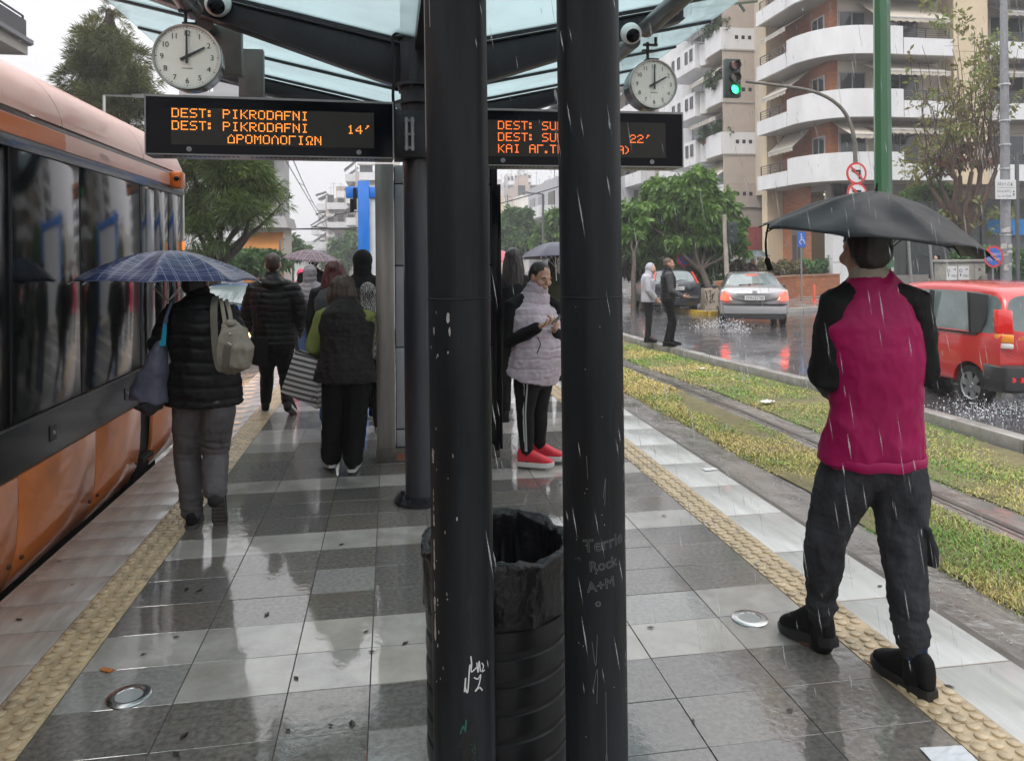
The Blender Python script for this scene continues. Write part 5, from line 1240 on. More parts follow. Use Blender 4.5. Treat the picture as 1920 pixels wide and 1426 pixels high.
            if o.get('hood') == 'up':
                def HE(c, r): i0 = len(mb.v); mb.sphere((0, 0, 0), 1, 22, 16, sx=r[0] * s, sy=r[1] * s, sz=r[2] * s); mb.xf(HM @ Matrix.Translation(Vector(c) * s), i0)
                HE((0, -.030, .028), (.104, .112, .116)); HE((0, -.04, -.06), (.098, .10, .10))
                loftc(mb, [(J['neck'] - UP * .03, .10 * s, .095 * s), (lerp(J['neck'], J['head'], .5) + Vector((0, -.03, 0)), .095 * s, .09 * s)], 18)
            blob(nm, mb, mat, t, o.get('vox', vox), o.get('sm', 4), wrinkle(o.get('wr', .005), o.get('f', 8), o.get('st', (1, 1, .6)), o.get('seed', 2), q), label=o.get('label'))
            if o.get('sleeve') == 'other':
                for k in 'lr':
                    mb = MB(); sh, el, wr = J[k + 'sh'], J[k + 'el'], J[k + 'wr']
                    loftc(mb, [(lerp(sh, J['neck'], o.get('sin', .35)) - UP * .02 * s, sr[0] * s * .92, sr[0] * s * 1.05), (sh, sr[0] * s, sr[0] * s), (lerp(sh, el, .5), lerp(sr[0], sr[1], .6) * s, lerp(sr[0], sr[1], .6) * s), (el, sr[1] * s, sr[1] * s * 1.05), (lerp(el, wr, .5), lerp(sr[1], sr[2], .5) * s, lerp(sr[1], sr[2], .5) * s), (lerp(el, wr, .94), sr[2] * s, sr[2] * s)], 16)
                    blob('sleeve', mb, o['smat'], t, o.get('vox', vox), 4, wrinkle(o.get('swr', .006), 10, (1, 1, .8), 5 + ord(k), o.get('squilt')))
        elif kind == 'collar':
            mb = MB(); ne = J['neck']; ax = (J['head'] - ne).normalized()
            loftc(mb, [(ne + ax * o.get('z0', 0) * s, o.get('r', .08) * s * 1.05, o.get('r', .08) * s), (ne + ax * o.get('z1', .06) * s, o.get('r', .08) * s * .92, o.get('r', .08) * s * .9)], 22)
            blob(nm, mb, mat, t, vox, 3, wrinkle(.003, 14))
        elif kind == 'shoes':
            for k in 'lr':
                an = J[k + 'an']; kn_ = (an - J[k + 'kn']).normalized(); sm_ = MB(); loftc(sm_, [(an - kn_ * .10 * s, .044 * s, .048 * s), (an + kn_ * .02 * s, .043 * s, .047 * s), (an + kn_ * .06 * s, .040 * s, .05 * s)], 14)
                if o.get('sock', 1): part('sock', sm_, pmat('sock_black', (.01,.01,.01), .9), t, 60)
                g0 = o.get('z', 0); zz = an.z - .10 * s
                ft = shoe(t, (an.x, an.y, max(0, zz) if J[k + 'fp'] == 0 else o.get('lift_' + k, 0)), J[k + 'fy'], J[k + 'fp'], mat, o.get('sole', M_black), s * o.get('size', 1.0), o.get('chunky', 1.0))
    if hairs: hair(t, HM, s, hairs[0], hairs[1], hairs[2] if len(hairs) > 2 else 0, .0075 if vox < .012 else .010)
    if face: face_parts(t, HM, s, face.get('brow', M_black), face.get('lip', (.30,.10,.09)))
    t['H'] = H; del t['H']
    return t, J, HM
def umbrella(label, top, rad, depth, tilt=(0, 0), mat=None, rot=0.0, hand_at=None, ngore=8, crumple=0.0, group=None, rib=True, shaft=.62, droop=None, flat=1.9):
    """top: apex (world); tilt: lean of the shaft (rotation about x, y)"""
    t = thing('umbrella', label, 'umbrella', top, 0, group); t.rotation_euler = (tilt[0], tilt[1], rot)
    nu, nv = ngore * 10, 18; vs = []; uvs = []; fs = []
    def S(a, v):
        g = (a / (2 * math.pi) * ngore) % 1.0; m = math.sin(math.pi * g)
        r = rad * v * (1 - .085 * m * v * v); z = -depth * (v ** flat) - .040 * rad / .5 * m * math.sin(math.pi * min(v, 1) * .9) * v + .02 * m * v * v * v
        if crumple:
            n1 = noise.fractal((math.cos(a) * 2.3, math.sin(a) * 2.3, v * 3), 1, 2, 3); z += crumple * n1 * v
            if droop:
                da = abs(((a - droop[0] + math.pi) % (2 * math.pi)) - math.pi)
                k = math.exp(-(da / .62) ** 2) * max(0, v - .45) / .55; z -= droop[1] * k; r *= 1 - .10 * k; z += .018 * k * noise.noise((a * 9, v * 7, 1))
        return (r * math.cos(a), r * math.sin(a), z)
    for j in range(nv + 1):
        for i in range(nu):
            vs.append(S(2 * math.pi * i / nu, j / nv))
    for j in range(nv):
        for i in range(nu): fs.append((j*nu+i, j*nu+(i+1)%nu, (j+1)*nu+(i+1)%nu, (j+1)*nu+i))
    me = bpy.data.meshes.new('canopy'); me.from_pydata(vs, [], fs); me.materials.append(mat)
    ul = me.uv_layers.new(name='UVMap')
    for p in me.polygons:
        js = [(me.loops[l].vertex_index // nu) for l in p.loop_indices]; is_ = [(me.loops[l].vertex_index % nu) for l in p.loop_indices]
        i0 = min(is_); wrap = max(is_) - i0 > 5; g0 = (p.index % nu) // 10
        for l, j, i in zip(p.loop_indices, js, is_):
            ii = i + nu if (wrap and i < 5) else i
            lu = ii / 10 - g0; v = j / nv
            ul.data[l].uv = ((lu - .5) * v * .76 + .5, v)
    me.polygons.foreach_set('use_smooth', [True] * len(me.polygons))
    o = link('canopy', me, t); md = o.modifiers.new('s', 'SOLIDIFY'); md.thickness = .0025; md.offset = -1
    for k in range(ngore):
        a = 2 * math.pi * k / ngore; pts = [Vector(S(a, v)) - UP * .006 for v in (.06, .25, .45, .65, .85, 1.0)]
        mb = MB(); mb.tube(pts + [pts[-1] + (pts[-1] - pts[-2]).normalized() * .018], .0028, 6); part('rib', mb, M_alu if rib else M_black, t, 50)
        m = Vector(S(a, .5)) - UP * .01; mb = MB(); mb.tube([Vector((0, 0, -depth - .13)), m], .0022, 5); part('stretcher', mb, M_alu if rib else M_black, t, 50)
    mb = MB(); mb.cyl((0, 0, -.0), (0, 0, .035), .006, 10, r2=.003); part('ferrule', mb, M_black, t, 40)
    mb = MB(); mb.cyl((0, 0, .0), (0, 0, -shaft + .1), .0055, 10); part('shaft', mb, M_alu, t, 40)
    mb = MB(); mb.tube([(0, 0, -shaft + .1), (0, 0, -shaft + .08), (0, 0, -shaft + .03), (0, 0, -shaft)], [.010, .014, .014, .011], 12); part('handle', mb, M_black, t, 50)
    return t
# ================================================================ PEOPLE
def facing(a):
    """heading: a=0 faces camera-right, + turns towards the camera, 90 = away with a=-90"""
    d = CR * math.cos(R(a)) - CF * math.sin(R(a)); return math.atan2(-d.x, d.y)
def loc_(px, py, d, z=0.0):
    p = W(px, py, d); p.z = z; return p
class PX:
    """pixel + depth to the local frame of a figure"""
    def __init__(s, loc, rz): s.i = (Matrix.Translation(loc) @ Matrix.Rotation(rz, 4, 'Z')).inverted()
    def __call__(s, x, y, d): return s.i @ W(x, y, d)
def hanging(name, label, cat, loc, rz=0): return thing(name, label, cat, loc, rz)
# ---- man in the maroon jacket, walking away under the black umbrella
lo = Vector((1.92, 2.88, 0)); rz = R(3); q = PX(lo, rz)
M_mar = cloth_mat('maroon_nylon', (.30,.004,.075), .5, var=.14, vscale=5, bump=.22, bscale=22)
M_blk = cloth_mat('black_cloth', (.004,.004,.0045), .7, var=.3)
M_char = cloth_mat('charcoal_jersey', (.034,.035,.040), .85, var=.45, vscale=14, bump=.25, bscale=90)
pose = dict(pelvis=q(1636,838,3.14), waist=q(1640,765,3.13), chest=q(1643,668,3.13), neck=q(1632,534,3.12), head=q(1622,470,3.13), lsh=q(1572,572,3.13), rsh=q(1708,572,3.12), lel=q(1549,705,3.11), rel=q(1727,695,3.10), lwr=q(1592,752,3.40), rwr=q(1664,640,3.42),
            lhip=q(1590,882,3.15), rhip=q(1684,882,3.12), lkn=q(1546,1015,3.20), rkn=q(1694,1050,3.04), lan=q(1538,1178,3.28), ran=q(1717,1248,2.97), lfy=R(15), rfy=R(5), lfp=R(10), rfp=0)
man, J, HM = person('man in a maroon jacket with black sleeves walking under the black umbrella', lo, rz, 1.88, pose, headrot=(R(-9), 0, 0), w=1.10, skin=M_skin2, vox=.0095, fingers=True,
    outfit=[('trousers', 'trousers', M_char, dict(r=(.104, .075, .054), wr=.007, f=10, st=(1, 1, .9), cuff=.047, end=.80, vox=.0085, g=.02, seed=3, fold=(.24, .56, .010))),
            ('top', 'jacket', M_mar, dict(hem=.055, hemw=1.06, g=.028, sleeve='other', smat=M_blk, sl=(.082, .068, .056), sin=.62, wr=.010, f=6.5, st=(1, 1, .8), vox=.009, shw=1.03, swr=.007)),
            ('collar', 'collar', cloth_mat('collar_beige', (.34,.30,.24), .8, var=.15), dict(z0=-.01, z1=.045, r=.080)),
            ('shoes', 'shoe', M_blk, dict(size=.95, chunky=1.45, sock=0, sole=pmat('sole_black', (.012,.012,.012), .5)))],
    hairs=(pmat('hair_black', (.010,.008,.007), .5, var=.3, vscale=60, stretch=(1, 1, .1)), 'short', 1))
# waistband, ankle socks and the flapping cargo pocket
mb = MB(); c = q(1640, 858, 3.14); rings = []
for z, g in ((-.022, .004), (-.015, .010), (.012, .010), (.02, .004)):
    rings.append([(c.x + (.202 + g) * math.cos(a) , c.y + (.152 + g) * math.sin(a), c.z + z + .004 * math.sin(a * 9)) for a in [2 * math.pi * k / 60 for k in range(60)]])
mb.rings(rings, cap0=False, cap1=False); part('hem_band', mb, M_mar, man, 50)
mb = MB(); loftc(mb, [(q(1728, 985, 3.02), .020, .050), (q(1738, 1020, 3.02), .026, .058), (q(1741, 1055, 3.02), .020, .052)], 14, ref=(1, 0, 0)); blob('cargo_pocket', mb, M_char, man, .008, 3, wrinkle(.005, 14))
for k, an in (('l', J['lan']), ('r', J['ran'])):
    mb = MB(); loftc(mb, [(an + UP * .11, .038, .040), (an + UP * .02, .040, .042), (an - UP * .04, .040, .044)], 16); part('sock', mb, cloth_mat('sock_blue', (.012,.022,.07), .8), man, 60)
    mb = MB(); loftc(mb, [(an + UP * .015, .047, .050), (an - UP * .03, .048, .054), (an - UP * .07, .046, .058)], 18); blob('shoe_collar', mb, M_blk, man, .007, 2, wrinkle(.004, 18))
def canopy_mat(name, col, line1=None, line2=None, coat=.6, rough=.35):
    m = cloth_mat(name, col, rough, var=.15, vscale=3, bump=.10, bscale=14, coat=coat); t, n, L, b = nodes_of(m)
    b.inputs['Coat Roughness'].default_value = .22
    if line1:
        tc = n.new('ShaderNodeTexCoord'); sp = n.new('ShaderNodeSeparateXYZ'); L(tc.outputs['UV'], sp.inputs['Vector'])
        def lines(sock, freq, wdt, off):
            a = n.new('ShaderNodeMath'); a.operation = 'MULTIPLY_ADD'; a.inputs[1].default_value = freq; a.inputs[2].default_value = off; L(sock, a.inputs[0])
            f = n.new('ShaderNodeMath'); f.operation = 'FRACT'; L(a.outputs[0], f.inputs[0])
            g = n.new('ShaderNodeMath'); g.operation = 'LESS_THAN'; g.inputs[1].default_value = wdt; L(f.outputs[0], g.inputs[0]); return g.outputs[0]
        base = None
        prev = b.inputs['Base Color'].links[0].from_socket if b.inputs['Base Color'].links else None
        cur = prev
        for (sk, fr, wd_, off, colr, fac) in ((sp.outputs['X'], 4.2, .42, .1, line2, .55), (sp.outputs['Y'], 4.0, .42, .2, line2, .55), (sp.outputs['X'], 8.4, .07, .05, line1, .8), (sp.outputs['Y'], 8.0, .07, .1, line1, .8), (sp.outputs['X'], 4.2, .035, .62, line1, .8), (sp.outputs['Y'], 4.0, .035, .72, line1, .8)):
            o = lines(sk, fr, wd_, off); ml = n.new('ShaderNodeMath'); ml.operation = 'MULTIPLY'; ml.inputs[1].default_value = fac; L(o, ml.inputs[0])
            mc = n.new('ShaderNodeMix'); mc.data_type = 'RGBA'; L(ml.outputs[0], mc.inputs['Factor'])
            if cur: L(cur, mc.inputs['A'])
            mc.inputs['B'].default_value = (*colr, 1); cur = mc.outputs['Result']
        L(cur, b.inputs['Base Color'])
    return m
u = umbrella('black rain-wet umbrella held by the man in the maroon jacket, its right corner crumpled', W(1643, 359, 3.24), .464, .185, (R(6.5), R(3.5)), canopy_mat('umbrella_black', (.009,.0095,.0115), rough=.45, coat=.03), rot=0, crumple=.014, flat=1.5, droop=(R(-16), .07), rib=False, shaft=.64)
mb = MB(); a = R(180); e = Vector((.47 * math.cos(a), .47 * math.sin(a), -.185)); mb.tube(cr([e + UP * .02, e + Vector((-.004, 0, -.05)), e + Vector((.008, 0, -.12)), e + Vector((.03, 0, -.17))]), [.004] * 9 + [.005] * 8 + [.012] * 8, 8); part('closing_strap', mb, M_blk, u, 50)
# ---- person under the blue tartan umbrella
lo = Vector((-1.17, 5.06, 0)); rz = R(1); q = PX(lo, rz)
M_grt = cloth_mat('grey_trousers', (.095,.089,.095), .75, var=.2, vscale=5, bump=.15, bscale=40, dirt=(.022,.021,.023), dirt_scale=4, dirt_lo=.55, dirt_hi=.66)
M_puf = cloth_mat('black_puffer', (.0045,.0045,.0055), .5, var=.3, vscale=6, bump=.12, bscale=30)
pose = dict(pelvis=q(383,728,4.80), waist=q(383,670,4.79), chest=q(383,615,4.79), neck=q(376,566,4.80), head=q(366,533,4.84), lsh=q(331,585,4.79), rsh=q(423,585,4.78), lel=q(297,648,4.76), rel=q(449,655,4.76), lwr=q(322,618,5.02), rwr=q(440,672,5.02),
            lhip=q(356,745,4.81), rhip=q(410,745,4.79), lkn=q(352,855,4.90), rkn=q(404,850,4.88), lan=q(361,962,4.86), ran=q(402,925,4.72), lfy=R(2), rfy=R(0), lfp=0, rfp=R(68))
wo, J, HM = person('person in black puffer jacket and grey trousers under the blue tartan umbrella', lo, rz, 1.66, pose, w=1.12, vox=.010,
    outfit=[('trousers', 'trousers', M_grt, dict(r=(.114, .088, .074), wr=.008, f=7, st=(1, 1, .8), end=.99, g=.015, seed=7, fold=(.16, .5, .014))),
            ('top', 'jacket', M_puf, dict(hem=.10, hemw=1.06, g=.03, sl=(.088, .074, .055), quilt=(.082, .013, .011), wr=.005, collar=.06)),
            ('shoes', 'shoe', M_blk, dict(size=1.0, sole=pmat('sole_grey', (.06,.058,.055), .6, bump=.5, bscale=25), lift_r=.0))],
    hairs=(pmat('hair_dark', (.012,.009,.008), .5), 'short', 2))
mb = MB()    # treads of the lifted sole
an = J['ran']; Ms = Matrix.Translation((an.x, an.y, 0)) @ Matrix.Translation((0, .163, 0)) @ Matrix.Rotation(-R(68), 4, 'X') @ Matrix.Translation((0, -.163, 0))
for i in range(9): mb.obox((0, -.06 + i * .03, -.003), (.036, 0, 0), (0, .006, 0), (0, 0, .004))
mb.xf(Ms); part('shoe_tread', mb, pmat('tread', (.10,.095,.085), .7), wo, 30)
umbrella('blue tartan umbrella with white lines over the person in grey trousers', W(316, 470, 4.92), .555, .195, (R(-1), R(1)), canopy_mat('umbrella_tartan_blue', (.006,.012,.066), (.20,.22,.32), (.016,.026,.095), coat=.25, rough=.4), rot=R(8), crumple=.012, shaft=.58)
# tote and beige shoulder bag
def sheetbag(name, label, pts, d, thick, mats, wr=.008, extra=None):
    """soft bag from its outline in the photograph, with real thickness"""
    c = loc_(sum(p[0] for p in pts) / len(pts), 600, d, 0); z0 = min(W(p[0], p[1], d).z for p in pts); c.z = z0
    t = thing(name, label, 'bag', c)
    return t, c
t, c = sheetbag('tote_bag', 'slack blue-grey tote bag with a cyan strap end left of the tartan umbrella walker', [(245, 770), (312, 565)], 4.66, .1, None)
q2 = PX(c, 0)
mb = MB(); loftc(mb, [(q2(306, 640, 4.70), .030, .045), (q2(296, 675, 4.67), .062, .075), (q2(285, 715, 4.66), .098, .095), (q2(280, 742, 4.66), .112, .095), (q2(278, 752, 4.66), .104, .09)], 22, round_=False); blob('bag_body', mb, cloth_mat('tote_cloth', (.085,.085,.125), .55, var=.3, vscale=8, bump=.2, bscale=25), t, .009, 4, wrinkle(.016, 8, (1, 1, .5)))
mb = MB(); loftc(mb, [(q2(281, 750, 4.66), .10, .085), (q2(288, 766, 4.66), .075, .06), (q2(293, 774, 4.66), .03, .03)], 20, round_=False); blob('bag_bottom', mb, cloth_mat('tote_dark', (.022,.022,.026), .6), t, .009, 3, wrinkle(.012, 12))
mb = MB(); mb.tube(cr([q2(322, 566, 4.70), q2(313, 590, 4.66), q2(308, 615, 4.66), q2(304, 650, 4.66)]), [.010] * 10 + [.014] * 15, 8); part('strap', mb, cloth_mat('tote_strap', (.08,.10,.16), .6), t, 60)
mb = MB(); mb.prism([q2(307, 606, 4.645), q2(313, 610, 4.645), q2(311, 648, 4.64), q2(300, 648, 4.64), q2(299, 640, 4.64), q2(304, 636, 4.64)], (0, -.006, 0)); part('strap_end', mb, cloth_mat('cyan_strap', (.01,.30,.46), .5), t, 30)
t = thing('shoulder_bag', 'beige canvas bag with a wide strap hanging on the right of the tartan umbrella person', 'bag', loc_(436, 600, 4.6, .95)); q2 = PX(t.location, 0)
M_bei = cloth_mat('beige_canvas', (.225,.205,.17), .8, var=.2, vscale=10, bump=.3, bscale=30)
mb = MB(); loftc(mb, [(q2(428, 605, 4.64), .045, .03), (q2(436, 625, 4.62), .085, .055), (q2(442, 655, 4.60), .105, .070), (q2(438, 678, 4.60), .098, .062), (q2(428, 690, 4.62), .07, .045)], 22); blob('bag_body', mb, M_bei, t, .009, 3, wrinkle(.014, 9, (1, 1, .6), 4))
M_bst = cloth_mat('beige_strap', (.115,.105,.088), .8, var=.2)
def strap(t, P, w, mat, nm='strap', th=.004, up=(0, -1, 0)):
    mb = MB(); S = cr(P, 6)
    rings = []
    for i, p in enumerate(S):
        tt = (S[min(i + 1, len(S) - 1)] - S[max(i - 1, 0)]).normalized(); nrm = Vector(up); nrm = (nrm - tt * nrm.dot(tt)).normalized(); sd = tt.cross(nrm) * w / 2; n2 = nrm * th
        rings.append([p - sd - n2, p + sd - n2, p + sd + n2, p - sd + n2])
    mb.rings(rings); return part(nm, mb, mat, t, 40)
strap(t, [q2(404, 556, 4.72), q2(401, 580, 4.62), q2(402, 620, 4.60), q2(405, 660, 4.58), q2(412, 690, 4.56), q2(422, 686, 4.54), q2(424, 664, 4.53), q2(427, 648, 4.525)], .040, M_bst)
strap(t, [q2(414, 560, 4.72), q2(418, 580, 4.66), q2(422, 605, 4.62)], .022, M_bei); strap(t, [q2(424, 562, 4.74), q2(431, 585, 4.66), q2(434, 610, 4.60)], .022, M_bei)
mb = MB(); ell(mb, q2(433, 606, 4.595), .030, .022, .022); blob('flap', mb, M_bei, t, .007, 2)
mb = MB(); mb.tube([q2(420, 645, 4.53), q2(427, 642, 4.525), q2(434, 646, 4.53)], .004, 6); mb.tube([q2(430, 625, 4.56), q2(433, 627, 4.555)], .006, 6); part('buckle', mb, M_alu, t)
# ---- man in a black quilted jacket, further along
lo = G(515, 776); rz = R(2); q = PX(lo, rz); d = D(lo)
pose = dict(pelvis=q(515,640,d), waist=q(515,606,d), chest=q(514,572,d), neck=q(512,524,d), head=q(512,496,d), lsh=q(479,540,d), rsh=q(547,540,d), lel=q(462,590,d), rel=q(568,588,d), lwr=q(482,628,d+.22), rwr=q(556,632,d+.2),
            lhip=q(499,645,d), rhip=q(531,645,d), lkn=q(501,703,d+.1), rkn=q(535,700,d+.12), lan=q(498,756,d+.1), ran=q(539,757,d-.18), lfy=R(8), rfy=R(-14), lfp=0, rfp=R(34))
M_bt = cloth_mat('black_trousers', (.0035,.0035,.004), .8, var=.3)
person('broad man in a black quilted jacket with the hood down walking away on the left', lo, rz, 1.79, pose, w=1.28, vox=.011, outfit=[('trousers', 'trousers', M_bt, dict(r=(.110, .072, .056), wr=.007)),
    ('top', 'jacket', cloth_mat('black_quilted', (.005,.005,.0055), .48, var=.3, bump=.1), dict(hem=.03, g=.034, sl=(.092, .080, .055), quilt=(.066, .012, .010), wr=.004, collar=.05, hood='down')),
    ('shoes', 'shoe', M_blk, dict(sole=pmat('sole_white', (.50,.50,.49), .5)))], hairs=(pmat('hair_brown', (.030,.018,.013), .5, var=.3, vscale=50), 'crop', 3), skin=M_skin3)
t = thing('satchel', 'flat black bag hanging by the left hip of the broad man in the quilted jacket', 'bag', loc_(485, 600, d - .2, .55)); q2 = PX(t.location, 0)
mb = MB(); mb.prism([q2(470, 632, d - .22), q2(501, 634, d - .22), q2(500, 688, d - .22), q2(472, 684, d - .22)], (0, .07, 0)); part('bag_body', mb, M_blk, t, 30, bevel=.012)
strap(t, [q2(480, 632, d - .21), q2(478, 600, d - .22), q2(484, 560, d - .19), q2(496, 540, d - .1)], .02, M_blk)
# ---- elderly woman with the striped bag
lo = G(638, 884); rz = R(-3); q = PX(lo, rz); d = D(lo)
M_vest = cloth_mat('brown_black_vest', (.017,.014,.014), .6, var=.3, vscale=7, bump=.25, bscale=30)
M_lime = cloth_mat('lime_fleece', (.17,.20,.055), .9, var=.2, vscale=12, bump=.2)
pose = dict(pelvis=q(648,698,d), waist=q(649,662,d), chest=q(650,618,d+.02), neck=q(648,570,d+.06), head=q(642,547,d+.10), lsh=q(606,596,d), rsh=q(686,594,d), lel=q(588,650,d-.01), rel=q(686,650,d+.2), lwr=q(604,664,d+.24), rwr=q(680,672,d+.26),
            lhip=q(627,712,d), rhip=q(670,712,d), lkn=q(625,785,d+.02), rkn=q(667,785,d), lan=q(621,858,d+.03), ran=q(661,860,d-.02), lfy=R(14), rfy=R(-4), lfp=R(10), rfp=0)
ow, J, HM = person('elderly woman with wavy brown hair in a dark vest over lime sleeves, seen from behind', lo, rz, 1.55, pose, w=1.06, vox=.010, outfit=[('trousers', 'trousers', M_bt, dict(r=(.112, .100, .092), wr=.010, end=1.02, seed=9)),
    ('top', 'sweater', M_lime, dict(hem=.02, g=.012, sl=(.088, .074, .056), sin=.5, wr=.006)),
    ('top', 'vest', M_vest, dict(hem=.08, hemw=1.16, g=.042, sleeve='none', quilt=(.135, .005, .006), wr=.009, collar=.02, shw=.98)),
    ('shoes', 'shoe', M_blk, dict(sole=pmat('sole_white', (.50,.50,.49), .5), size=1.05))], hairs=(pmat('hair_brown_grey', (.060,.037,.024), .5, var=.45, vscale=30, stretch=(1, 1, .25)), 'bob', 4), hand_l=dict(curl=1.1))
for o in list(ow.children):
    if o.name.startswith('shoe'): break
t = thing('striped_bag', 'grey and white striped shopping bag carried low by the elderly woman', 'bag', loc_(565, 700, d + .05, .55)); q2 = PX(t.location, 0)
M_str = pmat('bag_stripes', (.55,.54,.53), .35, coat=.4, bump=.1, bscale=14); tt, n, L, b = nodes_of(M_str)
tc = n.new('ShaderNodeTexCoord'); wv = n.new('ShaderNodeTexWave'); wv.wave_type = 'BANDS'; wv.bands_direction = 'Z'; wv.inputs['Scale'].default_value = 7.4; wv.inputs['Distortion'].default_value = 0
mpn = n.new('ShaderNodeMapping'); mpn.inputs['Rotation'].default_value = (0, R(-15), 0)
L(tc.outputs['Object'], mpn.inputs['Vector']); L(mpn.outputs['Vector'], wv.inputs['Vector']); rp = n.new('ShaderNodeValToRGB'); rp.color_ramp.interpolation = 'CONSTANT'; rp.color_ramp.elements[0].color = (.56,.55,.55, 1); rp.color_ramp.elements[1].position = .52; rp.color_ramp.elements[1].color = (.085,.082,.085, 1)
L(wv.outputs['Color'], rp.inputs['Fac']); L(rp.outputs['Color'], b.inputs['Base Color'])
A, B, C_, D_ = [(553, 658), (598, 672), (594, 766), (526, 734)], None, None, None
qa = [q2(x, y, d + .02) for x, y in A]; qb = [q2(x + (10 if i in (0, 1) else 14), y - 3, d + .15) for i, (x, y) in enumerate(A)]
mb = MB(); n_ = 10; rows = []
for i in range(n_ + 1):
    v = i / n_; l0, r0 = qa[0].lerp(qa[3], v), qa[1].lerp(qa[2], v); l1, r1 = qb[0].lerp(qb[3], v), qb[1].lerp(qb[2], v); bl = math.sin(v * math.pi * .9) * .015
    m0 = [l0.lerp(r0, k / 6) + Vector((0, -bl * math.sin(k / 6 * math.pi) - .006 * noise.noise((k * .7, i * .5, 0)), 0)) for k in range(7)]; m1 = [r1.lerp(l1, k / 6) + Vector((0, bl, 0)) for k in range(7)]
    rows.append(m0 + m1)
mb.rings(rows, cap0=False); part('bag_body', mb, M_str, t, 40)
mb = MB(); text_mb(mb, '25', .06, frame(q2(581, 748, d + .003), (q2(590, 752, d) - q2(581, 748, d)), UP), shear=.2); part('print', mb, pmat('bag_print', (.05,.05,.055), .5), t)
mb = MB(); hp = q2(592, 655, d + .2); mb.tube(cr([qa[0].lerp(qa[1], .35), hp + Vector((-.03, 0, -.02)), hp, qa[0].lerp(qa[1], .75)]), .004, 6); part('handle', mb, pmat('bag_handle', (.25,.2,.18), .7), t, 50)
# ---- woman with the phone
lo = G(1006, 876); a0 = 38; rz = facing(a0); q = PX(lo, rz); d = D(lo)
M_lav = cloth_mat('lavender_vest', (.43,.37,.425), .42, var=.12, vscale=6, bump=.10, bscale=30, coat=.15)
M_bsw = cloth_mat('black_sweater', (.004,.004,.0045), .8, var=.3)
hd = head_M
pose = dict(pelvis=q(1000,694,d), waist=q(1004,650,d), chest=q(1002,600,d), neck=q(1004,552,d), head=q(1013,519,d-.03), rsh=q(961,573,d-.07), lsh=q(1038,574,d+.12), rel=q(957,640,d-.12), lel=q(1052,640,d+.05), rwr=q(1012,612,d-.32), lwr=q(1038,620,d-.16),
            rhip=q(988,706,d-.07), lhip=q(1012,704,d+.08), rkn=q(985,775,d-.06), lkn=q(1010,772,d+.10), ran=q(988,850,d-.03), lan=q(1012,838,d+.16), rfy=R(24), lfy=R(22))
pw, J, HM = person('woman in a lavender quilted vest and red trainers reading her phone', lo, rz, 1.68, pose, w=1.12, belly=.06, vox=.0066, headrot=(R(-14), R(-18), 0),
    outfit=[('trousers', 'leggings', cloth_mat('black_leggings', (.0035,.0035,.004), .7, var=.2), dict(r=(.108, .072, .050), wr=.004, end=.95, vox=.010)),
            ('top', 'sweater', M_bsw, dict(hem=.02, g=.006, sl=(.084, .068, .046), sin=.45, wr=.004, vox=.010)),
            ('top', 'vest', M_lav, dict(hem=.055, hemw=1.12, g=.040, sleeve='none', quilt=(.082, .008, .008), wr=.006, collar=.075, cw=.094, vox=.009, shw=.94, dx=1.06)),
            ('shoes', 'shoe', pmat('trainer_red', (.55,.018,.035), .5, var=.15, vscale=20, bump=.15), dict(sole=pmat('sole_white', (.5, .5, .49), .5), chunky=1.25, size=1.08))],
    hairs=(pmat('hair_dark_brown', (.018,.011,.009), .4, var=.3, vscale=60), 'bun', 5), face=dict(brow=M_black, lip=(.26,.09,.08)),
    hand_r=dict(dir=q(1042, 600, d - .33) - q(1012, 612, d - .30), palm=(.1, .25, 1.0), curl=.85, size=1.05, thumb=1), hand_l=dict(dir=q(1046, 602, d - .14) - q(1030, 622, d + .02), palm=(.9, .1, .7), curl=.7))
cam_l = (q(1000, 700, d - 1) - q(1000, 700, d)).normalized()
for off in (-.012, .014):
    rows = []
    fw = Vector((0, 1, 0)); P = [(J['rhip'] + UP * .03, .112), (lerp(J['rhip'], J['rkn'], .25), .108), (lerp(J['rhip'], J['rkn'], .6), .088), (J['rkn'], .074), (lerp(J['rkn'], J['ran'], .3), .070), (lerp(J['rkn'], J['ran'], .7), .058), (lerp(J['rkn'], J['ran'], .93), .052)]
    S = cr([p + cam_l * (r * 1.04 + .006) + fw * (off * r / .085 - .01) for p, r in P], 6); mb = MB()
    for a, b in zip(S, S[1:]):
        w_ = fw * .0072; mb.prism([a - w_, a + w_, b + w_, b - w_], -cam_l * .02)
    part('side_stripe', mb, pmat('stripe_white', (.55,.55,.57), .6), pw, 40)
mb = MB(); S = cr([q(1008, 632, d - .275), q(1013, 645, d - .29), q(1007, 662, d - .275)]); mb.tube(S, .004, 6); part('pocket_zip', mb, M_black, pw, 50)
for (x, y) in ((1015, 552), (1020, 549)):
    mb = MB(); mb.sphere(tuple(q(x, y, d - .125)), .006, 8, 6); part('popper', mb, M_alu, pw, 50)
t = thing('phone', 'smartphone held in both hands by the woman in the lavender vest', 'phone', W(1047, 596, d - .32)); c = PX(t.location, 0)
dx = (W(1056, 586, d - .36) - W(1040, 601, d - .28)).normalized(); nv = (Vector((0, 0, 1)) * .75 - CR * .5 + CF * .25).normalized(); sx = dx.cross(nv).normalized()
mb = MB(); mb.obox((0, 0, 0), dx * .074, sx * .036, nv * .0042); part('phone_case', mb, pmat('phone_back', (.10,.10,.105), .3, .5), t, 30, bevel=.004)
mb = MB(); mb.obox(nv * .0046, dx * .069, sx * .033, nv * .0006); part('screen', mb, pmat('phone_screen', (.25,.27,.30), .1, emit=.35, emit_col=(.7,.75,.8)), t, None)
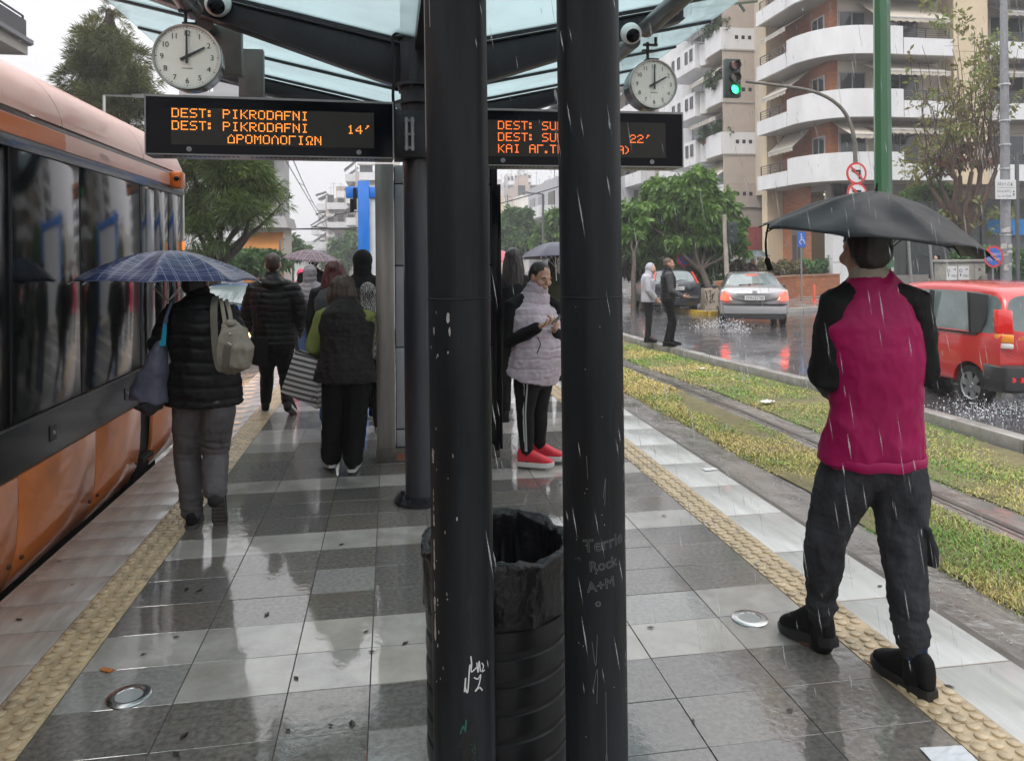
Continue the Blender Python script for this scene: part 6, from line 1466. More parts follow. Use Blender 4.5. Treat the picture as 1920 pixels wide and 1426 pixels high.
# ---- the two young men on the kerb
lo = G(1216, 641, -.165); rz = facing(12); q = PX(lo, rz); d = D(lo); s = 1.0
M_hood = cloth_mat('grey_hoodie', (.40,.40,.44), .85, var=.12, vscale=8, bump=.15)
person('slim young man in a pale grey hoodie with the hood up standing on the kerb', lo, rz, 1.69, dict(neck=(0, .03, 1.40), head=(0, .07, 1.54), lwr=(-.19, .16, .92), rwr=(.19, .16, .92), rel=(.23, .02, 1.10), lel=(-.23, .02, 1.10)), w=.95, vox=.012, headrot=(R(-35), 0, 0), outfit=[
    ('trousers', 'trousers', cloth_mat('black_jeans', (.012,.012,.014), .8), dict(r=(.088, .064, .056), wr=.008)), ('top', 'hoodie', M_hood, dict(hem=.07, g=.03, sl=(.080, .068, .048), hood='up', wr=.008)), ('shoes', 'shoe', M_blk, {})],
    hairs=(pmat('hair_black', (0, 0, 0)), 'short', 7), face=dict(), skin=M_skin)
lo = G(1254, 648, -.165); rz = facing(4); q = PX(lo, rz)
vm, J, HM = person('young man in a black body warmer holding out his hands on the kerb', lo, rz, 1.78, dict(rel=(.21, .03, 1.13), rwr=(.17, .27, 1.00), lel=(-.21, .05, 1.13), lwr=(-.12, .28, 1.0), rkn=(.09, .05, .50), lkn=(-.08, .10, .50), lan=(-.10, .06, .10), ran=(.10, -.06, .10)), w=1.0, vox=.0085, skin=M_skin2, headrot=(R(-6), 0, 0), outfit=[
    ('trousers', 'trousers', M_bt, dict(r=(.092, .066, .054), wr=.008)), ('top', 'sweatshirt', cloth_mat('grey_sleeves', (.055,.057,.062), .6, var=.3), dict(hem=.05, g=.016, sl=(.078, .066, .046), wr=.007)),
    ('top', 'body_warmer', cloth_mat('black_body_warmer', (.009,.009,.010), .5), dict(hem=.03, g=.034, sleeve='none', quilt=(.09, .010, .010), collar=.06)), ('shoes', 'shoe', M_blk, dict(sock=0))],
    hairs=(pmat('hair_cropped', (.10,.065,.045), .7), 'crop', 8), face=dict(), hand_r=dict(dir=(.0, 1, -.22), palm=(-.35, 0, .9), curl=.25, spread=.8), hand_l=dict(dir=(.2, 1, -.1), palm=(.35, 0, .9), curl=.3, spread=.8))
for k in 'lr':
    an = J[k + 'an']; mb = MB(); loftc(mb, [(an + UP * .05, .034, .038), (an - UP * .02, .034, .040)], 14); part('ankle_sock', mb, cloth_mat('pink_sock', (.45,.22,.18), .8), vm, 60)
# ---- group waiting further along the left side
def stand(label, px, head_y, d, rz, H=None, **kw):
    lo = loc_(px, 480, d); h = H or (CH - (uv(px, head_y)[1]) * d / F); return person(label, lo, rz, h, **kw)
M_dg = cloth_mat('dark_grey_jacket', (.055,.058,.064), .5, var=.25, bump=.2)
M_jean = cloth_mat('blue_jeans', (.035,.065,.14), .8, var=.25, vscale=9)
sh = ('shoes', 'shoe', M_blk, dict(sole=pmat('sole_white', (.5, .5, .49), .5)))
rh, J, HM = stand('person with shoulder length dark red hair in a grey jacket among the waiting group', 627, 489, 7.55, R(-4), vox=.013, w=1.1, outfit=[('trousers', 'trousers', M_jean, {}), ('top', 'jacket', M_dg, dict(hem=.06, g=.035, sleeve='other', smat=M_blk, sl=(.085, .072, .05), sin=.45, collar=.05)), sh], hairs=(pmat('hair_dark_red', (.085,.018,.020), .42, var=.35, vscale=40, stretch=(1, 1, .15)), 'shoulder', 9))
hp, J, HM = stand('person with a black hood up at the edge of the stainless partition', 680, 470, 8.1, R(-8), vox=.013, outfit=[('trousers', 'trousers', M_bt, {}), ('top', 'hoodie', cloth_mat('black_hoodie', (.006,.006,.0065), .85), dict(hem=.08, g=.03, sl=(.082, .07, .05), hood='up')), sh])
gp, J, HM = stand('person in a grey quilted jacket with the hood up ahead of the broad man', 581, 498, 10.2, R(0), vox=.014, outfit=[('trousers', 'trousers', M_jean, {}), ('top', 'jacket', cloth_mat('grey_quilted', (.125,.125,.135), .5, var=.25), dict(hem=.10, g=.035, sl=(.085, .072, .05), hood='up', quilt=(.065, .010, .010))), sh])
stand('dark haired person in a black jacket under the red tartan umbrella', 588, 476, 12.2, R(0), vox=.016, outfit=[('trousers', 'trousers', M_bt, {}), ('top', 'jacket', M_blk, dict(hem=.10, g=.03)), sh], hairs=(pmat('hair_black', (0, 0, 0)), 'short', 2))
umbrella('faded red tartan umbrella over the waiting group behind the broad man', W(585, 468, 12.1), .46, .17, (R(3), R(5)), canopy_mat('umbrella_tartan_red', (.065,.028,.036), (.30,.26,.28), (.03,.02,.04), coat=.1, rough=.5), rot=R(5), crumple=.01, shaft=.6)
stand('person in a bright pink coat standing behind the grey hooded person', 565, 505, 13.4, R(20), vox=.016, outfit=[('trousers', 'trousers', M_bt, {}), ('top', 'coat', cloth_mat('pink_coat', (.50,.045,.10), .6), dict(hem=.2, g=.04, hood='up')), sh])
M_pat = pmat('patterned_wool', (.35,.34,.32), .9, bump=.3, bscale=50); tt, n, L, b = nodes_of(M_pat)
tc = n.new('ShaderNodeTexCoord'); ck = n.new('ShaderNodeTexWave'); ck.inputs['Scale'].default_value = 16; ck.inputs['Distortion'].default_value = 9; ck.inputs['Detail'].default_value = 2; ck.inputs['Detail Scale'].default_value = 3
rp = n.new('ShaderNodeValToRGB'); rp.color_ramp.elements[0].position = .42; rp.color_ramp.elements[0].color = (.02,.02,.02, 1); rp.color_ramp.elements[1].position = .55; rp.color_ramp.elements[1].color = (.34,.33,.31, 1)
L(tc.outputs['Object'], ck.inputs['Vector']); L(ck.outputs['Color'], rp.inputs['Fac']); L(rp.outputs['Color'], b.inputs['Base Color'])
stand('person in a black and white patterned shawl standing just in front of the black hood', 690, 532, 7.25, R(10), vox=.012, w=1.05, outfit=[('trousers', 'trousers', M_bt, {}), ('top', 'shawl', M_pat, dict(hem=.05, g=.045, sl=(.092, .08, .055), hood='up', wr=.012)), ('shoes', 'shoe', pmat('trainer_grey', (.25,.25,.25), .6), dict(sole=pmat('sole_white', (.5, .5, .49), .5)))])
# ---- right side of the platform
stand('woman with very long dark hair in black clothes standing behind the phone woman', 962, 466, 7.9, R(-6), vox=.012, outfit=[('trousers', 'trousers', M_bt, {}), ('top', 'coat', M_blk, dict(hem=.16, g=.03)), ('shoes', 'shoe', M_blk, {})], hairs=(pmat('hair_long_brown', (.016,.010,.008), .38, var=.4, vscale=40, stretch=(1, 1, .1)), 'long', 12))
stand('person in a dark olive coat under the navy umbrella', 1037, 484, 10.4, R(-10), vox=.014, outfit=[('trousers', 'trousers', M_bt, {}), ('top', 'coat', cloth_mat('olive_coat', (.030,.034,.018), .8), dict(hem=.22, g=.035, collar=.05)), ('shoes', 'shoe', M_blk, {})], hairs=(pmat('hair_black', (0, 0, 0)), 'short', 13))
umbrella('navy umbrella seen between the columns above the phone woman', W(1040, 454, 10.3), .52, .21, (R(-3), R(-1)), canopy_mat('umbrella_navy', (.022,.026,.05), coat=.15), rot=R(12), shaft=.62)
stand('person in an orange jacket half hidden by the right column', 1068, 500, 11.2, R(0), vox=.014, outfit=[('trousers', 'trousers', M_bt, {}), ('top', 'jacket', cloth_mat('orange_jacket', (.60,.085,.012), .6), dict(hem=.1, g=.035, sl=(.085, .072, .05))), ('shoes', 'shoe', M_blk, {})], hairs=(pmat('hair_black', (0, 0, 0)), 'short', 14))
stand('person in a dark coat under the red umbrella beside the left column', 930, 488, 12.6, R(0), vox=.016, outfit=[('trousers', 'trousers', M_bt, {}), ('top', 'coat', cloth_mat('slate_coat', (.03,.032,.04), .6), dict(hem=.2, g=.035)), ('shoes', 'shoe', M_blk, {})], hairs=(pmat('hair_black', (0, 0, 0)), 'short', 15))
umbrella('plain red umbrella peeping out behind the long haired woman', W(925, 468, 12.5), .50, .2, (0, 0), canopy_mat('umbrella_red', (.42,.035,.06), coat=.4), rot=R(4), shaft=.62)
# ---- people on the far pavement
lo = G(1412, 566, -.18); person('person in a dark coat walking under the grey umbrella beyond the silver car', lo, facing(60), 1.66, w=1.1, vox=.018, outfit=[('trousers', 'trousers', M_bt, {}), ('top', 'coat', cloth_mat('wine_coat', (.05,.02,.025), .7), dict(hem=.2, g=.04)), ('shoes', 'shoe', M_blk, {})], hairs=(pmat('hair_grey', (.30,.29,.28), .6), 'short', 3), face=dict())
umbrella('small grey-green umbrella over the walker beyond the silver car', lo + Vector((.1, -.1, 1.98)), .56, .25, (0, 0), canopy_mat('umbrella_green_grey', (.055,.075,.075), coat=.5), shaft=.7)
lo = XY(1757, 27.5); lo.z = -.18; person('person all in black walking past the shop window behind the red car', lo, facing(150), 1.78, w=1.05, vox=.018, outfit=[('trousers', 'trousers', M_blk, {}), ('top', 'jacket', M_blk, dict(hem=.12, g=.035, hood='up')), ('shoes', 'shoe', M_blk, {})])
# ================================================================ BUILDINGS
M_wht = pmat('render_white', (.68,.68,.69), .6, var=.09, vscale=1.2, stretch=(1, 1, .4), dirt=(.36,.35,.34), dirt_scale=.9, dirt_lo=.60, dirt_hi=.9)
M_crm = pmat('render_cream', (.60,.53,.44), .7, var=.10, vscale=.8)
M_yel = pmat('render_yellow', (.62,.51,.35), .7, var=.08, vscale=.7)
M_bge = pmat('render_beige', (.40,.34,.30), .75, var=.08, vscale=.6)
M_awn = pmat('awning_cloth', (.50,.45,.38), .8, var=.10, vscale=2.5, stretch=(1, 1, .3))
M_awg = pmat('awning_grey', (.36,.34,.32), .8, var=.10, vscale=2.5)
M_rail = pmat('railing', (.06,.065,.075), .5, .3)
M_wgl = pmat('window_glass', (.035,.045,.05), .05, spec=.7, var=.4, vscale=.5)
M_wfr = pmat('window_frame', (.50,.50,.50), .5)
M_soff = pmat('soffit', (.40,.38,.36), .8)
M_brick = pmat('brick', (.40,.15,.065), .8); tt, n, L, b = nodes_of(M_brick)
tc = n.new('ShaderNodeTexCoord'); g_ = n.new('ShaderNodeNewGeometry'); sp = n.new('ShaderNodeSeparateXYZ'); L(g_.outputs['Position'], sp.inputs['Vector'])
ad = n.new('ShaderNodeMath'); ad.operation = 'ADD'; L(sp.outputs['X'], ad.inputs[0]); L(sp.outputs['Y'], ad.inputs[1])
cb = n.new('ShaderNodeCombineXYZ'); L(ad.outputs[0], cb.inputs['X']); L(sp.outputs['Z'], cb.inputs['Y'])
bt_ = n.new('ShaderNodeTexBrick'); bt_.inputs['Scale'].default_value = 1.0; bt_.inputs['Brick Width'].default_value = .36; bt_.inputs['Row Height'].default_value = .115; bt_.inputs['Mortar Size'].default_value = .012
bt_.inputs['Color1'].default_value = (.46,.165,.06, 1); bt_.inputs['Color2'].default_value = (.33,.105,.04, 1); bt_.inputs['Mortar'].default_value = (.22,.12,.08, 1)
L(cb.outputs['Vector'], bt_.inputs['Vector']); L(bt_.outputs['Color'], b.inputs['Base Color'])
def parapet(t, path, z0, z1, th=.14, mat=M_wht, lip=True, joints=(), name='balcony'):
    """solid balcony front following a plan path, with a slab lip and vertical joints"""
    mb = MB(); P = [Vector((x, y, 0)) for x, y in path]; N = []
    for i, p in enumerate(P):
        tg = (P[min(i + 1, len(P) - 1)] - P[max(i - 1, 0)]).normalized(); N.append(Vector((-tg.y, tg.x, 0)) * -1)
    prof = [(0, z0), (.0, z0 + .20), (-.03, z0 + .215), (-.03, z0 + .245), (0, z0 + .26), (0, z1 - .05), (.02, z1 - .045), (.02, z1), (-th, z1), (-th, z0)] if lip else [(0, z0), (0, z1), (-th, z1), (-th, z0)]
    mb.rings([[(p.x - n_.x * o, p.y - n_.y * o, z) for o, z in prof] for p, n_ in zip(P, N)])
    o = part(name, mb, mat, t, 30, world=True)
    for f in joints:
        i = int(f * (len(P) - 1)); p, n_ = P[i], N[i]; mb = MB(); tg = Vector((-n_.y, n_.x, 0)) * .09
        c = p - n_ * .012; mb.prism([c - tg + UP * (z0 + .02), c + tg + UP * (z0 + .02), c + tg + UP * z1, c - tg + UP * z1], -n_ * .05); part('pilaster', mb, mat, t, None, world=True, sub=None)
    return o
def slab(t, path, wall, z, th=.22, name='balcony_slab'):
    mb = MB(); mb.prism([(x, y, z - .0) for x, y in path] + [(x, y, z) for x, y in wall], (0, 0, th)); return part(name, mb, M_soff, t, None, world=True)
def railing(t, a, b, z0, z1, n=4, posts=4):
    mb = MB(); a, b = Vector((*a, 0)), Vector((*b, 0))
    for k in range(n): z = lerp(z0, z1, (k + 1) / n); mb.bar(a + UP * z, b + UP * z, .03 if k < n - 1 else .05, .025 if k < n - 1 else .04)
    for k in range(posts): p = a.lerp(b, k / (posts - 1)); mb.bar(p + UP * z0, p + UP * z1, .045, .045)
    return part('railing', mb, M_rail, t, None, world=True)
def awning(t, a, b, out, drop, z, mat=M_awn, val=.22, name='awning'):
    """cloth from the line a-b at height z, sloping outwards by vector out and down by drop, with a scalloped valance"""
    a, b, o = Vector((*a, z)), Vector((*b, z)), Vector((*out, -drop)); mb = MB(); n = max(6, int((b - a).length / .18)); dn = Vector((0, 0, -.012))
    rows = []
    for k in range(n + 1):
        p = a.lerp(b, k / n); q = p + o; sag = .03 * math.sin(k / n * math.pi * 7); rows.append((p, p.lerp(q, .5) - UP * (.04 + .3 * abs(sag)), q, q - UP * (val * (.72 + .28 * abs(math.sin(k * 1.5708))))))
    for r0, r1 in zip(rows, rows[1:]):
        for i in range(3): mb.quad(r0[i], r1[i], r1[i + 1], r0[i + 1])
    o_ = part(name, mb, mat, t, None, world=True); md = o_.modifiers.new('s', 'SOLIDIFY'); md.thickness = .012
    mb = MB(); mb.bar(a + o, b + o, .05, .05); part('awning_rail', mb, M_wfr, t, None, world=True, sub=None); return o_
def window(t, c, ax, w, h, mat=M_wgl, frame_=.06, proud=.05, split=2, nrm=(0, -1, 0), fm=None):
    """window centred on c (bottom centre), ax along the wall, nrm out of it"""
    c, ax, nrm = Vector(c), Vector(ax).normalized(), Vector(nrm).normalized(); mb = MB()
    def B(x0, x1, z0, z1, d0, d1): mb.obox(c + ax * (x0 + x1) / 2 + UP * (z0 + z1) / 2 + nrm * (d0 + d1) / 2, ax * (x1 - x0) / 2, UP * (z1 - z0) / 2, nrm * (d1 - d0) / 2)
    B(-w/2, w/2, 0, frame_, 0, proud); B(-w/2, w/2, h - frame_, h, 0, proud); B(-w/2, -w/2 + frame_, frame_, h - frame_, 0, proud); B(w/2 - frame_, w/2, frame_, h - frame_, 0, proud)
    for k in range(1, split): x = -w/2 + w * k / split; B(x - frame_ / 2, x + frame_ / 2, frame_, h - frame_, 0, proud * .95)
    f = part('window', mb, fm or M_wfr, t, None, world=True)
    mb = MB(); mb.obox(c + UP * h / 2 + nrm * proud * .3, ax * (w / 2 - frame_ * .9), UP * (h / 2 - frame_ * .9), nrm * .008); g = part('pane', mb, mat, t, None, world=True, sub=f); return f
def leaf_mat(name, stops, trans=.25, rough=.5):
    if name in _M: return _M[name]
    m = pmat(name, stops[1], rough); t, n, L, b = nodes_of(m)
    at = n.new('ShaderNodeAttribute'); at.attribute_name = 'rnd'; g = n.new('ShaderNodeNewGeometry'); nz = n.new('ShaderNodeTexNoise'); nz.inputs['Scale'].default_value = 1.1; nz.inputs['Detail'].default_value = 3
    L(g.outputs['Position'], nz.inputs['Vector']); md = n.new('ShaderNodeMath'); md.operation = 'MULTIPLY_ADD'; md.inputs[1].default_value = .55; L(at.outputs['Fac'], md.inputs[0])
    m2 = n.new('ShaderNodeMath'); m2.operation = 'MULTIPLY_ADD'; m2.inputs[1].default_value = .9; m2.inputs[2].default_value = -.22; L(nz.outputs['Fac'], m2.inputs[0]); L(m2.outputs[0], md.inputs[2])
    rp = n.new('ShaderNodeValToRGB'); e = rp.color_ramp.elements; e[0].position = .2; e[0].color = (*stops[0], 1); e[1].position = .85; e[1].color = (*stops[2], 1); x = e.new(.5); x.color = (*stops[1], 1)
    L(md.outputs[0], rp.inputs['Fac']); L(rp.outputs['Color'], b.inputs['Base Color'])
    tl = n.new('ShaderNodeBsdfTranslucent'); L(rp.outputs['Color'], tl.inputs['Color']); ms = n.new('ShaderNodeMixShader'); ms.inputs['Fac'].default_value = trans
    L(b.outputs['BSDF'], ms.inputs[1]); L(tl.outputs['BSDF'], ms.inputs[2]); L(ms.outputs['Shader'], n['Material Output'].inputs['Surface']); return m
def leaves(name, clumps, n, size, mat, parent, seed, style='broad', sub=14, rs=.45, loc=(0, 0, 0), aspect=.42, droop=.5):
    """n small leaves in ragged sub-clumps spread through the given (centre, radius) clumps"""
    g = np.random.RandomState(seed); C = np.array([list(c) for c, r in clumps]); Rr = np.array([r for c, r in clumps]); wgt = Rr ** 2 / (Rr ** 2).sum()
    ns = sub * len(clumps); ci = g.choice(len(clumps), ns, p=wgt); dv = g.normal(size=(ns, 3)); dv /= np.linalg.norm(dv, axis=1)[:, None]
    sc = C[ci] + dv * (Rr[ci] * (.35 + .72 * g.rand(ns) ** .6))[:, None] * np.array([1, 1, .85]); sr = Rr[ci] * rs * (.5 + .8 * g.rand(ns))
    k = g.choice(ns, n, p=sr ** 1.6 / (sr ** 1.6).sum()); p = g.normal(size=(n, 3)); p /= np.linalg.norm(p, axis=1)[:, None]; p *= (g.rand(n) ** .45)[:, None]
    P = sc[k] + p * sr[k][:, None] * np.array([1, 1, .7])
    if style == 'pine':
        d = p + dv[k] * .9 + g.normal(size=(n, 3)) * .45; d[:, 2] += .15 - droop * .3
    else:
        d = g.normal(size=(n, 3)) + p * .5; d[:, 2] -= droop
    d /= np.linalg.norm(d, axis=1)[:, None]; s = np.cross(d, g.normal(size=(n, 3))); s /= np.linalg.norm(s, axis=1)[:, None] + 1e-9
    ln = size * (.6 + .8 * g.rand(n)); wd_ = ln * aspect
    a = P; m1 = P + d * (ln * .45)[:, None] + s * (wd_ * .5)[:, None]; m2 = P + d * (ln * .45)[:, None] - s * (wd_ * .5)[:, None]; e = P + d * ln[:, None]; e[:, 2] -= ln * .15
    V = np.stack([a, m1, e, m2], 1).reshape(-1, 3) - np.array(loc)[None]; i = np.arange(n)[:, None] * 4; Fq = i + np.array([[0, 1, 2, 3]])
    rv = np.clip(.65 * g.rand(n) + .35 * g.rand(ns)[k], 0, 1)
    me = tri_mesh(name, V, Fq, mat, rv); return link(name, me, parent)
def branch(mb, p, q, r0, r1, n=6, wob=.06, seed=0):
    p, q = Vector(p), Vector(q); L_ = (q - p).length; pts = []
    for i in range(n + 1):
        t = i / n; pts.append(p.lerp(q, t) + Vector((noise.noise((seed, t * 3, 0)), noise.noise((seed + 9, t * 3, 0)), .3 * noise.noise((seed + 5, t * 3, 0)))) * wob * L_ * math.sin(t * math.pi))
    mb.tube(pts, [lerp(r0, r1, i / n) for i in range(n + 1)], 8); return pts
M_bark = pmat('bark', (.055,.042,.033), .9, var=.4, vscale=9, stretch=(1, 1, .2), bump=.5, bscale=22)
def tree(name, label, base, clumps, n, size, mat, seed, style='broad', sub=14, rs=.45, tr=.16, group=None, limbs=6, aspect=.42, droop=.5, top=None, trunk_to=None):
    t = thing(name, label, 'tree', base, 0, group); g = random.Random(seed); B = Vector(base); mb = MB()
    cs = sorted(clumps, key=lambda c: -c[1]); ctr = sum((Vector(c[0]) for c in clumps), Vector()) / len(clumps); fork = trunk_to or Vector((lerp(B.x, ctr.x, .6), lerp(B.y, ctr.y, .6), lerp(B.z, min(c[0][2] for c in clumps), .75)))
    branch(mb, B - UP * .2, fork, tr, tr * .72, 6, .05, seed)
    for i, (c, r) in enumerate(clumps[:limbs + 6]): branch(mb, fork + Vector((0, 0, -.1)), Vector(c) + Vector((g.uniform(-.3, .3), g.uniform(-.3, .3), 0)) * r, tr * .5, tr * .08, 6, .12, seed + i * 7)
    part('trunk', mb, M_bark, t, 50, world=True)
    leaves('crown', clumps, n, size, mat, t, seed, style, sub, rs, base, aspect, droop); return t
def pxclumps(L_, d, dz=1.0, seed=0):
    g = random.Random(seed); return [(W(x, y, d + g.uniform(-dz, dz)), r * d / F) for x, y, r in L_]
# ---- cream and white balcony block on the corner across the road
bx0, by0 = 19.6, 32.4; wx, wy = 20.9, 33.8
bt2 = thing('apartment_building', 'cream apartment block with rounded white balconies and brick flank on the far corner', 'building', (wx, wy, -.2))
mb = MB(); mb.box((wx, wy, 5.0), (26.6, 46, 24)); mb.box((26.6, 33.6, 5.0), (46, 46, 24)); part('wall', mb, M_crm, bt2, None, world=True)
mb = MB(); mb.box((26.62, 32.75, 4.9), (28.45, 33.6, 24)); part('wall', mb, M_yel, bt2, None, world=True, label='yellow projecting wall between the balconies')
mb = MB(); mb.box((wx - .02, 35.6, -.2), (wx - .003, 38.4, 24)); part('brick_wall', mb, M_brick, bt2, None, world=True)
mb = MB(); mb.box((wx - .9, 38.42, -.2), (wx + .4, 39.0, 24)); part('pilaster', mb, M_yel, bt2, None, world=True)
mb = MB(); mb.box((wx - .025, 33.79, 5.1), (wx - .004, 35.58, 24)); mb.box((wx - .002, 33.79, 5.1), (21.25, 33.797, 24)); part('brick_wall', mb, M_brick, bt2, None, world=True)
rail_path = [(bx0, 38.45), (bx0, 35.35)]
curve = [(p.x, p.y) for p in cr([(bx0, 35.30, 0), (bx0 + .02, 34.5, 0), (bx0 + .45, 33.45, 0), (bx0 + 1.35, 32.65, 0), (22.3, by0, 0), (23.6, by0 - .01, 0)], 8)]
for k in range(6):
    z = 5.02 + 2.92 * k; zt = z + 1.30
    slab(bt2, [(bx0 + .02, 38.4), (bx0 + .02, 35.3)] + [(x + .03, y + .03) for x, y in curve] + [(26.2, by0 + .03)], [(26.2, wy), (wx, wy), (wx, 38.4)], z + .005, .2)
    parapet(bt2, rail_path, z, z + .74); railing(bt2, (bx0 + .06, 38.4), (bx0 + .06, 35.4), z + .74, zt - .05, 4, 4)
    parapet(bt2, curve, z, zt, joints=(.03, .30, .97))
    parapet(bt2, [(23.65, by0), (26.2, by0), (26.21, by0 + .05), (26.21, wy)], z, z + .78); railing(bt2, (23.7, by0 + .06), (26.15, by0 + .06), z + .78, zt - .02, 5, 3)
    # section right of the yellow wall
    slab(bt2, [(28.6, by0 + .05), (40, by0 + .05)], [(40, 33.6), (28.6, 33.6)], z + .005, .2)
    parapet(bt2, [(28.6, 33.6), (28.6, by0 + .03), (28.63, by0), (40, by0)], z, z + .78); railing(bt2, (28.7, by0 + .06), (40, by0 + .06), z + .78, zt - .02, 5, 9)
    zw = z + .24
    for xc, w_ in ((22.0, 1.4), (24.5, 2.0)): window(bt2, (xc, wy, zw), (1, 0, 0), w_, 2.15, split=2, fm=pmat('frame_grey', (.33,.33,.33), .5))
    for xc in (30.2, 33.5, 37): window(bt2, (xc, 33.6, zw), (1, 0, 0), 1.9, 2.15)
    window(bt2, (wx - .022, 34.8, zw), (0, 1, 0), 1.1, 2.1, nrm=(-1, 0, 0))
    zn = z + 2.92
    if k in (0, 1, 2, 3):
        awning(bt2, (wx - .05, 38.0), (wx - .05, 35.5), (-1.35 if k else -1.0, 0), (.95, 1.05, .85, .6)[k], zn - .02); 
        awning(bt2, (22.3, wy - .05), (26.0, wy - .05), (0, -1.55), (.55, .75, 1.2, .5)[k], zn - .03)
        if k in (1, 2): awning(bt2, (29, 33.5), (36, 33.5), (0, -1.3), .7, zn - .03, M_awg)
    if k == 0: awning(bt2, (20.9, 33.7), (22.2, 33.7), (0, -1.5), .8, zn - .03)
mb = MB(); mb.box((23.0, 33.0, 11.2), (23.9, 33.5, 12.55)); part('air_conditioner', mb, M_wht, bt2, None, world=True, bevel=.03)
# ground floor: white corner pier, shop glazing with cream partitions and lamps inside, brick door wall
mb = MB(); mb.box((wx + .1, 33.9, -.2), (wx + .9, 34.6, 4.98)); part('corner_pier', mb, M_wht, bt2, None, world=True)
for z in (1.2, 2.5, 3.7):
    mb = MB(); mb.box((wx + .095, 33.893, z), (wx + .905, 33.899, z + .025)); part('pier_joint', mb, M_rail, bt2, None, world=True)
mb = MB(); mb.box((21.0, 38.6, -.2), (46, 39, 4.98)); mb.box((45.6, 34.6, -.2), (46, 38.6, 4.98)); part('shop_back_wall', mb, pmat('shop_wall', (.42,.33,.22), .8), bt2, None, world=True)
mb = MB(); mb.box((wx, 34.3, 4.70), (46, 38.6, 4.98)); mb.box((wx, 33.9, 4.3), (46, 34.28, 4.98)); part('shop_ceiling', mb, pmat('shop_ceiling', (.25,.22,.19), .8), bt2, None, world=True)
mb = MB(); mb.box((wx, 34.0, -.2), (46, 34.5, .55)); part('shop_plinth', mb, pmat('plinth_stone', (.20,.185,.17), .6, var=.2), bt2, None, world=True)
M_shop = bpy.data.materials.new('shop_glass'); M_shop.use_nodes = True; _t, _n, _L, _b = nodes_of(M_shop); _b.inputs['Base Color'].default_value = (.06,.08,.08, 1); _b.inputs['Roughness'].default_value = .03
_tr = _n.new('ShaderNodeBsdfTransparent'); _tr.inputs['Color'].default_value = (.75,.8,.8, 1); _ms = _n.new('ShaderNodeMixShader'); _ms.inputs['Fac'].default_value = .38
_L(_tr.outputs['BSDF'], _ms.inputs[1]); _L(_b.outputs['BSDF'], _ms.inputs[2]); _L(_ms.outputs['Shader'], _n['Material Output'].inputs['Surface'])
xs = [21.85, 22.9, 24.0, 25.2, 26.5, 27.9, 29.3, 30.8, 32.6, 34.8, 37, 40]
for a, b_ in zip(xs, xs[1:]):
    mb = MB(); mb.box((a + .05, 34.24, .55), (b_ - .05, 34.27, 4.28)); f = part('shop_window', mb, M_shop, bt2, None, world=True)
    mb = MB(); mb.box((a - .05, 34.18, .55), (a + .05, 34.32, 4.28)); part('mullion', mb, pmat('mullion_black', (.015,.015,.015), .4), bt2, None, world=True)
rnd = random.Random(3)
for xc, w_, zt, yy, col in ((22.5, .55, 4.6, 35.4, 0), (23.5, .5, 4.6, 35.2, 0), (24.6, .6, 4.6, 35.6, 0), (25.8, .5, 4.6, 35.3, 0), (27.4, 1.1, 3.6, 36, 1), (29.0, .9, 4.6, 35.4, 0), (30.2, 1.6, 3.4, 36.5, 2), (32.2, .9, 4.6, 35.4, 0)):
    mb = MB(); mb.box((xc - w_ / 2, yy, -.2), (xc + w_ / 2, yy + .08, zt)); part('shop_partition', mb, (pmat('partition_cream', (.55,.42,.27), .7), M_black, pmat('partition_ochre', (.50,.33,.16), .7))[col], bt2, None, world=True)
for xc in (22.3, 23.6, 25.0, 28.2, 31.5):
    mb = MB(); mb.box((xc - .35, 35.8, 4.62), (xc + .35, 36.2, 4.68)); part('ceiling_lamp', mb, pmat('shop_lamp', (1, .9, .75), .5, emit=5, emit_col=(1, .85, .6)), bt2, None, world=True)
for i in range(26):
    x = rnd.uniform(26.8, 33); z = rnd.choice((.75, 1.5, 2.2, 2.9)); mb = MB(); h = rnd.uniform(.12, .5); mb.box((x, 34.7, z), (x + rnd.uniform(.08, .35), 34.95, z + h)); part('shop_goods', mb, pmat('goods_%d' % (i % 5), ((.5, .5, .48), (.02, .02, .02), (.25, .06, .03), (.05, .12, .09), (.3, .25, .15))[i % 5], .5), bt2, None, world=True)
for z in (1.45, 2.15, 2.85):
    mb = MB(); mb.box((26.7, 34.68, z - .04), (33, 35.0, z - .01)); part('shop_shelf', mb, M_black, bt2, None, world=True)
mb = MB(); mb.box((wx - .03, 36.4, -.2), (wx - .021, 37.5, 2.9)); dr_ = part('door', mb, pmat('door_grey', (.13,.13,.145), .4, .3), bt2, None, world=True)
for a, b_ in ((36.5, 36.9), (37.0, 37.4)):
    mb = MB(); mb.box((wx - .036, a, .2), (wx - .0305, b_, 2.6)); part('door_panel', mb, pmat('door_glass', (.06,.05,.05), .2), bt2, None, world=True, sub=dr_)
mb = MB(); mb.box((wx - .4, 36.1, 3.4), (wx - .02, 38.3, 3.5)); part('door_canopy', mb, M_rail, bt2, None, world=True)
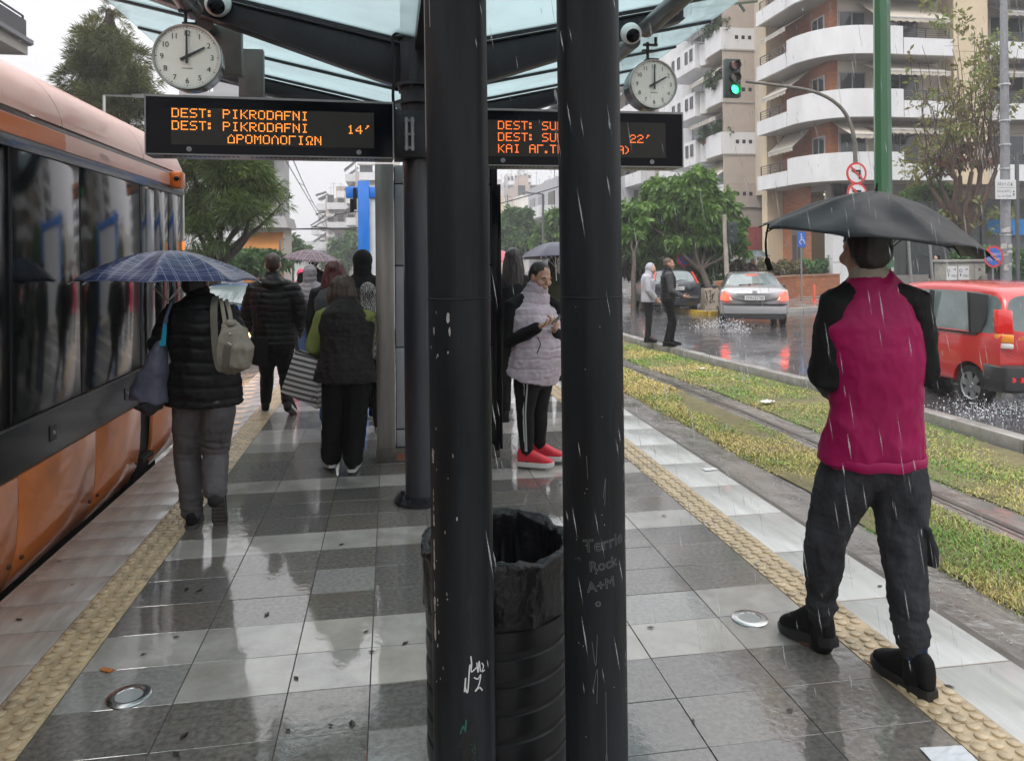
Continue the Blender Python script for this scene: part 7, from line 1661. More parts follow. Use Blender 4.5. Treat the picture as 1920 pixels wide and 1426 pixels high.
# ---- white block behind it, seen along its balconies
cx, cy_ = 18.95, 41.5
b1 = thing('apartment_building', 'white apartment block with wavy balconies and beige blinds on its end, beyond the corner block', 'building', (cx, cy_, -.2))
mb = MB(); mb.box((cx + 1.4, cy_ + .15, -.2), (30, 56, 22.5)); part('wall', mb, M_wht, b1, None, world=True)
mb = MB(); mb.box((cx + .03, cy_ + .11, 1.4), (26, cy_ + .149, 22)); part('end_wall', mb, M_bge, b1, None, world=True)
wave = [(p.x, p.y) for p in cr([(cx, cy_ + .02, 0), (cx - .02, cy_ + 1.4, 0), (cx + .1, cy_ + 2.4, 0), (cx + .45, cy_ + 3.1, 0), (cx + .5, cy_ + 3.6, 0), (cx + .3, cy_ + 3.9, 0)], 6)]
for k in range(7):
    z = 1.38 + 3.0 * k; zt = z + 1.28
    if k > 0:
        mb = MB(); mb.box((cx, cy_, z), (26, cy_ + .11, zt)); part('end_parapet', mb, M_bge if k % 2 else M_wht, b1, None, world=True)
        mb = MB(); mb.box((cx - .005, cy_ - .03, z - .04), (26, cy_ + .0, z + .05)); part('end_ledge', mb, M_soff, b1, None, world=True)
        for xx in (.75, 1.15, 1.55):
            mb = MB(); mb.box((cx + xx, cy_ - .004, z + .62), (cx + xx + .2, cy_ - .001, z + .84)); part('vent_hole', mb, M_black, b1, None, world=True)
        mb = MB(); mb.box((cx + .02, cy_ + .03, zt + .02), (26, cy_ + .10, z + 2.96)); part('blind', mb, pmat('blind_beige', (.43,.37,.32), .8, var=.08, vscale=1.5), b1, None, world=True)
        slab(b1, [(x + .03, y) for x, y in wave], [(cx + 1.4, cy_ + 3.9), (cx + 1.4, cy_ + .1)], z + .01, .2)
        parapet(b1, wave[::-1], z, zt, th=.12)
        mb = MB(); mb.box((cx - .05, cy_ + 3.95, z - .1), (cx + 1.42, cy_ + 8.6, z + 1.42)); part('bay', mb, M_wht, b1, None, world=True)
        for yy in (4.5, 5.3, 6.6, 7.6): window(b1, (cx - .05, cy_ + yy, z + .45), (0, 1, 0), .42, .75, nrm=(-1, 0, 0), split=1, fm=M_rail)
        awning(b1, (cx + 1.35, cy_ + 4.0), (cx + 1.35, cy_ + .2), (-1.75, 0), 1.25 if k % 2 else .8, z + 2.98)
        window(b1, (cx + 1.398, cy_ + 2, z + .25), (0, 1, 0), 1.8, 2.1, nrm=(-1, 0, 0))
        window(b1, (cx + 1.398, cy_ + 6.2, z + 1.5), (0, 1, 0), 3.4, 1.2, nrm=(-1, 0, 0))
mb = MB(); mb.box((cx + .8, cy_ + .02, 1.9), (cx + 2.6, cy_ + .1, 3.2)); part('red_curtain', mb, pmat('curtain_red', (.30,.05,.05), .8, var=.4, vscale=5, stretch=(4, 4, .2)), b1, None, world=True)
mb = MB(); mb.box((cx + .2, cy_ + .0, -.2), (26, cy_ + .1, 1.35)); part('ground_glazing', mb, pmat('pale_glass', (.32,.38,.38), .2, coat=.5), b1, None, world=True)
M_leafA = leaf_mat('leaf_balcony', ((.012,.03,.008), (.03,.075,.015), (.07,.13,.03)))
for k, ln, lab in ((2, 3.0, 'lush green potted shrubs along the second white balcony'), (4, 1.6, 'thin trailing plants on the upper white balcony'), (3, 1.2, 'small potted plants behind the middle white balcony')):
    z = 1.38 + 3 * k + 1.15; t = thing('balcony_plants', lab, 'plants', (cx + .1, cy_ + 1.6, z)); cl = [((cx + .1 + rnd.uniform(-.2, .3), cy_ + .4 + ln * i / 5, z + .35 + rnd.uniform(-.1, .3)), .5) for i in range(6)]
    leaves('foliage', cl, 2600, .17, M_leafA, t, 40 + k, loc=t.location, sub=12)
    mb = MB(); mb.box((cx + .02, cy_ + .3, z - .12), (cx + .22, cy_ + .3 + ln, z + .1)); part('trough', mb, pmat('terracotta', (.25,.10,.05), .8), t, None, world=True)
# ---- simple balcony blocks further off (walls, balconies, awnings, windows)
def block(label, x0, x1, y0, y1, z1, wall, face, floors, h=3.0, zb=1.2, awn=None, bal=True, depth=1.2, seed=0, aw_p=.5, n=3, roof=True, name='apartment_building'):
    """face: '-y' towards the camera, '+x' or '-x' sideways; balconies on those faces"""
    t = thing(name, label, 'building', ((x0 + x1) / 2, (y0 + y1) / 2, -.3)); g = random.Random(seed)
    mb = MB(); mb.box((x0, y0, -.3), (x1, y1, z1)); part('wall', mb, wall, t, None, world=True)
    for fc in face:
        for k in range(floors):
            z = zb + h * k
            if z + 1 > z1: break
            if fc == '-y': a, b_, o = (x0, y0), (x1, y0), (0, -1)
            elif fc == '+x': a, b_, o = (x1, y0), (x1, y1), (1, 0)
            else: a, b_, o = (x0, y0), (x0, y1), (-1, 0)
            A, B, O = Vector((*a, 0)), Vector((*b_, 0)), Vector((*o, 0)); L_ = (B - A).length; tg = (B - A).normalized(); m = .06 * L_
            if bal:
                mb = MB(); P = [A + tg * m, B - tg * m, B - tg * m + O * depth, A + tg * m + O * depth]
                mb.prism([p + UP * z for p in P], (0, 0, .18)); mb.prism([P[3] + UP * (z + .18), P[2] + UP * (z + .18), P[2] - O * .1 + UP * (z + .18), P[3] - O * .1 + UP * (z + .18)], (0, 0, .85))
                for q in (P[0], P[1]): mb.prism([q + UP * (z + .18), q + O * (depth - .12) + UP * (z + .18), q + O * (depth - .12) + tg * .1 + UP * (z + .18), q + tg * .1 + UP * (z + .18)], (0, 0, .85))
                part('balcony', mb, M_wht, t, None, world=True)
            for i in range(n):
                c = A + tg * L_ * (i + .5) / n + UP * (z + .22); mb = MB(); mb.obox(c + UP * 1.05 + O * .02, tg * L_ / n * .3, UP * 1.05, O * .03); part('window', mb, M_wgl, t, None, world=True)
                if awn and g.random() < aw_p:
                    s_ = A + tg * L_ * (i + .12) / n; e_ = A + tg * L_ * (i + .92) / n; awning(t, (s_.x, s_.y), (e_.x, e_.y), (O.x * (depth + .15), O.y * (depth + .15)), g.uniform(.5, 1.3), z + h - .05, awn)
    if roof:
        mb = MB(); mb.box((lerp(x0, x1, .3), lerp(y0, y1, .3), z1 + .002), (lerp(x0, x1, .7), lerp(y0, y1, .7), z1 + 2.2)); part('stair_head', mb, wall, t, None, world=True)
        for i in range(3):
            x, y = g.uniform(x0, x1), g.uniform(y0, y1); mb = MB(); mb.bar((x, y, z1), (x, y, z1 + 2.8), .05, .05); mb.bar((x - .5, y, z1 + 2.5), (x + .5, y, z1 + 2.5), .03, .03); part('aerial', mb, M_rail, t, None, world=True)
    return t
def bpx(px0, px1, ytop, d, **kw):
    a, b_ = XY(px0, d), XY(px1, d); z = W((px0 + px1) / 2, ytop, d).z; return a, b_, z
# left corner building above the tram: its street side, ending at the corner
p = W(52, 104, 22.0)
tl_ = thing('apartment_building', 'grey balcony corner with a lowered awning at the top left above the tram', 'building', (p.x - 3, p.y - 4, -.3))
mb = MB(); mb.box((p.x - 14, p.y - 14, -.3), (p.x - 1.3, p.y - .2, 24)); part('wall', mb, M_bge, tl_, None, world=True)
M_gpar = pmat('parapet_grey', (.20,.20,.215), .6, var=.15, vscale=1.5)
for k in (0, 1, -1):
    z = p.z + 3.05 * k
    slab(tl_, [(p.x, p.y - 12), (p.x, p.y)], [(p.x - 1.3, p.y), (p.x - 1.3, p.y - 12)], z, .3)
    parapet(tl_, [(p.x - 1.3, p.y + .02), (p.x, p.y + .02), (p.x + .02, p.y), (p.x + .02, p.y - 12)][::-1], z + .3, z + .42, lip=False, mat=M_gpar)
    mb = MB(); mb.box((p.x - .04, p.y - 12, z + .43), (p.x - .01, p.y - .05, z + .98)); mb.box((p.x - 1.3, p.y - .04, z + .43), (p.x - .05, p.y - .01, z + .98)); part('balcony_screen', mb, pmat('screen_dark', (.06,.06,.07), .5), tl_, None, world=True)
    railing(tl_, (p.x - .08, p.y - 11.9), (p.x - .08, p.y - .1), z + .55, z + 1.1, 2, 8)
    window(tl_, (p.x - 1.3, p.y - 3, z + .35), (0, 1, 0), 2.4, 2.2, nrm=(1, 0, 0))
    awning(tl_, (p.x - 1.25, p.y - 9), (p.x - 1.25, p.y - .6), (1.75, 0), 1.25, z + 2.95, M_awg)
# orange awning house and the grey block above it, left of the tram line
a, b_, z = bpx(440, 512, 300, 46); block('narrow grey block with stacked balconies behind the pine beyond the tram', a.x - 3, b_.x + .7, b_.y, b_.y + 2.2, z + 4, pmat('wall_grey', (.36,.36,.37), .8), ('-y',), 5, zb=2.2, awn=M_awg, depth=1.0, seed=4, n=2)
a, b_, z = bpx(462, 532, 436, 36); t = block('low house with bright orange awnings behind the walkers on the left', a.x, b_.x, b_.y, b_.y + 3, z + .2, pmat('wall_pale', (.50,.47,.42), .8), (), 1, roof=False, name='house')
mb = MB(); mb.prism([(a.x - .6, b_.y - .8, z + .2), (b_.x + .3, b_.y - .8, z + .2), (b_.x + .1, b_.y - .3, z + .75), (a.x - .2, b_.y - .3, z + .75)], (0, 3.6, 0)); part('roof', mb, pmat('roof_grey', (.25,.24,.24), .7), t, None, world=True)
M_oaw = pmat('awning_orange', (.60,.25,.06), .75, var=.1, vscale=2)
awning(t, (a.x, b_.y - .05), (b_.x, b_.y - .05), (0, -.7), 1.05, z, M_oaw); awning(t, (a.x, b_.y - .05), (b_.x, b_.y - .05), (0, -.7), .75, z - 1.75, M_oaw)
mb = MB(); mb.box((a.x - .3, b_.y - .95, z - 1.55), (b_.x + .3, b_.y, z - 1.2)); part('balcony', mb, M_wht, t, None, world=True)
# hazy towers down the line
for i, (px0, px1, yt, d, fl, lab, sd) in enumerate(((612, 668, 372, 120, 9, 'tall beige block with ragged balconies far down the tram line, left of the blue frame', 1), (668, 705, 322, 105, 11, 'tallest far block, its top just above the blue frame', 2), (598, 640, 402, 150, 7, 'pale far block furthest left down the tram line', 3))):
    a, b_, z = bpx(px0, px1, yt, d); block(lab, a.x, b_.x + (6 if i == 1 else 0), b_.y, b_.y + 12, z, pmat('wall_far_%d' % i, ((.42,.35,.31), (.46,.43,.40), (.42,.42,.42))[i], .8), ('-y', '-x'), fl, zb=3, awn=M_awg, depth=1.4, seed=sd, aw_p=.6)
# town climbing the hill, seen between the columns
for i, (px0, px1, yt, d, col, bal, lab) in enumerate((
    (930, 968, 400, 88, (.55,.45,.33), 0, 'cream house at the far left between the columns'), (962, 1056, 397, 84, (.62,.60,.57), 0, 'broad white house with a cornice above the trees between the columns'),
    (968, 1014, 346, 150, (.42,.34,.30), 0, 'brown box building on the hill between the columns'), (1014, 1046, 366, 140, (.50,.47,.45), 1, 'small pale building right of the brown box on the hill'),
    (932, 954, 352, 165, (.44,.42,.43), 1, 'grey building low on the left of the hill'), (952, 972, 338, 190, (.48,.46,.46), 1, 'narrow pale building behind the brown box on the hill'), (975, 998, 328, 215, (.40,.40,.43), 1, 'highest grey building on the hill top'),
    (934, 962, 378, 120, (.52,.48,.45), 1, 'pale building half way up the left of the hill'), (1030, 1056, 350, 170, (.45,.44,.45), 1, 'grey building on the right shoulder of the hill'))):
    a, b_, z = bpx(px0, px1, yt, d); block(lab, a.x, b_.x, a.y, a.y + 14, z, pmat('wall_hill_%d' % i, col, .8), ('-y',), 12, zb=1, awn=M_awg if bal else None, bal=bool(bal), depth=1.3, seed=20 + i, aw_p=.4, n=3 if bal else 2)
    if i == 1:
        t = SC.objects[-1]
a, b_, z = bpx(1046, 1075, 330, 66); block('grey block with roof poles at the right edge of the gap between the columns', a.x, b_.x + 8, a.y, a.y + 14, z, pmat('wall_gap', (.42,.42,.44), .8), ('-y', '-x'), 6, zb=2, depth=1.4, seed=31)
a, b_, z = bpx(1236, 1300, 60, 62); block('beige block rising behind the small clock', a.x, b_.x + 4, a.y, a.y + 14, z + 1, M_bge, ('-y', '-x'), 7, zb=1.5, awn=M_awg, depth=1.2, seed=33)
mb = MB(); hp_ = []
for i in range(41):
    x = lerp(-160, 260, i / 40); hp_.append((x, 34 * math.exp(-((x - 38) / 70) ** 2) * .55 + 2 * noise.noise((x * .03, 0, 0))))
mb.rings([[(x, y0, lerp(-.4, h, f)) for x, h in hp_] for y0, f in ((150, -.02), (190, .35), (230, .75), (280, 1.0), (360, .9), (460, .3))], closed=False, cap0=False, cap1=False)
struct('hills', mb, [pmat('hillside', (.15,.155,.14), .9, var=.3, vscale=.08)], 60)
# ---- brick planter wall, pale wall with graffiti, hedges
pw0 = [G(1352, 577, -.18), G(1385, 571, -.18), G(1492, 556, -.18), G(1575, 551, -.18)]
t = thing('planter_wall', 'long low brick planter wall running behind the silver car to the shop', 'wall', pw0[0])
mb = MB()
for a, b_ in zip(pw0, pw0[1:]):
    d_ = (b_ - a); nn = Vector((-d_.y, d_.x, 0)).normalized() * .25; mb.prism([a - UP * .1, b_ - UP * .1, b_ + nn - UP * .1, a + nn - UP * .1], (0, 0, .95))
part('brickwork', mb, M_brick, t, None, world=True)
mb = MB()
for a, b_ in zip(pw0, pw0[1:]):
    d_ = (b_ - a); nn = Vector((-d_.y, d_.x, 0)).normalized(); mb.prism([a - nn * .03 + UP * .852, b_ - nn * .03 + UP * .852, b_ + nn * .28 + UP * .852, a + nn * .28 + UP * .852], (0, 0, .06))
part('coping', mb, pmat('coping', (.30,.16,.10), .7), t, None, world=True)
a, b_ = G(1322, 579, -.18), G(1350, 577, -.18); t = thing('low_wall', 'short pale rendered wall with black graffiti beside the dark hatchback', 'wall', a)
mb = MB(); d_ = b_ - a; nn = Vector((-d_.y, d_.x, 0)).normalized() * .2; mb.prism([a - UP * .1, b_ - UP * .1, b_ + nn - UP * .1, a + nn - UP * .1], (0, 0, .78)); part('render', mb, pmat('wall_ochre', (.42,.35,.27), .8, var=.15, vscale=3), t, None, world=True)
mb = MB(); fx = d_.normalized(); nf = -nn.normalized() * .004
for st in ([(0, .2), (.08, .5), (.02, .6), (.12, .35), (.05, .12)], [(.15, .55), (.3, .62), (.24, .38), (.4, .5), (.34, .3), (.5, .56)], [(.18, .2), (.3, .33), (.26, .18), (.4, .26), (.5, .2)]):
    S = cr([a + fx * x * 1.0 + UP * z + nf for x, z in st], 5); mb.tube(S, .013, 5)
part('graffiti', mb, M_ink, t, 50, world=True)
# ================================================================ TREES AND PLANTS
L_grn = leaf_mat('leaf_street', ((.03,.07,.014), (.09,.19,.03), (.21,.34,.07)), .35)
L_far = leaf_mat('leaf_far', ((.03,.07,.025), (.065,.14,.04), (.13,.22,.07)), .35)
L_pin = leaf_mat('needles', ((.05,.07,.024), (.14,.165,.05), (.28,.27,.09)), .2)
L_pin2 = leaf_mat('needles_green', ((.024,.048,.014), (.08,.13,.028), (.18,.25,.055)), .2)
L_hdg = leaf_mat('leaf_hedge', ((.02,.06,.012), (.05,.14,.02), (.10,.24,.05)), .25)
L_brn = leaf_mat('leaf_brown_hedge', ((.05,.035,.015), (.11,.085,.03), (.15,.15,.05)), .2)
L_yel = leaf_mat('leaf_yellowing', ((.10,.07,.015), (.20,.20,.04), (.16,.26,.05)), .4)
# street trees on the pavement beyond the road
tree('street_tree', 'full green drooping tree behind the dark hatchback, right of the small clock column', G(1352, 578, -.18), pxclumps([(1290,352,42),(1245,382,46),(1335,388,44),(1290,420,58),(1222,420,40),(1362,432,34),(1250,462,46),(1330,465,44),(1200,395,28),(1375,462,22),(1290,480,40)], 30, 1.1, 1), 90000, .27, L_grn, 1, tr=.15, sub=30, droop=1.0, rs=.30, aspect=.36)
tree('street_tree', 'darker green tree just right of the right column behind the hooded young man', G(1206, 575, -.18), pxclumps([(1195,430,42),(1225,470,40),(1185,470,36),(1240,500,36),(1200,500,30)], 33.5, 1.2, 2), 30000, .27, leaf_mat('leaf_dark', ((.01,.022,.008), (.028,.06,.015), (.06,.11,.025)), .3), 2, tr=.16, sub=14, droop=1.0)
tree('street_tree', 'leaning bare limbed tree with thin foliage left of the hooded young man', G(1188, 580, -.18), pxclumps([(1182,440,26),(1178,400,24),(1205,410,22)], 29, .6, 3), 2600, .26, L_grn, 3, tr=.10, sub=8)
tree('street_tree', 'hazy rounded green tree at the left of the gap between the columns', XY(968, 62), pxclumps([(968,408,20),(948,430,22),(985,430,24),(962,452,28),(1000,455,20),(940,460,22)], 62, 1.5, 4), 15000, .5, L_far, 4, tr=.22)
tree('street_tree', 'brighter green tree at the right of the gap between the columns', XY(1050, 52), pxclumps([(1045,408,20),(1030,432,24),(1055,440,28),(1018,458,18),(1075,420,28),(1040,462,22)], 52, 1.3, 5), 14000, .42, L_grn, 5, tr=.2, droop=.9)
# conifer and pine beyond the tram
tree('conifer', 'tall feathery conifer rising behind the tram roof at the upper left', XY(205, 27), pxclumps([(110,140,14),(135,170,30),(208,14,18),(204,42,30),(196,72,42),(215,85,42),(178,104,46),(232,112,44),(160,132,38),(205,140,58),(252,142,34),(140,150,26),(175,168,52),(240,175,48),(205,205,60),(250,205,42),(262,150,28),(125,158,20)], 27, .8, 6), 36000, .24, L_pin, 6, 'pine', sub=12, tr=.2, limbs=2, aspect=.11, rs=.34, droop=.1, trunk_to=W(206, 20, 27))
tree('pine_tree', 'broad dark green pine with hanging branches between the tram and the left display', XY(388, 19.5), pxclumps([(360,285,50),(420,285,58),(365,330,46),(425,335,58),(480,345,44),(505,372,32),(530,380,18),(400,385,58),(460,392,44),(350,395,42),(365,440,36),(410,432,34),(385,465,20),(450,425,26),(470,320,40),(330,330,30)], 19.5, 1.0, 7), 34000, .19, L_pin2, 7, 'pine', sub=14, tr=.19, aspect=.10, rs=.44, droop=.9)
# sparse autumn tree at the right edge: pollarded trunk, many thin shoots, few leaves
t = thing('street_tree', 'pollarded autumn tree with bare reddish shoots and few yellow leaves at the right', 'tree', XY(1800, 30) + UP * -.18)
g = random.Random(5); mb = MB(); d = 30
kn = [(1745, 352), (1762, 345), (1785, 318), (1800, 330), (1822, 322), (1850, 300), (1838, 342), (1868, 318)]
branch(mb, XY(1806, d) + UP * -.3, W(1806, 440, d), .24, .2, 6, .05, 1); fork = W(1806, 440, d)
tips = []
for i, (x, y) in enumerate(kn):
    e = W(x, y, d + g.uniform(-.9, .9)); branch(mb, fork - UP * g.uniform(0, .4), e, .14, .075, 6, .14, i * 3)
    for j in range(8):
        dx, dy = g.uniform(-75, 75) * (1.0 if y < 330 else .7), g.uniform(-270, -70); q_ = W(x + dx * (1.15 if x < 1790 else .6), max(20, y + dy), d + g.uniform(-1.6, 1.6)); P = branch(mb, e, q_, .028, .008, 7, .10, i * 17 + j)
        for m in range(4):
            s_ = P[g.randint(2, 6)]; tp = s_ + Vector((g.uniform(-.9, .9), g.uniform(-.9, .9), g.uniform(-.1, .8))); branch(mb, s_, tp, .010, .004, 4, .1, m + j); tips.append(tp)
        tips.append(P[-1]); 
part('trunk', mb, pmat('bark_reddish', (.085,.05,.035), .9, var=.4, vscale=5, bump=.4), t, 50, world=True)
g.shuffle(tips)
leaves('crown', [(p_, .42) for p_ in tips[:110]] + [(W(x, y, d), .7) for x, y in ((1845, 75), (1855, 110), (1790, 60), (1765, 30), (1800, 120), (1740, 290), (1725, 320), (1815, 395), (1870, 400), (1845, 410), (1770, 375))], 2300, .24, L_yel, t, 9, loc=t.location, sub=2, rs=.5, aspect=.42, droop=.25)
leaves('dead_leaves', [(W(x, y, d), .6) for x, y in ((1775, 300), (1800, 290), (1830, 285), (1855, 295), (1760, 300), (1815, 300))], 1100, .16, leaf_mat('leaf_red', ((.10,.03,.015), (.18,.06,.03), (.24,.12,.04)), .3), t, 10, loc=t.location, sub=4, droop=1.2)
def shrub(name, label, clumps, n, size, mat, seed, base=None, aspect=.5, group=None, cat='shrub'):
    b_ = base or Vector(sum((Vector(c[0]) for c in clumps), Vector()) / len(clumps)); b_ = Vector((b_.x, b_.y, min(c[0][2] - c[1] for c in clumps))); t = thing(name, label, cat, b_, 0, group)
    leaves('foliage', clumps, n, size, mat, t, seed, loc=b_, sub=16, rs=.5, aspect=aspect, droop=.1)
    mb = MB(); g = random.Random(seed)
    for c, r in clumps[:6]: branch(mb, b_, Vector(c), .03, .01, 4, .1, seed)
    part('stems', mb, M_bark, t, 50, world=True); return t
def row(x0, x1, y, r, d0, d1, n, seed=0):
    g = random.Random(seed); return [(W(lerp(x0, x1, (i + .5) / n), y + g.uniform(-3, 3), lerp(d0, d1, (i + .5) / n)), r * lerp(d0, d1, i / n) / F) for i in range(n)]
shrub('hedge', 'brownish clipped hedge on the brick planter behind the silver car', row(1375, 1500, 506, 17, 29.5, 36.5, 8, 1), 9000, .16, L_brn, 21)
shrub('hedge', 'bright green hedge right of the disabled parking sign', row(1500, 1600, 500, 15, 36.8, 38, 7, 2), 8000, .16, L_hdg, 22)
shrub('shrub', 'low green bush at the foot of the trees left of the brick planter', row(1318, 1352, 535, 18, 29.5, 29.5, 3, 3), 3600, .16, L_hdg, 23)
shrub('shrub', 'dark undergrowth beneath the street trees', row(1215, 1330, 505, 34, 33, 33, 6, 4), 9000, .22, L_brn, 24)
shrub('shrub', 'leafy yellow-green bush behind the grey lamp post at the right edge', row(1850, 1935, 490, 24, 29, 29, 6, 5), 6000, .2, L_hdg, 25)
shrub('shrub', 'small bush on top of the grey roadside cabinet', row(1785, 1850, 478, 9, 28, 28, 4, 6), 1500, .14, L_hdg, 26)
shrub('shrub', 'dark leafy shrub under the autumn tree above the umbrella', row(1700, 1790, 362, 14, 31, 31, 5, 7), 2600, .2, L_grn, 27)
shrub('hedge', 'pale hazy hedge beyond the tram under the orange awnings', row(395, 520, 492, 22, 27, 30, 8, 8), 9000, .22, L_far, 28)
tree('street_tree', 'faded green tree far down the line left of the blue frame', XY(650, 75), pxclumps([(640,468,22),(668,462,26),(655,482,26),(625,486,18),(690,470,24)], 75, 2, 9), 9000, .55, L_far, 31, tr=.2)
tree('street_tree', 'small hazy tree beside the orange awning house', XY(548, 60), pxclumps([(548,452,14),(540,466,16),(560,470,14)], 60, 1, 10), 4000, .45, L_far, 32, tr=.15)
# ================================================================ STREET FURNITURE
M_grp = pmat('pole_green', (.012,.085,.028), .42, var=.12, vscale=3, stretch=(1, 1, .1), coat=.5, coat_rough=.15)
p = XY(1657, 10.6); t = thing('catenary_pole', 'tall tapering green octagonal pole rising behind the black umbrella', 'pole', (p.x, p.y, -.3))
mb = MB(); mb.tube([(p.x, p.y, -.3), (p.x, p.y, 9.5)], [.125, .095], 8); part('shaft', mb, M_grp, t, 20, world=True)
mb = MB(); mb.lathe([(.2, -.18), (.2, -.14), (.13, -.13)], (p.x, p.y, 0), n=16); part('base', mb, M_grp, t, 30, world=True)
mb = MB()
for i in range(16): a = i * 2.4; z = .9 + (i % 6) * .14; c = Vector((p.x + .122 * math.cos(a), p.y + .122 * math.sin(a), z)); mb.obox(c, Vector((-math.sin(a), math.cos(a), 0)) * .03, UP * .025, Vector((math.cos(a), math.sin(a), 0)) * .004)
part('torn_stickers', mb, M_chip, t, None, world=True)
# traffic light on a curved mast arm, with no-turn signs
d = 22.0; b_ = XY(1606, d); t = thing('traffic_light', 'green traffic light at the end of a curved mast arm on a slim post', 'traffic light', (b_.x, b_.y, -.3))
P = [b_ + UP * -.3] + [W(x, y, d) for x, y in ((1605, 420), (1604, 300), (1600, 252), (1585, 213), (1560, 188), (1525, 172), (1480, 163), (1398, 153))]
mb = MB(); mb.tube([P[0], P[1], P[2]], .065, 12); mb.tube(cr(P[2:], 6), [lerp(.06, .04, i / 36) for i in range(37)], 12); part('mast', mb, pmat('mast_paint', (.13,.12,.10), .5, .3, var=.3, vscale=4), t, 50, world=True)
c = W(1375, 146, d - .25); w_, h_ = .235, .545; mb = MB(); mb.box((c.x - w_, c.y, c.z - h_), (c.x + w_, c.y + .2, c.z + h_)); hd_ = part('signal_head', mb, pmat('signal_green_black', (.006,.022,.016), .4), t, 30, world=True, bevel=.03)
for k, (dz, m) in enumerate(((.34, pmat('lens_off_red', (.10,.015,.01), .2, coat=1)), (0, pmat('lens_off_amber', (.05,.03,.01), .2, coat=1)), (-.34, pmat('lens_green_lit', (.05,1,.35), .3, emit=4.5, emit_col=(.02, 1, .22))))):
    mb = MB(); mb.lathe([(.13, 0), (.11, -.02), (0, -.03)], (c.x + .02, c.y - .002, c.z + dz), (0, 1, 0), 22); part('lens', mb, m, t, 40, world=True)
    mb = MB(); mb.lathe([(.145, .0), (.15, -.16), (.142, -.16), (.138, 0)], (c.x + .02, c.y, c.z + dz), (0, 1, 0), 22, a0=R(-70), a1=R(215)); part('visor', mb, M_black, t, 40, world=True)
M_sred = pmat('sign_red', (.52,.03,.03), .4); M_swht = pmat('sign_white', (.60,.60,.60), .4); M_sblu = pmat('sign_blue', (.015,.10,.42), .4)
def disc(mb, c, r, y, mi=0, n=36, r0=0): mb.lathe([(r0, 0), (r, 0), (r, .012), (r0, .012)], (c[0], c[1] + y, c[2]), (0, 1, 0), n, mi)
for i, (x, y) in enumerate(((1606, 325), (1607, 363))):
    c = W(x, y, d - .12); r = .318; s_ = thing('no_turn_sign', ('round no left turn sign in full view above the black umbrella', 'round no turn sign cut off by the black umbrella, under another')[i], 'sign', c, 0, 'round turn signs on the traffic light post'); mb = MB(); disc(mb, (0, 0, 0), r, 0); part('rim', mb, M_sred, s_, 40); mb = MB(); disc(mb, (0, 0, 0), r * .80, -.006); part('face', mb, M_swht, s_, 40)
    mb = MB(); A = [(.10, 0, -.16), (.10, 0, .06), (-.06, 0, .06)]; mb.bar((.09, -.012, -.17), (.09, -.012, .05), .06, .006, up=(0, 1, 0)); mb.bar((.12, -.0125, .07), (-.05, -.0125, .07), .06, .006, up=(0, 1, 0)); mb.prism([(-.05, -.014, .14), (-.17, -.014, .07), (-.05, -.014, .0)], (0, .006, 0)); part('arrow', mb, M_black, s_)
    mb = MB(); k = .7071 * r * .8; mb.bar((-k, -.020, k), (k, -.020, -k), .055, .006, up=(0, 1, 0)); part('slash', mb, M_sred, s_)
# grey lamp post with the small advert, thinner posts and signs
p = XY(1886, 25.5); t = thing('lamp_post', 'thick weathered grey post with torn posters at the right edge', 'post', (p.x, p.y, -.18))
mb = MB(); mb.tube([(p.x, p.y, -.2), (p.x, p.y, 12)], [.17, .10], 20); part('shaft', mb, pmat('post_grey', (.23,.235,.25), .55, .3, var=.25, vscale=5, dirt=(.11,.11,.115), dirt_scale=5), t, 50, world=True)
mb = MB()
for z in (2.2, 3.6, 4.4, 5.2, 6.0, 7.2): mb.lathe([(.175, 0), (.178, .05), (.17, .05)], (p.x, p.y, z), n=20)
part('bands', mb, M_alu, t, 40, world=True)
mb = MB(); rr_ = random.Random(4)
for i in range(14):
    a = R(200 + rr_.uniform(0, 140)); z = rr_.uniform(.8, 3.2); c = Vector((p.x + .176 * math.cos(a), p.y + .176 * math.sin(a), z)); tg = Vector((-math.sin(a), math.cos(a), 0)) * rr_.uniform(.04, .1); h = UP * rr_.uniform(.05, .18); mb.quad(c - tg, c + tg, c + tg + h * 1.2, c - tg * .8 + h)
part('torn_posters', mb, M_chip, t, None, world=True)
c = W(1886, 355, 25.2); s_ = thing('advert_sign', 'small white advert board for a motorbike seat maker on the grey post', 'sign', c); mb = MB(); mb.box((-.38, 0, -.32), (.38, .02, .32)); part('board', mb, M_swht, s_, None)
mb = MB(); text_mb(mb, 'Μαrτ Ο.Κ.', .16, frame((-.33, -.003, .12), (1, 0, 0), (0, 0, 1)), shear=.35, width=.6); mb.box((-.34, -.004, .05), (.34, -.002, .06)); text_mb(mb, 'Σέλλες ΜΟΤΟ', .11, frame((-.34, -.003, -.10), (1, 0, 0), (0, 0, 1)), width=.52); text_mb(mb, 'Τηλ. 20 577668', .09, frame((-.34, -.003, -.25), (1, 0, 0), (0, 0, 1)), width=.52); mb.prism([(.25, -.003, -.1), (.33, -.003, -.1), (.29, -.003, -.02)], (0, .001, 0)); mb.prism([(.25, -.003, -.14), (.33, -.003, -.14), (.29, -.003, -.24)], (0, .001, 0)); part('lettering', mb, M_plateb, s_)
p = XY(1908, 27.5); mb = MB(); mb.cyl((0, 0, -.0), (0, 0, 5.4), .07, 12); mb.lathe([(.16, 0), (.16, .03), (.07, .05)], n=14); single('thin_post', mb, pmat('post_dark', (.09,.095,.10), .5, .3), 'thin dark grey post just right of the thick weathered post', 'post', smooth=50).location = (p.x, p.y, -.18)
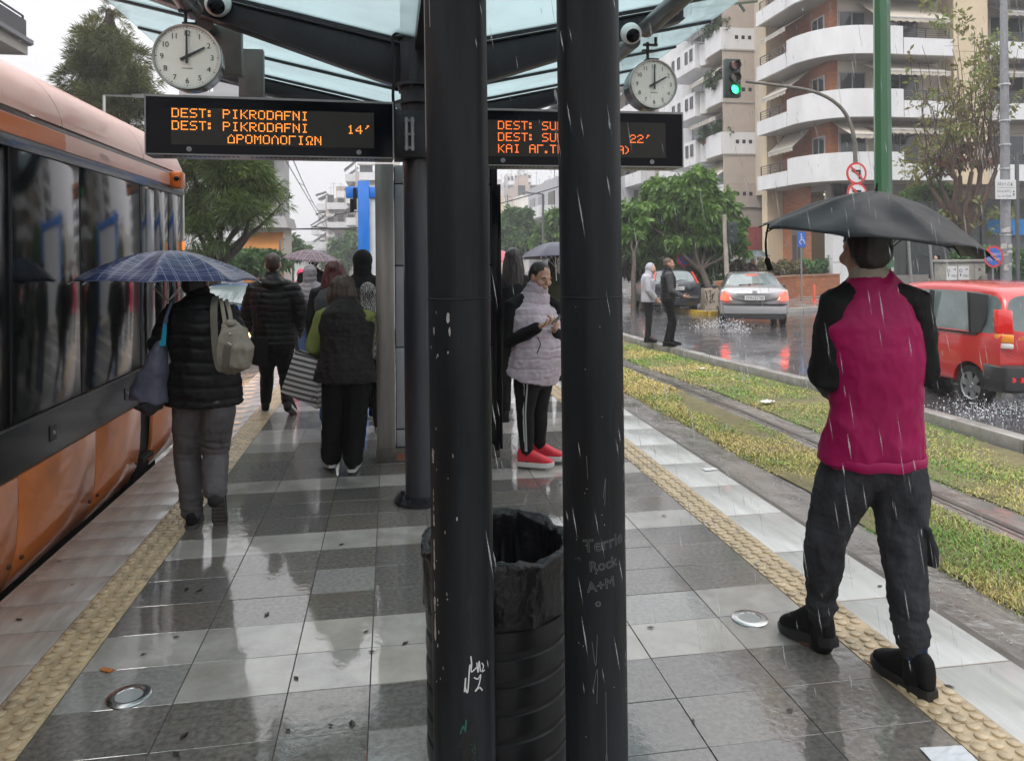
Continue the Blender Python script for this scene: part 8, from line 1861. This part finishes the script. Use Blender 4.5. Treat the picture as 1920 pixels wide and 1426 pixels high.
def nostop(label, px, py, d, r, txt=None, cross=False):
    c = W(px, py, d); t = thing('no_stopping_sign', label, 'sign', (c.x, c.y, -.18)); z = c.z + .18; mb = MB(); mb.cyl((0, .02, 0), (0, .02, z + r * .6), .03, 10); part('post', mb, M_grey, t, 50)
    mb = MB(); disc(mb, (0, 0, z), r, -.03); part('rim', mb, M_sred, t, 40); mb = MB(); disc(mb, (0, 0, z), r * .80, -.037); part('face', mb, M_sblu, t, 40); k = .7071 * r * .82
    mb = MB(); mb.bar((-k, -.043, z + k), (k, -.043, z - k), r * .2, .008, up=(0, 1, 0)); 
    if cross: mb.bar((-k, -.044, z - k), (k, -.044, z + k), r * .2, .008, up=(0, 1, 0))
    part('slash', mb, M_sred, t)
    if txt:
        mb = MB()
        for i, s in enumerate(txt): text_mb(mb, s, .125, frame((0, -.05, z + .03 - .16 * i), (1, 0, 0), (0, 0, 1)), align='CENTER', width=r * 1.45)
        part('lettering', mb, M_swht, t)
nostop('round blue and red no stopping sign with white Greek lettering by the thick grey post', 1862, 481, 25.2, .36, ('ΜΗ ΣΤΑΜΑΤΑΤΕ', 'ΕΙΣΟΔΟΣ ΓΚΑΡΑΖ'))
nostop('round no stopping sign with a red cross among the street trees', 1283, 485, 29, .30, None, True)
# disabled parking sign
b_ = G(1503, 563, -.18); d = D(b_); t = thing('parking_sign', 'blue wheelchair parking sign on a slim post in front of the brick planter', 'sign', b_); zt = W(1498, 436, d).z + .18; mb = MB(); mb.cyl((0, 0, 0), (0, 0, zt), .035, 10); part('post', mb, M_grey, t, 50)
zc = W(1498, 449, d).z + .18; mb = MB(); mb.box((-.17, -.06, zc - .30), (.17, -.04, zc + .30)); part('board', mb, M_sblu, t)
mb = MB(); mb.lathe([(.075, 0), (.105, 0), (.105, .006), (.075, .006)], (.0, -.066, zc - .10), (0, 1, 0), 24, a0=R(100), a1=R(350)); mb.sphere((-.03, -.064, zc + .2), .03, 10, 8); mb.bar((-.03, -.065, zc + .16), (-.02, -.065, zc - .02), .035, .006, up=(0, 1, 0)); mb.bar((-.02, -.065, zc - .01), (.07, -.065, zc - .01), .03, .006, up=(0, 1, 0)); mb.bar((.07, -.065, zc - .01), (.12, -.065, zc - .16), .03, .006, up=(0, 1, 0)); mb.bar((-.02, -.065, zc + .08), (.06, -.065, zc + .08), .025, .006, up=(0, 1, 0)); part('symbol', mb, M_swht, t)
# second signal post, lamp posts, bollards
b_ = G(1366, 579, -.18); t = thing('signal_post', 'weathered leaning post with a dark signal head beside the drooping tree', 'post', b_); mb = MB(); q_ = W(1358, 402, D(b_)); mb.tube([b_ - UP * .1, q_], [.085, .07], 10); part('shaft', mb, pmat('post_rusty', (.33,.29,.25), .7, var=.35, vscale=4), t, 50, world=True)
c = W(1369, 432, D(b_)); mb = MB(); mb.box((c.x - .12, c.y - .1, c.z - .45), (c.x + .22, c.y + .1, c.z + .3)); part('signal_head', mb, pmat('signal_green_black', (0, 0, 0)), t, 30, world=True, bevel=.03)
for z in (.15, -.1, -.32):
    mb = MB(); mb.lathe([(.1, 0), (.08, -.02), (0, -.025)], (c.x + .05, c.y - .1, c.z + z), (0, 1, 0), 16); part('lens', mb, pmat('lens_off', (.02,.03,.03), .2), t, 40, world=True)
d = 45; b_ = XY(1018, d); t = thing('street_lamp', 'slim street lamp with an angled arm between the columns', 'street lamp', b_); mb = MB(); tp = W(1018, 364, d); mb.cyl(b_ - UP * .3, tp, .07, 8); mb.bar(tp, W(982, 361, d), .08, .08); part('pole', mb, pmat('lamp_dark', (.10,.10,.11), .5), t, 40, world=True); mb = MB(); mb.bar(W(990, 361, d), W(979, 360, d), .22, .1); part('lamp_head', mb, M_grey, t, None, world=True)
d = 34; b_ = XY(525, d); t = thing('street_lamp', 'small street lamp in front of the orange awning house', 'street lamp', b_); mb = MB(); tp = W(525, 449, d); mb.cyl(b_ - UP * .3, tp, .05, 8); mb.bar(tp, W(545, 447, d), .05, .05); part('pole', mb, M_grey, t, 40, world=True); mb = MB(); mb.bar(W(535, 448, d), W(549, 447, d), .2, .07); part('lamp_head', mb, M_alu, t, None, world=True)
d = 24; tp = W(195, 179, d); mb = MB(); mb.cyl((tp.x, tp.y, -.3), tp, .05, 8); mb.bar(tp, W(272, 181, d), .05, .05); mb.bar(W(250, 180, d), W(276, 180, d), .22, .08); single('street_lamp', mb, M_alu, 'street lamp arm reaching across behind the tram towards the left display', 'street lamp', loc=(tp.x, tp.y, -.3))
for i, (x, y, lab) in enumerate(((1527, 566, 'small orange bollard on the pavement edge right of the silver car'), (1186, 573, 'red and white plastic bollard beside the right column'))):
    b_ = G(x, y, -.18); mb = MB(); mb.lathe([(.12, 0), (.12, .04), (.055, .06), (.05, .62), (.03, .66), (0, .67)], n=16); o = single('bollard', mb, pmat('bollard_orange', (.60,.09,.04), .5), lab, 'bollard', smooth=40); o.location = b_
# roadside cabinet with posters
d = 25.8; a, b_ = XY(1771, d), XY(1845, d + .3); t = thing('utility_cabinet', 'grey roadside utility cabinet with two torn posters beside the red car roof', 'cabinet', (a.x, a.y, -.18)); w_ = (b_ - a).length; z0, z1 = -.18, W(1800, 492, d).z
M_cab = pmat('cabinet_grey', (.27,.265,.235), .6, var=.25, vscale=3, dirt=(.14,.13,.11), dirt_scale=4)
mb = MB(); mb.box((a.x, a.y, z0), (a.x + w_, a.y + .5, z1)); part('cabinet_body', mb, M_cab, t, None, world=True, bevel=.01)
mb = MB(); mb.box((a.x - .05, a.y - .06, z1 + .002), (a.x + w_ + .05, a.y + .55, z1 + .09)); part('cabinet_top', mb, M_cab, t, None, world=True, bevel=.02)
for i in range(3):
    x0 = a.x + w_ * (.02, .31, .73)[i]; x1 = a.x + w_ * (.29, .71, .98)[i]; mb = MB(); mb.box((x0, a.y - .02, z0 + .12), (x1, a.y - .002, z1 - .05)); dr = part('cabinet_door', mb, M_cab, t, None, world=True, bevel=.005)
    if i < 2:
        mb = MB(); mb.box((x0 + .02, a.y - .024, z1 - 1.0), (x0 + .42, a.y - .021, z1 - .12)); pp = part('poster', mb, M_swht, t, None, world=True)
        mb = MB(); text_mb(mb, 'PIN', .13, frame((x0 + .2, a.y - .026, z1 - .50), (1, 0, 0), (0, 0, 1)), width=.18); text_mb(mb, 'YOUR', .13, frame((x0 + .12, a.y - .026, z1 - .68), (1, 0, 0), (0, 0, 1)), width=.27); text_mb(mb, 'BOSSES', .13, frame((x0 + .04, a.y - .026, z1 - .86), (1, 0, 0), (0, 0, 1)), width=.36); mb.lathe([(.04, 0), (.06, 0), (.06, .001), (.04, .001)], (x0 + .1, a.y - .026, z1 - .28), (0, 1, 0), 12); mb.box((x0 + .07, a.y - .0265, z1 - .46), (x0 + .12, a.y - .0255, z1 - .38)); mb.box((x0 + .28, a.y - .0265, z1 - .25), (x0 + .38, a.y - .0255, z1 - .22)); mb.xf(inv(t)); part('poster_print', mb, pmat('poster_ink', (.03,.04,.09), .6), t)
mb = MB(); x0 = a.x + w_ * .80
for st in ([(0, .5), (.12, .62), (.1, .45), (.2, .3)], [(.1, .22), (.2, .25), (.18, .15)], [(.02, .8), (.06, .9), (.1, .82)]): mb.tube(cr([(x0 + x, a.y - .024, z1 - 1.1 + z) for x, z in st], 4), .012, 5)
part('graffiti', mb, M_ink, t, 50, world=True)
c = W(1905, 425, 30); mb = MB(); mb.box((-.9, -.4, -.28), (.9, .4, .28)); mb.box((-.9, -.42, -.34), (.9, -.4, -.285)); o = single('kiosk_awning', mb, pmat('awning_blue', (.01,.16,.42), .5, var=.1), 'bright blue shop awning box at the right edge behind the grey posts', 'awning'); o.location = c
mb = MB(); mb.box((-.85, -.2, -2.6), (.85, .5, -.36)); mb.xf(Matrix.Translation(c)); k_ = part('kiosk', mb, pmat('kiosk_grey', (.09,.09,.10), .4), o); k_.parent = o; k_.matrix_parent_inverse = Matrix.Translation(-c)
# shop posts in front of the window
for x, lab in ((1708, 'slanting thin grey pole in front of the shop window, left one'), (1748, 'slanting thin grey pole in front of the shop window, right one')):
    mb = MB(); b_ = XY(x + 4, 25); b_.z = -.18; mb.cyl(b_, W(x - 6, 440, 25), .045, 10); single('thin_post', mb, M_grey, lab, 'post', loc=tuple(b_), smooth=50)
# overhead line
M_wire = pmat('wire', (.03,.03,.032), .5)
def wire(name, label, P, r=.012):
    mb = MB(); mb.tube(P, r, 5); return single(name, mb, M_wire, label, 'wire', loc=tuple(P[0]), smooth=60)
A0, A1 = W(533, 296, 22), W(634, 468, 90); B0, B1 = W(548, 296, 22), W(634, 460, 90)
mbA = MB(); A_ = [A0.lerp(A1, i / 12) for i in range(13)]; B_ = [B0.lerp(B1, i / 12) + UP * (.9 * (4 * (i % 4) * (4 - i % 4) / 16 * -.25)) for i in range(13)]
mbA.tube(A_, .014, 5); mbA.tube(cr(B_, 3), .014, 5)
for i in range(1, 12): mbA.bar(A_[i], B_[i], .015, .015)
single('overhead_line', mbA, M_wire, 'twin overhead tram wires with droppers running into the distance left of the columns', 'wire', loc=tuple(A0), smooth=60)
d = 40; mb = MB(); mb.bar(W(508, 430, d), W(706, 427, d), .07, .07); mb.bar(W(585, 425, d), W(706, 434, d), .05, .05); mb.bar(W(584, 427, d), W(632, 402, d), .04, .04); mb.bar(W(630, 402, d), W(706, 392, d), .05, .05); mb.cyl(W(706, 385, d), XY(706, d) - UP * .3, .1, 8); single('line_bracket', mb, M_wire, 'horizontal overhead line bracket across the track behind the left group', 'line bracket', loc=tuple(XY(706, d)))
wire('cable', 'dark cable sagging across the white house between the columns', cr([W(925, 385, 40), W(980, 370, 40), W(1060, 346, 40)]), .03)
wire('cable', 'thin cable crossing the sky left of the blue frame', [W(528, 430, 60), W(700, 431, 60)], .02)
mb = MB(); mb.bar(W(1330, 12, 21), W(1420, 3, 21), .05, .05); mb.bar(W(1385, 5, 21), W(1396, 22, 21), .06, .06); mb.bar(W(1240, 20, 21), W(1330, 12, 21), .03, .03); single('line_bracket', mb, pmat('bracket_green', (.05,.08,.05), .5), 'green overhead line bracket at the top above the white block', 'line bracket', loc=tuple(W(1330, 12, 21)))
# ================================================================ LITTER, SPLASHES, RAIN
for x, y, z, w_, h_, rz_, lab, col in ((1781, 1416, .006, .075, .05, -6, 'white paper card on the dark paving at the bottom right', (.62,.64,.67)), (1331, 879, .006, .055, .035, 10, 'small white paper on the pale platform edge', (.62,.62,.6)), (1438, 752, -.26, .10, .06, 30, 'crumpled white litter on the green grass', (.6,.58,.54)), (1317, 690, -.26, .05, .04, 0, 'tiny white scrap on the far grass', (.6,.6,.58)), (200, 1254, .006, .012, .03, 60, 'orange cigarette end on the pale tile at the left', (.45,.16,.04))):
    p = G(x, y, z); mb = MB(); rows = []
    for i in range(7):
        rows.append([(lerp(-w_, w_, j / 6), lerp(-h_, h_, i / 6), .004 * noise.noise((i * .8, j * .8, x)) + (.02 * noise.noise((i * .9, j * .7, 2 + x)) if 'crumpled' in lab else 0)) for j in range(7)])
    mb.rings([r for r in rows], closed=False, cap0=False, cap1=False); o = single('litter', mb, pmat('litter_%d' % x, col, .6), lab, 'litter'); o.location = p; o.rotation_euler = (0, 0, R(rz_)); md = o.modifiers.new('s', 'SOLIDIFY'); md.thickness = .002
M_leafw = pmat('wet_leaf', (.018,.012,.009), .3)
rnd = random.Random(8); mb = MB()
for x, y in ((350, 1104), (374, 1106), (268, 1226), (330, 1193), (686, 1183), (697, 1220), (1122, 1140), (1360, 972), (192, 1120), (36, 1160), (620, 1358), (660, 1355), (1650, 1098), (1780, 1285), (1245, 966), (1220, 1175), (120, 1230), (136, 1095), (110, 1052), (345, 1378), (610, 992), (540, 1368), (330, 1412), (760, 1205), (640, 1020), (500, 1150), (555, 1270), (1300, 1350), (1480, 1330)):
    p = G(x, y, .0045); a = rnd.uniform(0, 6.3); l = rnd.uniform(.012, .026); dx, dy = math.cos(a) * l, math.sin(a) * l; i0 = [p + Vector((dx, dy, 0)), p + Vector((-dy * .5, dx * .5, .002)), p - Vector((dx, dy, 0)), p + Vector((dy * .45, -dx * .45, .001))]; mb.add(i0, [(0, 1, 2, 3)])
o = struct('fallen_leaves', mb, [M_leafw], kind='stuff'); tag(o, 'dark wet leaf scraps scattered over the platform paving', 'leaves')
M_drop = bpy.data.materials.new('water_drop'); M_drop.use_nodes = True; _t, _n, _L, _b = nodes_of(M_drop); _b.inputs['Base Color'].default_value = (.75,.77,.8, 1); _b.inputs['Roughness'].default_value = .15
_tr = _n.new('ShaderNodeBsdfTransparent'); _ms = _n.new('ShaderNodeMixShader'); _ms.inputs['Fac'].default_value = .30; _L(_tr.outputs['BSDF'], _ms.inputs[1]); _L(_b.outputs['BSDF'], _ms.inputs[2]); _L(_ms.outputs['Shader'], _n['Material Output'].inputs['Surface'])
def drops(name, label, P, S, mat):
    """tiny elongated octahedra at points P with half sizes S"""
    P = np.array(P); S = np.array(S); n = len(P); o8 = np.array([[1,0,0],[0,1,0],[-1,0,0],[0,-1,0],[0,0,1],[0,0,-1]], float); V = (P[:, None] + o8[None] * S[:, None]); V[:, 4, 0] -= S[:, 2] * .16; V[:, 5, 0] += S[:, 2] * .16
    i = np.arange(n)[:, None] * 6; Fq = np.concatenate([i + np.array([f]) for f in ([0,1,4],[1,2,4],[2,3,4],[3,0,4],[1,0,5],[2,1,5],[3,2,5],[0,3,5])]); me = tri_mesh(name, V.reshape(-1, 3), Fq, mat); o = link(name, me); o['kind'] = 'stuff'; tag(o, label, 'water'); return o
g = np.random.RandomState(2)
def fan(c, n, sx, sy, sz, dirx=0, r=(.004, .016)):
    q = g.normal(size=(n, 3)) * np.array([sx, sy, 1]); z = np.abs(g.normal(size=n)) * sz * np.exp(-(q[:, 0] / (2 * sx)) ** 2); return np.stack([c[0] + q[:, 0] + dirx * z, c[1] + q[:, 1], c[2] + z], 1), np.repeat(r[0] + (r[1] - r[0]) * g.rand(n)[:, None] ** 3, 3, 1) * np.array([1, 1, 1.3])
c1 = G(1368, 612, -.3); p1 = fan(c1, 700, .5, .25, .12, -.6, (.004, .022)); c2 = G(1880, 772, -.3); p2 = fan(c2, 1500, .42, .3, .10, .3, (.003, .012)); c3 = G(1385, 622, -.3); p3 = fan(c3, 300, .12, .2, .16, 0, (.004, .018))
P_ = np.concatenate([p1[0], p2[0], p3[0]]); S_ = np.concatenate([p1[1], p2[1], p3[1]]); M_spl = pmat('spray', (.70,.71,.74), .25)
drops('water_splash', 'white spray thrown up by the wheels of the silver and the red car', P_, S_, M_spl)
P_ = []; S_ = []   # raindrops bouncing on the road
for i in range(1300):
    y = 5 + 24 * g.rand() ** 1.3; x = kx(y) + .3 + (6 + .25 * y) * g.rand(); P_.append((x, y, -.296 + .012 * g.rand())); r = .002 + .0045 * g.rand() ** 2; S_.append((r, r, r * (1 + 2 * g.rand())))
for i in range(500):
    y = 2.2 + 12 * g.rand() ** 1.5; x = 2.6 + .9 * g.rand(); P_.append((x, y, -.31 + .008 * g.rand())); r = .002 + .003 * g.rand(); S_.append((r, r, r * 1.6))
drops('rain_splashes', 'tiny splashes of raindrops bouncing on the flooded road and track', P_, S_, M_spl)
P_ = []; S_ = []
while len(P_) < 720:
    d = 1.15 + 8.5 * g.rand() ** 1.6; px = g.uniform(1030, 1960) if g.rand() < .93 else g.uniform(880, 1060); py = g.uniform(-20, 1300); p = W(px, py, d)
    if p.z < -.25: continue
    if p.x < .35 and d > 1.9: continue
    if .2 < p.x < 2.4 and d > 2.6 and p.z < 3.2 and g.rand() < .8: continue
    if d > 2.2 and 1.45 < p.x < 2.4 and p.z < 1.75: continue
    P_.append(tuple(p)); l = .010 + .034 * g.rand() ** 1.5; r = .0004 + .0010 * g.rand() ** 2 + .00022 * d; S_.append((r, r, l))
drops('rain', 'falling raindrops over the right side of the platform and the grass', P_, S_, M_drop)
# ================================================================ RAIN HAZE
mb = MB(); mb.box((-330, -40, -1.4), (380, 480, 62))
M_haze = bpy.data.materials.new('haze'); M_haze.use_nodes = True; _t, _n, _L, _b = nodes_of(M_haze); _n.remove(_b)
_v = _n.new('ShaderNodeVolumePrincipled'); _v.inputs['Color'].default_value = (.97,.97,1.0, 1); _v.inputs['Density'].default_value = .0023; _v.inputs['Anisotropy'].default_value = .15
_L(_v.outputs['Volume'], _n['Material Output'].inputs['Volume']); struct('haze', mb, [M_haze], kind='stuff')
bpy.context.view_layer.update()
